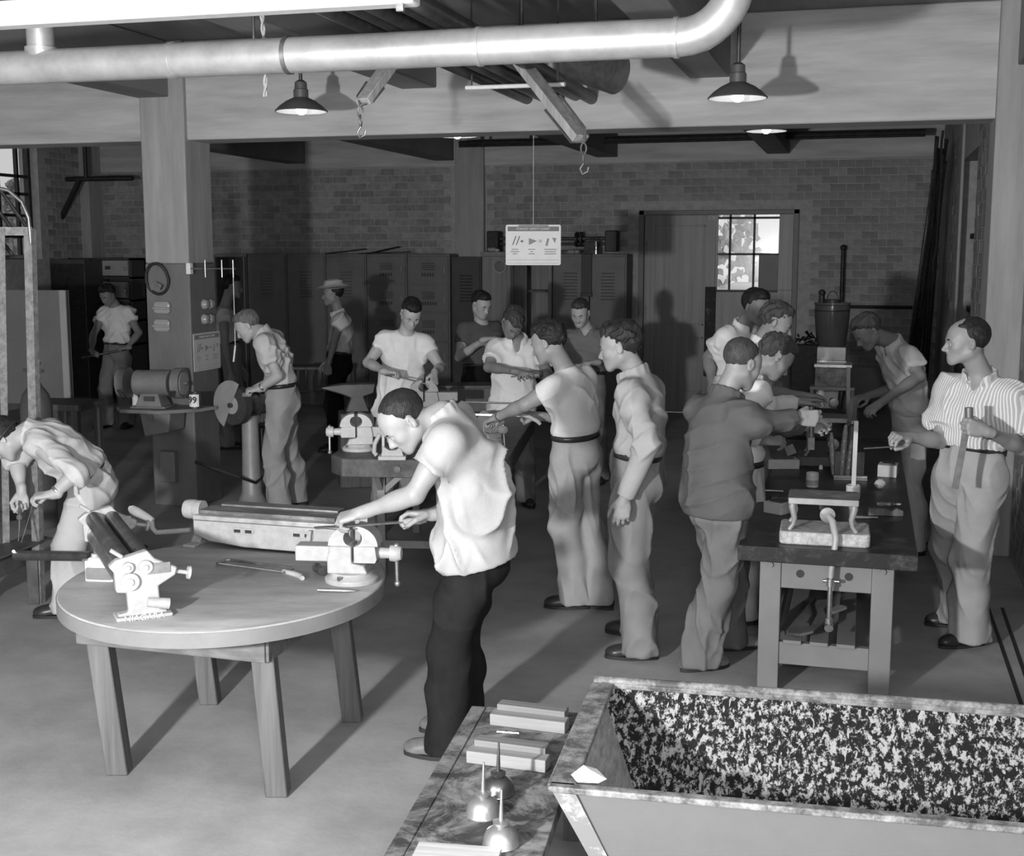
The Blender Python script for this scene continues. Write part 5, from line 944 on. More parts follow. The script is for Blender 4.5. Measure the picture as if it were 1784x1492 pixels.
MB().bb((-0.12, -0.1, 0), (0.10, 0.1, zz)).build('bin', black_iron, t, 0.006); mb = MB()
for q in range(30): a_ = Vector((r.uniform(-0.12, 0.11), r.uniform(-0.1, 0.1), zz+r.uniform(0, 0.08))); mb.bar(a_, a_+Vector((r.uniform(-0.06, 0.06), r.uniform(-0.05, 0.05), r.uniform(-0.02, 0.06))), 0.012, 0.012)
mb.build('metal_scraps', black_iron, t)['kind'] = 'stuff'
t = thing('canvas_roll', 'dark horizontal board at the far right of the benches', 'board', at(1505, 660, 11.6), 0); t.location.z = BZ; MB().bb((-0.12, 0, 0), (0.20, 0.25, at(1505, 640, 11.6).z-BZ)).build('panel', mat('dark_panel', 0.10, 0.5, 0, 0.2, 5), t, 0.006)
# leather and board on the shelf below
p = fl(1395, 1110, 0.268); t = thing('leather_apron', 'stiff dark leather apron drooping over the shelf under the bench', 'apron', (p.x, p.y, 0.268), YAW-0.3); o_ = [(-0.10, 0.10), (-0.06, 0.0), (0.0, -0.05), (0.06, -0.03), (0.12, 0.12), (0.09, 0.24), (0.13, 0.36), (-0.02, 0.37), (-0.03, 0.25)]
mb = MB(); n2 = len(o_); mb.add([(x, y, 0.03+0.16*max(0, y-0.05)+0.03*math.sin(8*x)) for x, y in o_]+[(x, y, 0.018+0.16*max(0, y-0.05)+0.03*math.sin(8*x)) for x, y in o_], [tuple(range(n2)), tuple(range(2*n2-1, n2-1, -1))]+[(i, n2+i, n2+(i+1) % n2, (i+1) % n2) for i in range(n2)]).build('hide', mat('stiff_leather', 0.07, 0.6, 0, 0.4, 9, 0.3), t); MB().tube([(0.03, 0.02, 0.06), (0.045, 0.14, 0.075), (0.02, 0.25, 0.09), (0.04, 0.36, 0.10)], 0.008, 8).build('fold', rubber, t)
p = fl(1430, 1090, 0.268); t = thing('shelf_board', 'angular thin board lying on the slats under the bench', 'board', (p.x, p.y+0.06, 0.268), YAW); MB().prism([(-0.02, 0.0), (0.02, -0.05), (0.15, 0.08), (0.14, 0.11), (0.0, 0.14)], 0.014, (0.0, 0, 0.05), (1, 0, 0), (0, 1, 0)).bb((0, 0.0, 0), (0.03, 0.1, 0.045)).build('plank', mat('shelf_plank', 0.26, 0.6, 0, 0.15, 8), t, 0.002)

# ------------------------------------------------------------------ welding frame at the left
rust = mat('rusty_angle_iron', 0.24, 0.65, 0.2, 0.4, 26, 0.2); wf0 = fl(65, 1052); YW = depth(wf0)
wf = thing('welding_jig', 'tall angle-iron frame standing in front of the welder', 'frame', (wf0.x, wf0.y, 0)); lq = lambda px, py, Y: at(px, py, Y)-wf0
zt = lq(50, 395, YW).z
top_p = lq(48, 398, YW)
MB().bar((0, 0, 0), top_p, 0.055, 0.006, (0, 1, 0)).bar(Vector((0.024, 0.02, 0)), top_p+Vector((0.024, 0.02, 0)), 0.006, 0.05, (0, 1, 0)).build('post', rust, wf, 0.002)
lt = lq(2, 398, YW); MB().bar(lq(12, 1000, YW), lt, 0.05, 0.006, (0, 1, 0)).build('post', rust, wf, 0.002)
MB().bar(lq(-60, 403, YW), lq(56, 403, YW), 0.006, 0.05).build('top_bar', rust, wf, 0.002)
MB().tube([lq(-70, 320, YW), lq(-20, 324, YW), lq(15, 332, YW), lq(38, 352, YW), lq(50, 380, YW), lq(54, 425, YW)], 0.011, 10).build('arched_rod', dull_steel, wf)
for a_, b_ in (((0, 330), (46, 395)), ((-30, 330), (20, 398)), ((-8, 405), (22, 445)), ((-40, 450), (52, 447))): MB().cyl(lq(a_[0], a_[1], YW+0.1), lq(b_[0], b_[1], YW+0.1), 0.012, None, 8).build('brace_rod', black_iron, wf)
wtb = fl(60, 1030); t = thing('welding_table', 'dark steel welding table edge at the left of the picture', 'table', (wtb.x, wtb.y+0.25, 0), YAW); ltq = lambda px, py, Y: Matrix.Rotation(-YAW, 3, 'Z') @ (at(px, py, Y)-Vector((wtb.x, wtb.y+0.25, 0)))
MB().bar(ltq(-60, 1020, 7.0), ltq(72, 950, 7.6), 0.03, 0.12).build('front_channel', mat('channel_steel', 0.10, 0.5, 0.4, 0.3, 12), t, 0.003); MB().bar(ltq(-60, 905, 7.3), ltq(42, 897, 7.7), 0.04, 0.06).build('cross_channel', mat('channel_steel'), t, 0.003); MB().bar(ltq(-60, 985, 7.05), ltq(70, 935, 7.55), 0.20, 0.012).build('plate', mat('channel_steel'), t, 0.002)
tq = ltq(58, 965, 7.45); MB().bb((tq.x-0.035, tq.y-0.035, 0), (tq.x+0.035, tq.y+0.035, tq.z)).build('leg', wood_dark if False else mat('channel_steel'), t, 0.003); tq = ltq(-45, 985, 7.2); MB().bb((tq.x-0.035, tq.y-0.035, 0), (tq.x+0.035, tq.y+0.035, tq.z)).build('leg', mat('channel_steel'), t, 0.003)
a_, b_ = at(28, 968, 7.05), at(158, 970, 6.75); t = thing('steel_pipe', 'dark steel pipe being welded, reaching to the round table', 'pipe', a_); MB().cyl((0, 0, 0), b_-a_, 0.028, None, 20).build('tube', mat('pipe_steel', 0.14, 0.35, 0.7, 0.35, 12), t)
MB().sph((0.0, -0.02, 0.028), 0.008, 8).build('hot_spot', mat('weld_glow', 0.9, 0.5, 0, 0, emit=6.0), t)
# tall black welding curtain pieces and hose behind
p = fl(95, 1000); t = thing('gas_hose', 'dark rubber hose looping on the floor behind the welding table', 'hose', (p.x, p.y+0.5, 0), YAW); MB().tube([(0.30*math.cos(a)*(1+0.1*math.sin(3*a)), 0.18*math.sin(a)+0.05, 0.014+0.004*a) for a in [q*0.35 for q in range(34)]], 0.012, 8).build('hose', rubber, t)
# ------------------------------------------------------------------ people: signed-distance figures meshed with surface nets
f4 = np.float32
def nv(x): return np.array(x, dtype=np.float64)
def unit(x): x = nv(x); return x/max(1e-9, np.linalg.norm(x))
def smin(a, b, k):
    if k <= 0: return np.minimum(a, b)
    h = np.clip(0.5+0.5*(b-a)/k, 0, 1); return b+(a-b)*h-k*h*(1-h)
def smax(a, b, k): return -smin(-a, -b, k)
class Prim:
    def __init__(s, kind, k=0.02, op='u', **q): s.kind, s.k, s.op, s.q = kind, k, op, q
    def ev(s, P):
        q = s.q
        if s.kind == 'c':
            a, b = q['a'], q['b']; ab = (b-a).astype(f4); L2 = max(1e-9, float((ab*ab).sum()))
            d = P-a.astype(f4); t = np.clip((d@ab)/f4(L2), 0, 1)
            d -= t[:, None]*ab
            return np.sqrt((d*d).sum(1))-(f4(q['ra'])+t*f4(q['rb']-q['ra']))
        if s.kind == 'e':
            d = (P-q['c'].astype(f4))@q['R'].astype(f4).T; r = q['r'].astype(f4)
            d1 = d/r; k0 = np.sqrt((d1*d1).sum(1)); d2 = d1/r; k1 = np.sqrt((d2*d2).sum(1))+f4(1e-6)
            return k0*(k0-1)/k1
        if s.kind == 'p':                     # half space: inside where (p-c).n < 0
            return (P-q['c'].astype(f4))@q['n'].astype(f4)
    def box(s):
        q = s.q
        if s.kind == 'c':
            r = max(q['ra'], q['rb']); return np.minimum(q['a'], q['b'])-r, np.maximum(q['a'], q['b'])+r
        if s.kind == 'e':
            r = np.sqrt(((q['R'].T*q['r'])**2).sum(1)); return q['c']-r, q['c']+r
def cap(a, b, ra, rb=None, k=0.02, op='u'): return Prim('c', k, op, a=nv(a), b=nv(b), ra=ra, rb=ra if rb is None else rb)
def elp(c, R, r, k=0.02, op='u'): return Prim('e', k, op, c=nv(c), R=nv(R), r=nv(r))
def pla(c, n, k=0.0): return Prim('p', k, 'i', c=nv(c), n=unit(n))
class Group:
    def __init__(s, prims, k=0.02, pad=0.03):
        s.p, s.k = prims, k
        bs = [p.box() for p in prims if p.op == 'u']
        s.lo = np.min([b[0] for b in bs], 0)-pad; s.hi = np.max([b[1] for b in bs], 0)+pad
    def ev(s, P):
        d = np.full(len(P), 9.0, f4)
        for p in s.p:
            if p.op == 'u' and len(s.p) > 6:
                lo, hi = p.box(); m = ((P > (lo-0.06).astype(f4)) & (P < (hi+0.06).astype(f4))).all(1)
                if not m.any(): continue
                d[m] = smin(d[m], p.ev(P[m]), p.k)
            else:
                e = p.ev(P)
                if p.op == 'u': d = smin(d, e, p.k)
                elif p.op == 's': d = smax(d, -e, p.k)
                else: d = smax(d, e, p.k)
        return d
def ev_groups(groups, P, post=None):
    d = np.full(len(P), 9.0, f4)
    for g in groups:
        m = ((P > (g.lo-0.05).astype(f4)) & (P < (g.hi+0.05).astype(f4))).all(1)
        if m.any(): d[m] = smin(d[m], g.ev(P[m]), g.k)
    if post: d = post(P, d)
    return d
CORN = np.array([(i, j, k) for i in (0, 1) for j in (0, 1) for k in (0, 1)])
EDGES = [(a, b) for a in range(8) for b in range(a+1, 8) if abs(CORN[a]-CORN[b]).sum() == 1]
def surface(groups, h, post=None, lo=None, hi=None, cf=4):
    lo = np.min([g.lo for g in groups], 0) if lo is None else lo; hi = np.max([g.hi for g in groups], 0) if hi is None else hi
    Hc = h*cf; n = np.ceil((hi-lo)/Hc).astype(int)+1
    ii = np.stack(np.meshgrid(*[np.arange(k) for k in n], indexing='ij'), -1).reshape(-1, 3)
    d = ev_groups(groups, ((ii+0.5)*Hc+lo).astype(f4), post)
    act = ii[np.abs(d) < Hc*1.25+0.004]
    N = n*cf+1; st = np.array([N[1]*N[2], N[2], 1])
    sub = np.stack(np.meshgrid(*[np.arange(cf)]*3, indexing='ij'), -1).reshape(-1, 3)
    cells = (act[:, None, :]*cf+sub[None]).reshape(-1, 3)
    off = CORN@st; cf_ = cells@st
    pid = np.unique((cf_[:, None]+off).ravel())
    pi = np.stack((pid//st[0], (pid//st[1]) % N[1], pid % N[2]), -1)
    val = ev_groups(groups, (pi*h+lo).astype(f4), post)
    V = val[np.searchsorted(pid, cf_[:, None]+off)]
    ins = V < 0; mix = ins.any(1) & ~ins.all(1)
    cells, V, ins, cf_ = cells[mix], V[mix], ins[mix], cf_[mix]
    order = np.argsort(cf_); cells, V, ins, cf_ = cells[order], V[order], ins[order], cf_[order]
    acc = np.zeros((len(cells), 3)); cnt = np.zeros(len(cells))
    for a, b in EDGES:
        m = ins[:, a] != ins[:, b]
        t = V[m, a]/(V[m, a]-V[m, b])
        acc[m] += CORN[a]+t[:, None]*(CORN[b]-CORN[a]); cnt[m] += 1
    verts = (cells+acc/cnt[:, None])*h+lo
    faces = []
    for ax in range(3):
        c1 = 1 << (2-ax)
        m = np.where(ins[:, 0] != ins[:, c1])[0]
        u, v = [q for q in range(3) if q != ax]
        base = cf_[m]; ids = []; ok = np.ones(len(m), bool)
        for du, dv in ((0, 0), (1, 0), (1, 1), (0, 1)):
            key = base-du*st[u]-dv*st[v]; j = np.searchsorted(cf_, key); j = np.minimum(j, len(cf_)-1)
            ok &= cf_[j] == key; ids.append(j)
        q = np.stack(ids, 1)
        flip = ins[m, 0] if ax != 1 else ~ins[m, 0]
        q[~flip] = q[~flip][:, ::-1]
        faces.append(q[ok])
    return verts, np.concatenate(faces)
def np_mesh(name, verts, faces, mats, midx=None):
    me = bpy.data.meshes.new(name); me.vertices.add(len(verts)); me.vertices.foreach_set('co', np.ascontiguousarray(verts, f4).ravel())
    nf = len(faces); me.loops.add(nf*4); me.loops.foreach_set('vertex_index', np.ascontiguousarray(faces, np.int32).ravel())
    me.polygons.add(nf); me.polygons.foreach_set('loop_start', np.arange(nf, dtype=np.int32)*4)
    try: me.polygons.foreach_set('loop_total', np.full(nf, 4, np.int32))
    except Exception: pass
    for m in mats: me.materials.append(m)
    if midx is not None: me.polygons.foreach_set('material_index', midx.astype(np.int32))
    me.polygons.foreach_set('use_smooth', np.ones(nf, bool)); me.update(calc_edges=True); me.validate()
    return me
def np_obj(name, verts, faces, m, parent, origin):
    me = np_mesh(name, verts-nv(origin), faces, m if isinstance(m, list) else [m]); o = bpy.data.objects.new(name, me); COL.objects.link(o); o.parent = parent; return o
# lattice value noise
_NL = np.random.RandomState(3).rand(32, 32, 32).astype(f4)
def vnoise(P):
    i = np.floor(P).astype(int); t = P-i; t = t*t*(3-2*t); i %= 32; j = (i+1) % 32
    x0, y0, z0 = i.T; x1, y1, z1 = j.T; tx, ty, tz = t.T
    def l(a, b, t_): return a+(b-a)*t_
    return l(l(l(_NL[x0, y0, z0], _NL[x1, y0, z0], tx), l(_NL[x0, y1, z0], _NL[x1, y1, z0], tx), ty), l(l(_NL[x0, y0, z1], _NL[x1, y0, z1], tx), l(_NL[x0, y1, z1], _NL[x1, y1, z1], tx), ty), tz)-0.5
def normals(v, f):
    a, b, c, d = v[f[:, 0]], v[f[:, 1]], v[f[:, 2]], v[f[:, 3]]; n = np.cross(c-a, d-b); o = np.zeros_like(v)
    for k in range(4):
        for ax in range(3): o[:, ax] += np.bincount(f[:, k], n[:, ax], len(v))
    return o/np.maximum(1e-9, np.linalg.norm(o, axis=1))[:, None]
def relax(v, f, n=1, w=0.5):
    for _ in range(n):
        s = np.zeros_like(v); c = np.zeros(len(v))
        for k in range(4):
            for kk in (1, 3):
                a, b = f[:, k], f[:, (k+kk) % 4]
                for ax in range(3): s[:, ax] += np.bincount(a, v[b, ax], len(v))
                c += np.bincount(a, minlength=len(v))
        v = v*(1-w)+w*s/np.maximum(c, 1)[:, None]
    return v
def folds(v, f, amp, seed, freq=1.0, zs=0.7):
    """cloth folds: soft ridges pushed along the normals"""
    n = normals(v, f); r = np.random.RandomState(seed); out = np.zeros(len(v)); o = r.rand(3)*20
    for q in range(4):
        dr = unit(r.randn(3)*[1, 1, zs]); fr = freq*r.uniform(40, 90)
        ph = v@dr*fr+9*vnoise(v*3.6+o+q*3.1)
        mask = np.clip(vnoise(v*5.0+o*2+q*7.7)*3.2+0.1, 0, 1)
        s_ = 1-np.abs(np.sin(ph*0.5)); out += (s_*s_)*mask*1.9
    out += vnoise(v*9+o)*0.5
    return v+n*((out-0.4)*amp)[:, None]

skin_m = mat('skin', 0.42, 0.5, 0, 0.10, 9, 0.06, 120.0)
skin_med = mat('medium_skin', 0.27, 0.5, 0, 0.10, 9, 0.06, 120.0)
skin_tan = mat('tanned_skin', 0.23, 0.5, 0, 0.10, 9, 0.06, 120.0)
hair_blk = mat('black_hair', 0.022, 0.42, 0, 0.4, 60, 0.5, 170.0, (1, 1, 0.25), spec=0.18)
hair_brn = mat('brown_hair', 0.06, 0.45, 0, 0.4, 60, 0.5, 170.0, (1, 1, 0.25), spec=0.18)
hair_fair = mat('fair_hair', 0.14, 0.45, 0, 0.35, 60, 0.5, 170.0, (1, 1, 0.25), spec=0.18)
cl = {}
def cloth(name, g, rough=0.85, var=0.08, fine=220.0):
    if name not in cl: cl[name] = mat('cloth_'+name, g, rough, 0, var, 7, 0.25, fine, spec=0.06)
    return cl[name]
eye_w = mat('eye_white', 0.6, 0.25, 0, 0); eye_d = mat('eye_dark', 0.02, 0.2, 0, 0)
leather_d = mat('dark_leather', 0.03, 0.32, 0, 0.3, 20, 0.1); leather_t = mat('tan_leather', 0.20, 0.5, 0, 0.3, 20, 0.15); leather_m = mat('brown_leather', 0.13, 0.32, 0, 0.3, 20, 0.1)

def head_frame(yaw, pitch, roll):
    """rows: right, forward, up in room axes; yaw 0 looks away from the camera, 90 to the right of the picture"""
    y = math.radians(yaw); p = math.radians(pitch); r = math.radians(roll)
    fw = nv(W(math.sin(y), math.cos(y), 0)); rt = nv(W(math.cos(y), -math.sin(y), 0)); up = nv((0, 0, 1))
    fw, up = fw*math.cos(p)-up*math.sin(p), up*math.cos(p)+fw*math.sin(p)      # pitch > 0 looks down
    rt, up = rt*math.cos(r)+up*math.sin(r), up*math.cos(r)-rt*math.sin(r)
    return np.array([rt, fw, up])
def hd(C, R, s):
    return lambda x, y, z: C+(R[0]*x+R[1]*y+R[2]*z)*s
def head_prims(C, R, s, neck):
    T = hd(C, R, s); E = lambda c, r, k=0.02, op='u', rr=None: elp(T(*c), R if rr is None else rr, nv(r)*s, k*s, op)
    Cc = lambda a, b, ra, rb=None, k=0.012, op='u': cap(T(*a), T(*b), ra*s, (ra if rb is None else rb)*s, k*s, op)
    L = [E((0, -0.018, 0.040), (0.0745, 0.095, 0.083), 0.02), E((0, 0.035, -0.022), (0.062, 0.060, 0.078), 0.035), E((0, 0.040, 0.030), (0.064, 0.052, 0.060), 0.03)]
    for m in (-1, 1):
        L += [Cc((m*0.050, -0.004, -0.050), (m*0.022, 0.068, -0.093), 0.022, 0.016, 0.03), E((m*0.042, 0.058, -0.026), (0.020, 0.024, 0.022), 0.025)]
    L += [E((0, 0.075, -0.097), (0.020, 0.019, 0.017), 0.022), E((0, 0.060, -0.060), (0.036, 0.036, 0.030), 0.025)]
    for m in (-1, 1): L += [Cc((m*0.014, 0.088, 0.014), (m*0.046, 0.074, 0.014), 0.012, 0.010, 0.014)]
    for m in (-1, 1): L += [E((m*0.031, 0.100, -0.006), (0.017, 0.017, 0.012), 0.012, 's')]
    for m in (-1, 1): L += [E((m*0.031, 0.074, -0.005), (0.0150, 0.0155, 0.0125), 0.004)]
    L += [Cc((0, 0.089, 0.004), (0, 0.112, -0.034), 0.0085, 0.0125, 0.010)]
    for m in (-1, 1): L += [E((m*0.012, 0.101, -0.039), (0.010, 0.012, 0.009), 0.006)]
    L += [Cc((-0.019, 0.090, -0.0615), (0.019, 0.090, -0.0615), 0.0065, None, 0.006), Cc((-0.016, 0.089, -0.0745), (0.016, 0.089, -0.0745), 0.0075, None, 0.006),
          Cc((-0.024, 0.097, -0.0675), (0.024, 0.097, -0.0675), 0.0035, None, 0.003, 's')]
    for m in (-1, 1):
        tl = np.array([R[0]*math.cos(0.35)*1.0 - m*R[1]*math.sin(0.35)*(-1)*0-0, R[1], R[2]])
        a_ = 0.35*m; rr = np.array([R[0]*math.cos(a_)+R[1]*math.sin(a_)*-1, R[1]*math.cos(a_)+R[0]*math.sin(a_), R[2]])
        L += [E((m*0.080, -0.012, -0.006), (0.0075, 0.019, 0.032), 0.006, 'u', rr), E((m*0.0885, -0.008, -0.004), (0.006, 0.010, 0.018), 0.005, 's', rr)]
    L += [cap(T(0, -0.020, -0.055), neck, 0.054*s, 0.058*s, 0.03)]
    return L
def hair_obj(C, R, s, m, parent, org, h, style, seed):
    T = hd(C, R, s); E = lambda c, r, k=0.01, op='u': elp(T(*c), R, nv(r)*s, k*s, op)
    th = {'crew': 0.004, 'short': 0.009, 'wavy': 0.013, 'flop': 0.013, 'bald': 0.008}[style]
    L = [E((0, -0.018, 0.040), (0.0745+th*0.75, 0.095+th*0.8, 0.083+th), 0.02)]
    if style in ('wavy', 'flop', 'short'):
        L += [E((0.004, 0.030, 0.088+th*0.4), (0.058, 0.052, 0.034+th*0.5), 0.02)]
    if style == 'flop': L += [E((-0.022, 0.082, 0.072), (0.032, 0.022, 0.030), 0.02), E((0.02, 0.078, 0.080), (0.03, 0.02, 0.024), 0.02)]
    zf = {'crew': 0.054, 'short': 0.060, 'wavy': 0.056, 'flop': 0.042, 'bald': 0.10}[style]
    # clear the face, the ears and below the nape
    L += [E((0, 0.125, zf-0.098), (0.105, 0.088, 0.098), 0.008, 's')]
    for m_ in (-1, 1):
        L += [E((m_*0.090, -0.006, -0.012), (0.030, 0.030, 0.036), 0.006, 's'), E((m_*0.085, 0.062, -0.010), (0.040, 0.050, 0.062 if style != 'bald' else 0.085), 0.008, 's')]
    L += [pla(T(0, -0.09, -0.052), -(R[2]*0.86+R[1]*-0.5))]
    if style == 'bald': L += [E((0, 0.075, 0.11), (0.05, 0.07, 0.05), 0.01, 's')]
    o_ = np.random.RandomState(seed).rand(3)*9
    subs = [p_ for p_ in L if p_.op == 's' and p_.kind == 'e'][:1]+[p_ for p_ in L if p_.op == 's' and p_.kind == 'e'][2::2]
    amp = {'crew': 0.002, 'short': 0.005, 'wavy': 0.011, 'flop': 0.008, 'bald': 0.004}[style]*s
    def post(P, d):
        q = (P-C.astype(f4))@R.T.astype(f4)
        ph = q[:, 0]*150+q[:, 1]*70+9*vnoise(q*22+o_)
        e = np.full(len(P), 9.0, f4)
        for p_ in subs: e = np.minimum(e, p_.ev(P))
        return d-amp*(0.5*np.sin(ph)+1.3*vnoise(q*45+o_))+(th+0.001)*s*np.clip(1-e/(0.030*s), 0, 1).astype(f4)
    v, f = surface([Group(L, 0.0)], h, post)
    return np_obj('hair', v, f, m, parent, org)
def hand_prims(w, d, n, right, s, pose, curl=None):
    d = unit(d); n = unit(nv(n)-d*np.dot(nv(n), d)); sd = np.cross(d, n)*(1 if right else -1)
    P = lambda a, b, c: w+(d*a+sd*b+n*c)*s
    L = [elp(P(0.052, 0.0, 0.0), np.array([d, sd, n]), nv((0.058, 0.042, 0.0155))*s, 0.012*s), cap(P(-0.03, 0, 0), P(0.03, 0.004, 0.0), 0.027*s, 0.024*s, 0.012*s)]
    C = {'grip': ((62, 80, 45), (66, 84, 45), (70, 86, 45), (74, 86, 45)), 'relax': ((18, 26, 16), (24, 30, 18), (30, 34, 20), (36, 38, 22)),
         'flat': ((6, 10, 6), (8, 10, 6), (10, 12, 6), (14, 14, 8)), 'pinch': ((42, 46, 20), (46, 50, 24), (58, 60, 30), (64, 66, 34)), 'hold': ((38, 55, 30), (42, 58, 32), (46, 60, 34), (52, 62, 36))}[pose]
    K = [(0.096, 0.032), (0.100, 0.011), (0.096, -0.011), (0.087, -0.031)]; LN = (0.074, 0.082, 0.077, 0.060)
    for i in range(4):
        p = P(K[i][0], K[i][1], -0.002); ang = 0; spread = (0.10, 0.03, -0.04, -0.12)[i]*(0.4 if pose == 'grip' else 1)
        L.append(cap(P(0.03, K[i][1]*0.6, -0.003), p, 0.0135*s, 0.0115*s, 0.008*s))
        for j in range(3):
            ang += math.radians(C[i][j]); ln = LN[i]*(0.46, 0.30, 0.24)[j]*s
            dr = (d+sd*spread)*math.cos(ang)+n*math.sin(ang); q = p+unit(dr)*ln
            r0 = (0.0105, 0.0095, 0.0085, )[j]*s*(0.88 if i == 3 else 1); L.append(cap(p, q, r0, r0*0.9, 0.0035*s)); p = q
    t0 = P(0.022, 0.028, 0.006)
    if pose in ('grip', 'hold'): t1 = P(0.060, 0.050, 0.030); t2 = P(0.090, 0.034, 0.050); t3 = P(0.106, 0.014, 0.056)
    elif pose == 'pinch': t1 = P(0.058, 0.052, 0.026); t2 = P(0.094, 0.050, 0.048); t3 = P(0.120, 0.042, 0.060)
    else: t1 = P(0.058, 0.054, 0.014); t2 = P(0.090, 0.064, 0.024); t3 = P(0.114, 0.066, 0.032)
    L += [cap(t0, t1, 0.016*s, 0.0125*s, 0.010*s), cap(t1, t2, 0.0115*s, 0.0105*s, 0.003*s), cap(t2, t3, 0.0105*s, 0.0085*s, 0.003*s)]
    return L, P, n, sd, d
def ik(a, b, l1, l2, hint):
    a, b = nv(a), nv(b); D = np.linalg.norm(b-a); 
    if D > (l1+l2)*0.995: k = D/((l1+l2)*0.995); l1, l2 = l1*k, l2*k
    u = (b-a)/D; x = (l1*l1-l2*l2+D*D)/(2*D); hgt = math.sqrt(max(0, l1*l1-x*x))
    hn = nv(hint)-u*np.dot(hint, u); return a+u*x+unit(hn)*hgt, D/(l1+l2)
# a shoe, toe along +y, origin under the ankle
def shoe_meshes():
    R = np.eye(3)
    up = [elp((0, 0.055, 0.035), R, (0.043, 0.135, 0.048), 0.02), elp((0, -0.035, 0.052), R, (0.037, 0.055, 0.06), 0.03), elp((0, 0.135, 0.03), R, (0.043, 0.055, 0.034), 0.02), cap((0, -0.02, 0.05), (0, -0.015, 0.115), 0.040, 0.040, 0.02),
          Prim('p', 0, 'i', c=nv((0, 0, 0.018)), n=nv((0, 0, -1))), Prim('p', 0, 'i', c=nv((0, 0, 0.115)), n=nv((0, 0, 1)))]
    v, f = surface([Group(up, 0.0)], 0.008); v = relax(v, f, 1)
    upper = np_mesh('upper', v, f, [])
    out = []
    for i in range(20):
        a = 2*PI*i/20; y = math.sin(a); out.append((0.046*math.cos(a)*(1.0 if y > 0 else 0.86), 0.053+0.143*y))
    sole = MB().prism(out, 0.018, (0, 0, 0.009), (1, 0, 0), (0, 1, 0)).mesh('sole')
    return upper, sole
UPPER, SOLE = shoe_meshes()
WARN = []
def person(label, K, yh, ys, head, la, ra, feet, top, leg, hair=('short', hair_brn), s=1.0, skin=None, h=0.007, shoes=None, hunch=0.05, seed=1, group='men at work in the metal shop', hide_legs=False, girth=1.0):
    """K: hip, neck, head as (px, py, Y). la/ra: dict(w=(px,py,Y), hint, pose, n, e). feet: [(px,py) of each ankle on the floor or (X,Y) offset], left first"""
    skin = skin or skin_m; shoes = shoes or leather_d
    hip, neck, hc = [nv(at(*K[q])) for q in ('hip', 'neck', 'head')]
    def dirs(yaw):
        y = math.radians(yaw); return nv(W(math.sin(y), math.cos(y), 0)), nv(W(math.cos(y), -math.sin(y), 0))
    fh, rh = dirs(yh); fs, rs = dirs(ys); Z = nv((0, 0, 1))
    base = nv((hip[0], hip[1], 0.0))
    if feet.get('base') is not None: base = nv(fl(*feet['base']))
    root = thing('person', label, 'person', Vector(base), 0, group)
    org = base
    R = head_frame(*head)
    up = unit(neck-hip); tl = np.linalg.norm(neck-hip)/0.56
    ctrl = (hip+neck)/2-unit(fs+fh)*hunch
    def spine(t): return hip*(1-t)**2+2*t*(1-t)*ctrl+neck*t*t
    def frame(t):
        tg = unit((ctrl-hip)*(1-t)+(neck-ctrl)*t); r_ = unit(rh*(1-t)+rs*t); r_ = unit(r_-tg*np.dot(r_, tg)); return np.array([r_, np.cross(tg, r_), tg])
    g_ = girth*s
    TT = (0.0, 0.14, 0.28, 0.42, 0.56, 0.70, 0.83); AW = (0.158, 0.150, 0.142, 0.148, 0.160, 0.166, 0.140); BD = (0.112, 0.104, 0.100, 0.106, 0.114, 0.112, 0.092)
    def torso(inf, t0=0.0, k=0.05):
        return [elp(spine(t), frame(t), ((a*g_+inf), (b*g_+inf), 0.085*tl*s), k) for t, a, b in zip(TT, AW, BD) if t >= t0]
    fr1 = frame(1.0); utop = fr1[2]; rts = fr1[0]
    rp = K.get('rs'); lp = K.get('ls')
    SR = nv(at(*rp)) if rp else neck-utop*0.082*s+rts*0.162*s
    SL = nv(at(*lp)) if lp else neck-utop*0.082*s-rts*0.162*s
    groups = []; arms = {}
    body = torso(-0.006)+[cap(neck-utop*0.05*s, neck-utop*0.02*s, 0.075*s, 0.06*s, 0.05)]
    for S_ in (SR, SL): body += [cap(neck-utop*0.045*s, S_-utop*0.004, 0.042*s, 0.048*s, 0.05)]
    hands = {}
    for nm, A, S_ in (('r', ra, SR), ('l', la, SL)):
        wv = nv(at(*A['w'])) if len(A['w']) == 3 else nv(A['w'][0])
        sg = 1 if nm == 'r' else -1
        hint = nv(W(*A['hint'])) if 'hint' in A else (-fs*0.5+rs*sg*0.5-Z*0.8)
        if 'e' in A: el = nv(at(*A['e'])); 
        else:
            el, q = ik(S_, wv, 0.290*s, 0.262*s, hint)
            if q > 1.0: WARN.append((label[:30], nm, round(q, 2)))
        arms[nm] = (S_, el, wv)
        L = [cap(S_, el, 0.050*s, 0.040*s, 0.03), elp((S_*0.6+el*0.4), rot3(el-S_), nv((0.047, 0.047, 0.11))*s, 0.02), cap(el, wv, 0.039*s, 0.0265*s, 0.02), elp(el*0.7+wv*0.3, rot3(wv-el), nv((0.044, 0.040, 0.085))*s, 0.02)]
        fd = unit(wv-el); hdn = nv(W(*A['d'])) if 'd' in A else fd
        n_ = nv(W(*A['n'])) if 'n' in A else -Z*0.8-rs*sg*0.4
        HL, Pf, n2, sd, d2 = hand_prims(wv, hdn, n_, nm == 'r', s, A.get('pose', 'relax'))
        hands[nm] = (Pf, n2, sd, d2)
        groups.append(Group(L+HL, 0.02, 0.03))
    # legs
    HR = hip+rh*0.080*s-Z*0.03; HL_ = hip-rh*0.080*s-Z*0.03; legs = {}
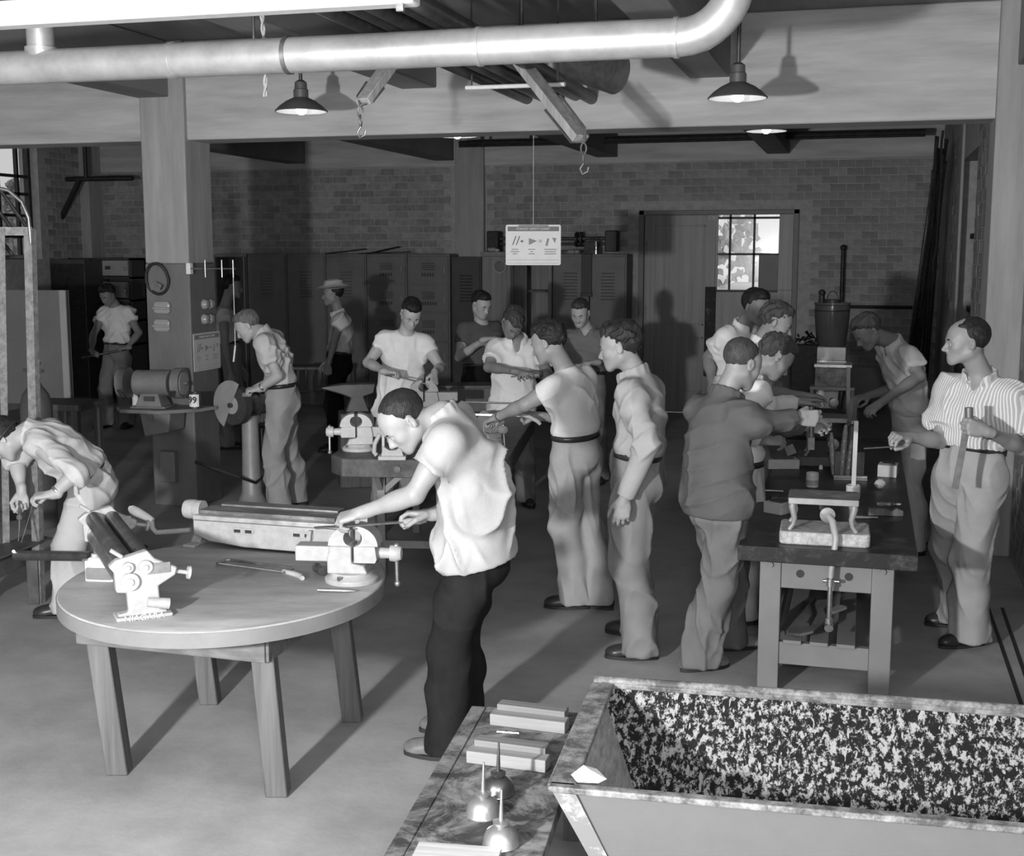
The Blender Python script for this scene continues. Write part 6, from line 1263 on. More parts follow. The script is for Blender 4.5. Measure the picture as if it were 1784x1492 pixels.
    for nm, Hj, sg in (('r', HR, 1), ('l', HL_, -1)):
        q = feet[nm]
        an = nv(fl(*q[:2])) if abs(q[0]) > 5 else base+nv(W(q[0], q[1], 0))
        ank = an+Z*0.095; td = dirs(q[2] if len(q) > 2 else yh+12*sg)[0]
        D_ = np.linalg.norm(ank-Hj); lk = feet.get('bend', 0.992); l1 = min(0.425*s, D_/lk*0.508); l2 = min(0.412*s, D_/lk*0.492)
        kn, qq = ik(Hj, ank, l1, l2, dirs(q[2] if len(q) > 2 else yh)[0]*1.0+Z*0.1)
        if qq > 1.04: WARN.append((label[:30], 'leg'+nm, round(qq, 2)))
        legs[nm] = (Hj, kn, ank, td, an)
        body += [cap(Hj, kn, 0.075*s, 0.052*s, 0.04), cap(kn, ank, 0.05*s, 0.038*s, 0.03)]
    groups = [Group(body, 0.03), Group(head_prims(hc, R, s, neck+utop*0.01), 0.02)]+groups
    v, f = surface(groups, h); v = relax(v, f, 1, 0.35)
    np_obj('body', v, f, skin, root, org)
    # eyes, brows, hair
    T = hd(hc, R, s)
    for m_ in (-1, 1):
        c_ = T(m_*0.031, 0.0790, -0.006)-org; rv = R
        eb = MB().sph(Vector(c_), 0.0125*s, 10); ir = MB().sph(Vector(c_+R[1]*0.0070*s), 0.0066*s, 8)
        eo = eb.build('eye', eye_w, root); ir.build('iris', eye_d, eo)
        MB().tube([Vector(T(m_*0.014, 0.098, 0.013)-org), Vector(T(m_*0.030, 0.096, 0.019)-org), Vector(T(m_*0.047, 0.083, 0.014)-org)], [0.0035*s, 0.0042*s, 0.0028*s], 6).build('eyebrow', hair[1], root)
    if hair[0]: hair_obj(hc, R, s, hair[1], root, org, max(0.005, h*0.9), hair[0], seed)
    # trousers
    hcl = h*1.55
    wT = 0.085; wn_ = up
    lw = leg.get('wide', 1.0)
    Lp = [elp(hip+Z*0.03, frame(0.0), nv((0.160, 0.122, 0.13))*g_, 0.05), elp(hip-Z*0.05-fh*0.035, np.array([rh, fh, Z]), nv((0.152, 0.115, 0.11))*g_, 0.05), elp(spine(0.16), frame(0.16), (0.158*g_, 0.114*g_, 0.07*s), 0.04)]
    for nm in ('r', 'l'):
        Hj, kn, ank, td, an = legs[nm]
        bt = ank-Z*0.045+td*0.0; mid = (kn+ank)/2-td*0.01
        Lp += [cap(Hj-Z*0.02, kn, 0.098*s*lw, 0.085*s*lw, 0.03), cap(kn, mid, 0.084*s*lw, 0.084*s*lw, 0.03), cap(mid, bt-Z*0.09, 0.084*s*lw, 0.093*s*lw, 0.03)]
    Lp += [pla(spine(0.20), frame(0.20)[2]), Prim('p', 0, 'i', c=nv((0, 0, min(legs['r'][4][2], legs['l'][4][2])+0.035)), n=nv((0, 0, -1)))]
    tk = top.get('tuck', True); hemz = hip-up*0.02-Z*top.get('drop', 0.12)
    def postp(P, d):
        if tk: return d
        q = (P-hemz.astype(f4))@unit(up*0.3+Z+nv(W(*top.get('hemtilt', (0, 0, 0))))).astype(f4)
        return d+0.045*np.clip((q+0.01)/0.04, 0, 1).astype(f4)
    v, f = surface([Group(Lp, 0.0)], hcl, postp)
    v = folds(v, f, 0.010, seed+3, 0.8, 0.28); v[:, 2] = np.maximum(v[:, 2], 0.03); v = relax(v, f, 1, 0.3)
    np_obj('trousers', v, f, leg['m'], root, org)
    if top.get('tuck', True) and leg.get('belt', True):
        fb = frame(0.19); cb = spine(0.19); n_ = 28
        ring = [cb+fb[0]*0.164*g_*math.cos(2*PI*i/n_)+fb[1]*0.121*g_*math.sin(2*PI*i/n_) for i in range(n_)]
        mb = MB(); wv_ = fb[2]*0.017
        for p in ring: mb.v += [tuple(p-wv_-org), tuple(p+wv_-org)]
        mb.f = [(2*i, 2*((i+1) % n_), 2*((i+1) % n_)+1, 2*i+1) for i in range(n_)]
        bo = mb.build('belt', leather_d, root); md = bo.modifiers.new('t', 'SOLIDIFY'); md.thickness = 0.008; md.offset = 1
    # shirt
    inf = top.get('inf', 0.012)
    Ls = torso(inf, 0.0, 0.05)
    for S_ in (SR, SL): Ls += [cap(neck-utop*0.045*s, S_-utop*0.004, 0.042*s+inf, 0.050*s+inf, 0.05)]
    Ls += [cap(neck-utop*0.07*s, neck-utop*0.03*s, 0.085*s, 0.066*s, 0.04)]
    low = spine(0.0)
    if top.get('tuck', True): cutp = pla(spine(0.17), -frame(0.17)[2]); Ls += [elp(spine(0.27), frame(0.27), (0.160*g_+inf, 0.120*g_+inf, 0.06), 0.04)]
    else:
        dn = top.get('drop', 0.12); e_ = hip-up*0.02-Z*dn
        Ls += [elp(spine(0.45), frame(0.45), (0.158*g_+inf, 0.120*g_+inf, 0.12), 0.06), elp(spine(0.28), frame(0.28), (0.163*g_+inf, 0.128*g_+inf, 0.12), 0.06), elp(hip+Z*0.02, frame(0.0), (0.172*g_+inf, 0.138*g_+inf, 0.14), 0.06), elp(hip*0.5+e_*0.5, np.array([rh, fh, Z]), (0.176*g_+inf, 0.146*g_+inf, 0.17), 0.06)]; cutp = pla(e_, -unit(up*0.3+Z+nv(W(*top.get('hemtilt', (0, 0, 0))))))
    Ls += [cutp]
    GS = [Group(Ls, 0.0)]
    for nm in ('r', 'l'):
        S_, el, wv = arms[nm]; fr_ = top.get('sleeve', 0.55)
        if fr_ <= 1:
            e2 = S_+(el-S_)*fr_; a_ = unit(el-S_)
            GS.append(Group([cap(S_, e2+a_*0.08, 0.052*s+inf, (0.054+top.get('flare', 0.012))*s+inf*0.6, 0.03), pla(e2, a_)], 0.075))
        else:
            fx = fr_-1; e2 = el+(wv-el)*fx; a_ = unit(wv-el)
            GS.append(Group([cap(S_, el, 0.053*s+inf, 0.048*s+inf, 0.03), cap(el, e2+a_*0.05, 0.048*s+inf, 0.034*s+inf, 0.03), pla(e2, a_)], 0.05))
    carve = []
    nb = neck; ff = fr1[1]
    if top.get('collar'):
        cp = []
        for i in range(11):
            t = math.radians(-155+31*i); rad = 0.072*s+0.010*abs(math.sin(t/2))*s
            dirn = -ff*math.cos(t)+rts*math.sin(t); cp.append(nb+dirn*rad+utop*(0.022-0.030*(1-math.cos(t))/2)*s+ff*0.012*s)
        for lift, rr in ((0.0, 0.011), (0.018, 0.0095), (-0.016, 0.012)):
            for i in range(10): GS.append(Group([cap(cp[i]+utop*lift, cp[i+1]+utop*lift, rr*s)], 0.008, 0.02))
        op = top.get('open', 0.10)
        carve = [cap(nb+ff*0.075*s+utop*0.02, nb+ff*0.140*s-utop*op*s, 0.042*s, 0.012*s)]
    else:
        carve = [elp(nb+utop*0.035*s+ff*0.025*s, np.array([rts, ff, utop]), nv((0.078, 0.085, 0.060))*s)]
    if top.get('tuck', True) is False and top.get('frontopen'): pass
    cg = carve
    def post(P, d):
        for c_ in cg:
            lo, hi = c_.box(); m = ((P > lo-0.05) & (P < hi+0.05)).all(1)
            if m.any(): d[m] = smax(d[m], -c_.ev(P[m]), 0.004)
        return d
    v, f = surface(GS, hcl, post)
    v0 = v; v = folds(v, f, 1.35*top.get('fold', 0.009), seed+11, top.get('freq', 0.9))
    if not tk:
        qh = (v0-hemz)@unit(up*0.3+Z+nv(W(*top.get('hemtilt', (0, 0, 0))))); wgt = np.clip((qh-0.002)/0.05, 0.12, 1)[:, None]; v = v0+(v-v0)*wgt
    if tk: v = v0+(v-v0)*np.clip(((v0-spine(0.17))@frame(0.17)[2]-0.004)/0.05, 0.1, 1)[:, None]
    wn2 = np.clip((np.linalg.norm(v0-(neck+utop*0.01), axis=1)-0.085*s)/0.06, 0.08, 1)[:, None]; v = v0+(v-v0)*wn2
    v = relax(v, f, 1, 0.25)
    so = np_obj(top.get('name', 'shirt'), v, f, top['m'], root, org)
    if top.get('pocket'):
        pc = spine(0.62)+frame(0.62)[1]*(0.116*g_+inf)+frame(0.62)[0]*0.085*top['pocket']*s
        MB().box(Vector(pc-org), (0.10, 0.012, 0.11), Matrix(frame(0.62)).transposed()).build('pocket', top['m'], root, 0.004)
    # shoes
    for nm in ('r', 'l'):
        Hj, kn, ank, td, an = legs[nm]
        so_ = bpy.data.objects.new('shoe', UPPER if shoes is leather_d else shoe_of(shoes)); COL.objects.link(so_); so_.parent = root
        so_.location = Vector(an-org); so_.rotation_euler = (0, 0, math.atan2(td[1], td[0])-PI/2); so_.scale = (s, s, s)
        sl = bpy.data.objects.new('sole', SOLE); COL.objects.link(sl); sl.parent = so_
    return dict(root=root, org=org, arms=arms, hands=hands, head=T, R=R, hc=hc, spine=spine, frame=frame, s=s)
UPPER.materials.append(leather_d); SOLE.materials.append(rubber)
_sh = {}
def shoe_of(m):
    if m not in _sh: q = UPPER.copy(); q.materials.clear(); q.materials.append(m); _sh[m] = q
    return _sh[m]
def rot3(d):
    """rows x', y', d for an ellipsoid lying along d"""
    d = unit(d); a = nv((0, 0, 1)) if abs(d[2]) < 0.9 else nv((1, 0, 0)); x = unit(np.cross(a, d)); return np.array([x, np.cross(d, x), d])
# ------------------------------------------------------------------ the eighteen men
white_tee = cloth('white_tee', 0.80); white_shirt = cloth('white_shirt', 0.80); dimmed_white = cloth('flash_dimmed_shirt', 0.38); flash_dimmed_tee = cloth('flash_dimmed_tee', 0.66); khaki = cloth('khaki', 0.22); khaki_l = cloth('light_khaki', 0.33); denim = cloth('dark_denim', 0.018, 0.9, 0.3)  # nearer white shirt and undershirt darkened in colour to offset flash falloff
jacket_g = cloth('grey_jacket', 0.10); slack_g = cloth('grey_slacks', 0.16); black_c = cloth('black_trousers', 0.014); dark_tee = cloth('dark_tee', 0.11); pale_w = cloth('pale_work_shirt', 0.55); pale_t = cloth('pale_trousers', 0.50); grey_s = cloth('grey_shirt', 0.20)
stripe_m = cloth('striped_shirt', 0.55)
def stripes():
    nt = stripe_m.node_tree; b = nt.nodes['Principled BSDF']; tc = nt.nodes.new('ShaderNodeTexCoord'); wv = nt.nodes.new('ShaderNodeTexWave')
    mp = nt.nodes.new('ShaderNodeMapping'); mp.inputs['Rotation'].default_value = (0, 0, 0.9)
    wv.wave_type = 'BANDS'; wv.bands_direction = 'X'; wv.inputs['Scale'].default_value = 24; wv.inputs['Distortion'].default_value = 0.6
    cr = nt.nodes.new('ShaderNodeValToRGB'); e = cr.color_ramp.elements; e[0].position = 0.55; e[0].color = (0.42, 0.42, 0.42, 1); e[1].position = 0.75; e[1].color = (0.70, 0.70, 0.70, 1)
    nt.links.new(tc.outputs['Object'], mp.inputs['Vector']); nt.links.new(mp.outputs['Vector'], wv.inputs['Vector']); nt.links.new(wv.outputs['Fac'], cr.inputs['Fac']); nt.links.new(cr.outputs['Color'], b.inputs['Base Color'])
stripes()
PP = {}
NEAR, MID, FAR = 0.0055, 0.0075, 0.0095
# man in the foreground filing at the round table
PP['front'] = person('man in untucked white shirt and dark denim bending over the round table', dict(hip=(828, 962, 5.12), neck=(774, 726, 5.10), head=(705, 733, 5.04)), -82, -80, (-106, 46, 0),
    dict(w=(632, 893, 5.00), e=(722, 862, 4.90), pose='pinch', n=(0, 0.3, -1), d=(-0.8, 0.1, -0.25)), dict(w=(752, 897, 5.22), hint=(0.3, 0.2, -1), pose='hold', n=(-0.2, -0.3, -1), d=(-1, 0.05, 0.02)),
    dict(base=(792, 1300), l=(778, 1322, -72), r=(806, 1272, -95)), dict(m=dimmed_white, tuck=False, drop=0.02, sleeve=0.52, flare=0.03, collar=True, fold=0.015, inf=0.018, hemtilt=(-0.2, 0, 0)), dict(m=denim, wide=1.05), ('crew', hair_blk), h=NEAR, shoes=leather_m, hunch=0.09, seed=1, skin=mat('lit_skin', 0.30, 0.5, 0, 0.10, 9, 0.06, 120.0))  # skin copy with its colour lowered to offset the strong near flash
# khaki man standing with his arm hanging
PP['khaki'] = person('man in khaki long-sleeved shirt and trousers standing with arm hanging', dict(hip=(1108, 822, 6.32), neck=(1108, 652, 6.32), head=(1081, 604, 6.32)), -72, -68, (-72, 12, 0),
    dict(w=(1088, 868, 6.10), e=(1128, 775, 6.06), pose='relax', n=(0.2, 1, 0), d=(-0.15, 0, -1)), dict(w=(1112, 862, 6.58), hint=(0.6, 0.1, -0.2), pose='relax', d=(0, 0, -1), n=(0, -1, 0)),
    dict(base=(1105, 1140), l=(1118, 1148, -85), r=(1112, 1108, -68)), dict(m=khaki_l, sleeve=1.97, collar=True, fold=0.008), dict(m=khaki, wide=1.08), ('wavy', hair_blk), h=NEAR, seed=2, skin=skin_med)
# man in the grey jacket
PP['jacket'] = person('man in dark grey work jacket reaching to the furnace on the black bench', dict(hip=(1252, 868, 6.08), neck=(1262, 690, 6.10), head=(1292, 634, 6.12)), 62, 58, (58, 22, 0),
    dict(w=(1402, 742, 6.45), hint=(0, 0.2, -1), pose='hold', n=(0.3, -0.8, -0.3)), dict(w=(1388, 728, 6.02), e=(1318, 738, 5.92), pose='hold', n=(0.2, 0.9, -0.2), d=(1, 0.1, -0.05)),
    dict(base=(1240, 1165), l=(1272, 1132, 75), r=(1212, 1168, 70)), dict(m=jacket_g, name='jacket', tuck=False, drop=0.06, sleeve=1.93, collar=True, fold=0.007, inf=0.014), dict(m=slack_g, wide=1.08), ('crew', hair_brn), h=NEAR, shoes=leather_t, skin=skin_med, seed=3)
# man bending in white between the jacket and the bench
PP['white_bend'] = person('man in white shirt bending low over the bench behind the grey jacket', dict(hip=(1290, 838, 7.05), neck=(1300, 655, 7.05), head=(1350, 622, 7.02)), 70, 68, (80, 40, 0),
    dict(w=(1388, 700, 7.45), hint=(0, 0, -1), pose='flat', n=(0, 0, -1)), dict(w=(1330, 768, 6.85), hint=(-0.5, -0.3, -1), pose='pinch', n=(0.2, 0.5, -0.8), d=(1, 0, 0)),
    dict(base=(1290, 1080), l=(1296, 1060, 80), r=(1290, 1088, 75)), dict(m=white_shirt, sleeve=1.92, collar=True, fold=0.009), dict(m=pale_t), ('wavy', hair_brn), h=MID, seed=4, skin=skin_med)
PP['white_lean'] = person('man in white open-collared shirt leaning in, second from the door', dict(hip=(1312, 735, 8.1), neck=(1325, 598, 8.1), head=(1352, 562, 8.05)), 95, 95, (100, 24, 0),
    dict(w=(1400, 690, 8.4), hint=(0, 0, -1), pose='relax'), dict(w=(1370, 700, 7.9), hint=(0, -0.3, -1), pose='relax'),
    dict(base=(1305, 985), l=(-0.05, 0.12), r=(0.02, -0.12)), dict(m=white_shirt, sleeve=0.6, collar=True, open=0.06), dict(m=khaki), ('wavy', hair_brn), h=MID, seed=5, skin=skin_med)
PP['door_man'] = person('tall man in white short-sleeved shirt watching in front of the door', dict(hip=(1285, 690, 9.1), neck=(1295, 568, 9.1), head=(1317, 535, 9.02)), 140, 140, (138, 14, 0),
    dict(w=(1345, 665, 8.9), hint=(0, 0, -1), pose='relax'), dict(w=(1240, 668, 8.95), e=(1234, 622, 9.15), pose='relax'),
    dict(base=(1285, 925), l=(0.12, 0.0), r=(-0.12, 0.0)), dict(m=white_shirt, sleeve=0.62, collar=True, open=0.05), dict(m=slack_g), ('short', hair_blk), s=1.04, h=MID, skin=skin_tan, seed=6)
PP['bench_bend'] = person('man in pale coveralls bending over the far side of the black bench', dict(hip=(1585, 745, 8.85), neck=(1556, 598, 8.8), head=(1512, 577, 8.75)), -95, -97, (-100, 40, 0),
    dict(w=(1535, 702, 8.35), e=(1602, 655, 8.5), pose='hold', n=(0, 0.3, -1)), dict(w=(1512, 690, 8.9), hint=(0.4, 0.2, -1), pose='hold', n=(0, 0.2, -1)),
    dict(base=(1590, 955), l=(1592, 968, -100), r=(1604, 948, -95)), dict(m=pale_w, name='coverall_top', tuck=True, sleeve=0.66, collar=True, flare=0.02), dict(m=pale_t, belt=False), ('short', hair_brn), h=MID, skin=skin_tan, seed=7, hunch=0.08)
PP['stripe'] = person('man in striped shirt beside the brick wall holding a flat bar', dict(hip=(1690, 812, 6.42), neck=(1708, 655, 6.42), head=(1684, 596, 6.40)), -142, -140, (-82, 3, 0),
    dict(w=(1718, 752, 6.05), e=(1782, 780, 6.30), pose='grip', n=(-0.2, 0.3, 0.0), d=(-0.9, -0.15, 0.25)), dict(w=(1582, 762, 6.30), hint=(0.2, 0, -1), pose='pinch', n=(0, 0.3, -1)),
    dict(base=(1690, 1120), l=(1690, 1125, -105), r=(1672, 1092, -80)), dict(m=stripe_m, sleeve=0.72, collar=True, open=0.08, flare=0.025), dict(m=khaki_l, wide=1.1), ('bald', hair_blk), h=NEAR, seed=8, girth=0.98, skin=skin_med)
PP['reach'] = person('man in white undershirt and khaki trousers sawing at the centre bench', dict(hip=(1002, 782, 7.35), neck=(985, 645, 7.35), head=(956, 597, 7.32)), -52, -50, (-62, 20, 0),
    dict(w=(866, 727, 7.45), e=(915, 705, 7.25), pose='grip', n=(0, 0.4, -1)), dict(w=(938, 725, 7.72), hint=(0.3, 0, -1), pose='grip', n=(0, 0.3, -1)),
    dict(base=(1010, 1060), l=(1004, 1060, -85), r=(1046, 1060, -60)), dict(m=flash_dimmed_tee, sleeve=0.42, fold=0.006, inf=0.008), dict(m=khaki_l, wide=1.08), ('wavy', hair_blk), h=NEAR, seed=9, skin=skin_med)
PP['tee'] = person('man in white undershirt filing at the rear vise, facing the camera', dict(hip=(692, 722, 10.35), neck=(708, 578, 10.3), head=(716, 546, 10.2)), 172, 172, (165, 38, 6),
    dict(w=(757, 652, 9.95), e=(768, 640, 10.25), pose='hold', n=(-0.6, 0.3, -0.5), d=(0.0, -0.6, -0.5)), dict(w=(672, 648, 9.95), e=(641, 632, 10.2), pose='grip', n=(0.1, 0, -1), d=(1, -0.2, -0.05)),
    dict(base=(690, 885), l=(0.12, 0.0), r=(-0.12, 0.0)), dict(m=white_tee, sleeve=0.42, tuck=False, drop=0.0, fold=0.007), dict(m=khaki_l), ('short', hair_blk), h=MID, seed=10)
PP['dark_tee'] = person('man in dark grey undershirt with folded arms behind the bench', dict(hip=(835, 655, 11.6), neck=(838, 560, 11.6), head=(838, 531, 11.55)), 150, 150, (140, 22, 0),
    dict(w=(850, 600, 11.35), e=(868, 618, 11.45), pose='relax', n=(0, 0, -1), d=(-1, 0, 0.1)), dict(w=(845, 592, 11.3), e=(800, 622, 11.45), pose='relax', n=(0, 0, -1), d=(1, 0.1, 0.2)),
    dict(base=(835, 830), l=(0.12, 0), r=(-0.12, 0)), dict(m=dark_tee, sleeve=0.5, fold=0.006), dict(m=denim), ('short', hair_blk), h=FAR, seed=11)
PP['white_down'] = person('man in white short-sleeved shirt with bowed head and falling forelock', dict(hip=(892, 715, 10.2), neck=(900, 590, 10.15), head=(893, 562, 9.98)), 176, 176, (168, 52, 10),
    dict(w=(932, 652, 9.75), hint=(1, 0.3, -1), pose='pinch', n=(-0.2, 0, -1), d=(-0.7, -0.4, 0.1)), dict(w=(900, 648, 9.75), e=(851, 640, 10.0), pose='flat', n=(0, 0, -1), d=(1, -0.2, -0.1)),
    dict(base=(892, 880), l=(0.12, 0), r=(-0.12, 0)), dict(m=white_shirt, sleeve=0.66, tuck=False, drop=0.05, collar=True, open=0.14, flare=0.03), dict(m=khaki), ('flop', hair_brn), h=MID, skin=skin_tan, seed=12)
PP['grey'] = person('man in grey shirt with cropped hair standing before the stencilled lockers', dict(hip=(1022, 668, 11.3), neck=(1022, 575, 11.3), head=(1011, 545, 11.22)), -165, -165, (-162, 24, 0),
    dict(w=(1038, 632, 11.0), e=(1062, 625, 11.2), pose='hold', n=(0, 0, -1), d=(-1, -0.2, 0)), dict(w=(1010, 640, 11.0), hint=(-1, 0, -1), pose='hold'),
    dict(base=(1022, 840), l=(0.12, 0), r=(-0.12, 0)), dict(m=grey_s, sleeve=0.7, collar=True, open=0.06), dict(m=khaki), ('short', hair_brn), h=FAR, seed=13)
PP['grinder'] = person('man in pale shirt leaning over the pedestal grinder', dict(hip=(492, 692, 10.2), neck=(458, 580, 10.2), head=(432, 568, 10.15)), -90, -88, (-95, 34, 0),
    dict(w=(452, 678, 9.98), e=(484, 655, 9.95), pose='grip', n=(0, 0.3, -1), d=(-1, 0, -0.1)), dict(w=(446, 676, 10.3), hint=(0.3, 0, -1), pose='grip', n=(0, -0.3, -1)),
    dict(base=(495, 885), l=(488, 893, -92), r=(520, 880, -80)), dict(m=pale_w, sleeve=0.6, collar=True, fold=0.010, flare=0.02), dict(m=khaki_l, wide=1.1), ('short', hair_fair), h=MID, seed=14, hunch=0.08)
PP['hat'] = person('man in straw hat and black trousers before the lockers', dict(hip=(590, 630, 13.4), neck=(590, 545, 13.4), head=(580, 513, 13.36)), -98, -98, (-100, 4, 0),
    dict(w=(572, 636, 13.15), e=(584, 588, 13.2), pose='grip', n=(0, 1, 0), d=(0, 0, -1)), dict(w=(575, 628, 13.6), hint=(0.5, 0, -0.3), pose='relax'),
    dict(base=(590, 786), l=(586, 789, -98), r=(594, 784, -98)), dict(m=pale_w, sleeve=0.45, collar=True), dict(m=black_c), ('short', hair_blk), h=FAR, skin=skin_tan, seed=15)
PP['hidden'] = person('man in pale sleeveless shirt standing half behind the column', dict(hip=(402, 612, 13.4), neck=(392, 536, 13.4), head=(404, 500, 13.38)), 80, 80, (82, 6, 0),
    dict(w=(420, 640, 13.6), hint=(-0.5, 0, -0.5), pose='relax'), dict(w=(402, 650, 13.2), e=(392, 600, 13.15), pose='relax', d=(0.1, 0, -1)),
    dict(base=(400, 780), l=(0, 0.12), r=(0, -0.12)), dict(m=pale_w, sleeve=0.2), dict(m=khaki), ('short', hair_blk), h=FAR, skin=skin_tan, seed=16)
PP['far'] = person('man in white undershirt beyond the column holding a rod', dict(hip=(203, 615, 15.3), neck=(200, 532, 15.3), head=(188, 514, 15.2)), -160, -160, (-155, 28, 0),
    dict(w=(222, 606, 15.05), e=(242, 580, 15.2), pose='grip', d=(-1, -0.2, 0)), dict(w=(160, 612, 15.0), e=(162, 585, 15.15), pose='grip', d=(0.5, -0.6, -0.2)),
    dict(base=(205, 745), l=(0.14, 0), r=(-0.14, 0)), dict(m=white_tee, sleeve=0.45), dict(m=khaki), ('wavy', hair_blk), h=FAR, skin=skin_tan, seed=17)
PP['weld'] = person('man in pale work clothes and goggles bent double welding a pipe', dict(hip=(160, 838, 7.35), neck=(52, 752, 7.25), head=(8, 764, 7.2)), -90, -90, (-92, 55, 0),
    dict(w=(92, 862, 6.90), e=(132, 826, 6.95), pose='hold', n=(-0.3, 0.2, -1), d=(-1, 0.0, -0.1)), dict(w=(38, 858, 7.25), e=(28, 800, 7.35), pose='grip', n=(0, -0.5, -0.2), d=(0, -0.1, -1)),
    dict(base=(160, 1060), l=(118, 1074, -100), r=(190, 1050, -85)), dict(m=pale_w, sleeve=1.25, collar=True, fold=0.006, inf=0.022), dict(m=pale_t, wide=1.12), ('short', hair_blk), h=NEAR, seed=18, hunch=0.10)
for w_ in WARN: print('REACH', w_)
# ------------------------------------------------------------------ tools in hands and worn things
def grip(pk, side, off=(0.075, 0.0, 0.03)):
    Pf, n2, sd, d2 = PP[pk]['hands'][side]; return Vector(Pf(*off)), Vector(n2), Vector(sd), Vector(d2)
def held(name, label, cat, p, parts):
    t = thing(name, label, cat, p); 
    for nm, mb, m in parts: mb.build(nm, m, t)
    return t
# file of the man in the foreground: from the right hand to the left
p, n2, sd, d2 = grip('front', 'r'); q = Vector(PP['front']['hands']['l'][0](0.10, 0.0, 0.035)); d_ = (q-p).normalized()
held('long_file', 'long flat file with a wooden handle held by the man in the white shirt', 'file', p, [('blade', MB().bar(d_*0.06, d_*0.46, 0.026, 0.007), dull_steel), ('handle', MB().tube([-d_*0.06, -d_*0.03, d_*0.03, d_*0.07], [0.010, 0.016, 0.015, 0.008], 12), wood_x)])
# flat bar of the striped man
p, n2, sd, d2 = grip('stripe', 'l'); up_ = Vector(at(1688, 712, depth(p))-p); dn_ = Vector(at(1664, 852, depth(p)-0.05)-p)
held('flat_bar', 'dark flat bar with a ribbed top held by the man in the striped shirt', 'bar', p, [('bar', MB().bar(dn_, up_*0.6, 0.030, 0.010, (0, 1, 0)), dark_steel), ('ribbed_top', MB().cyl(up_*0.55, up_*1.05, 0.020, None, 14), mat('ribbed_steel', 0.2, 0.4, 0.5, 0.3, 40))])
p, n2, sd, d2 = grip('stripe', 'r', (0.13, 0.03, 0.05)); e_ = Vector(at(1505, 782, depth(p)+0.05)-p)
held('thin_rod', 'thin solder rod in the reaching hand of the striped man', 'rod', p, [('rod', MB().cyl(-e_*0.35, e_, 0.004, None, 8), dark_steel)])
# file of the man in the undershirt at the rear vise
p, n2, sd, d2 = grip('tee', 'r'); q = Vector(PP['tee']['hands']['l'][0](0.09, 0.0, 0.04)); d_ = (q-p).normalized(); L_ = (q-p).length
held('flat_file', 'broad file held between the hands at the rear vise', 'file', p, [('blade', MB().bar(d_*0.04, d_*(L_+0.06), 0.035, 0.010), dark_steel), ('handle', MB().cyl(-d_*0.08, d_*0.05, 0.015, 0.012, 12), wood_dark)])
p, n2, sd, d2 = grip('white_down', 'l'); held('small_rule', 'small dark gauge in the hands of the man with the forelock', 'gauge', p, [('gauge_body', MB().bar(Vector((-0.12, 0, 0)), Vector((0.10, 0.02, 0.02)), 0.03, 0.012), dark_steel)])
p, n2, sd, d2 = grip('far', 'l'); q = Vector(PP['far']['hands']['r'][0](0.075, 0, 0.03)); d_ = (q-p)
held('long_rod', 'dark rod held across the body by the far man in white', 'rod', p, [('rod', MB().cyl(-d_*0.25, d_*1.5, 0.014, None, 10), dark_steel)])
p, n2, sd, d2 = grip('white_bend', 'r', (0.10, 0.0, 0.045)); held('trowel', 'small pointed trowel held over the long pale brick', 'trowel', p, [('handle', MB().cyl(Vector((-0.02, 0, 0.05)), Vector((0.02, 0, 0.01)), 0.012, 0.009, 10), wood_dark), ('blade', MB().prism([(0, 0), (0.045, 0.02), (0.07, -0.03), (0.02, -0.05)], 0.003, Vector((0.02, 0, 0.0))), dark_steel)])
p, n2, sd, d2 = grip('jacket', 'r', (0.085, 0, 0.035)); held('iron_clamp', 'dark iron held upright in the jacket man\'s hand', 'iron', p, [('shank', MB().cyl(Vector((0, 0, 0.06)), Vector((0.005, 0, -0.10)), 0.014, 0.012, 10), black_iron), ('head', MB().box((0.005, 0, -0.12), (0.03, 0.03, 0.06)), black_iron)])
p, n2, sd, d2 = grip('weld', 'r', (0.075, 0, 0.03)); e_ = Vector(at(32, 945, 7.02)-p); 
held('welding_torch', 'slim welding torch pointing down at the pipe', 'torch', p, [('body', MB().cyl(-e_*0.15, e_*0.35, 0.013, 0.010, 12), dull_steel), ('tip', MB().tube([e_*0.35, e_*0.7, e_*0.98], [0.007, 0.006, 0.004], 8), bright_steel), ('knob', MB().lathe([(0, 0), (0.017, 0), (0.017, 0.015), (0, 0.015)], e_*0.3, e_, 12), mat('brass', 0.4, 0.35, 0.8, 0.1, 9))])
p, n2, sd, d2 = grip('weld', 'l', (0.12, 0.03, 0.03)); e_ = Vector(at(37, 945, 7.02)-p); held('filler_rod', 'thin filler wire held to the weld', 'rod', p, [('wire', MB().cyl(-e_*0.1, e_, 0.002, None, 6), bright_steel)])
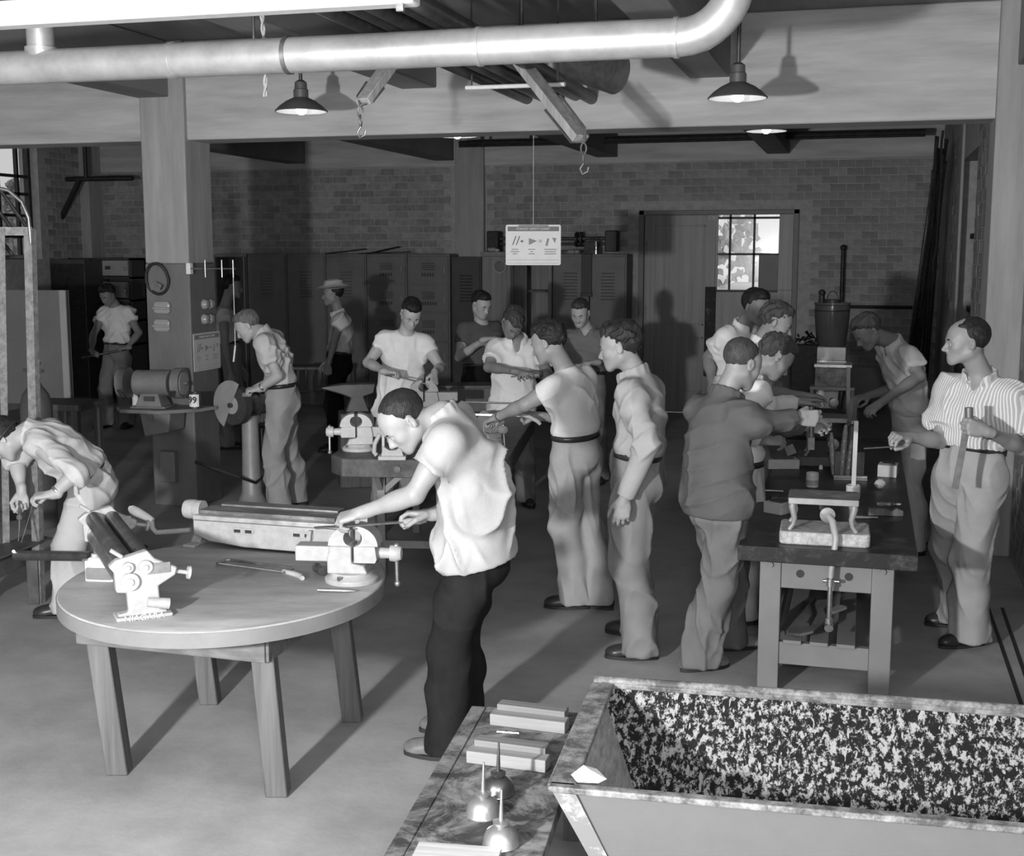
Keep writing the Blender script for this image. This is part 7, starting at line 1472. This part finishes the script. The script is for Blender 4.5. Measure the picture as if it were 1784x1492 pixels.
p, n2, sd, d2 = grip('grinder', 'l', (0.10, 0.0, 0.04)); held('workpiece', 'small bright workpiece held against the grinding wheel', 'workpiece', p, [('piece', MB().box((-0.01, 0, 0), (0.07, 0.02, 0.03)), bright_steel)])
# hat
Hd = PP['hat']; T = Hd['head']; c_ = Vector(T(0, -0.018, 0.060)-Hd['org']); R3 = Matrix(Hd['R']).transposed()
def hat_part(prof, sx=1, sy=1.22, bend=0.0):
    mb = MB(); mb.lathe(prof, (0, 0, 0), (0, 0, 1), 32, cap=False); mb.v = [tuple(R3 @ Vector((x*sx, y*sy, z+bend*(x*x)*6))+c_) for x, y, z in mb.v]; return mb
straw = mat('straw', 0.42, 0.8, 0, 0.2, 60, 0.3)
hb = hat_part([(0.086, 0.0), (0.088, 0.05), (0.080, 0.085), (0.05, 0.10), (0.02, 0.088), (0, 0.086)]).build('hat_crown', straw, Hd['root'])
hat_part([(0.082, 0.004), (0.12, 0.002), (0.160, 0.012), (0.162, 0.016), (0.12, 0.008), (0.082, 0.010)], 1, 1.12, 0.25).build('hat_brim', straw, Hd['root']); hat_part([(0.0885, 0.004), (0.090, 0.028)]).build('hat_band', print_dark, Hd['root'])
# goggles of the welder and wrist watches
Wd = PP['weld']; T = Wd['head']; o_ = Wd['org']; Rw = Wd['R']
for m_ in (-1, 1): MB().cyl(Vector(T(m_*0.032, 0.085, -0.004)-o_), Vector(T(m_*0.034, 0.125, -0.004)-o_), 0.027, 0.025, 16).build('goggle_cup', rubber, Wd['root'])
MB().tube([Vector(T(0.088*math.sin(a), -0.015+0.105*math.cos(a), 0.0)-o_) for a in [0.35+q*0.265 for q in range(22)]], 0.007, 8).build('goggle_strap', rubber, Wd['root'])
for pk, sd_ in (('stripe', 'l'), ('reach', 'l'), ('grinder', 'l'), ('weld', 'l'), ('hat', 'l')):
    S_, e_, w_ = PP[pk]['arms'][sd_]; d_ = unit(w_-e_); c_ = w_-d_*0.028-PP[pk]['org']; MB().lathe([(0.032, -0.009), (0.034, -0.006), (0.034, 0.006), (0.032, 0.009)], Vector(c_), Vector(d_), 20, cap=False).build('watch_strap', leather_d if pk == 'stripe' else dull_steel, PP[pk]['root'])
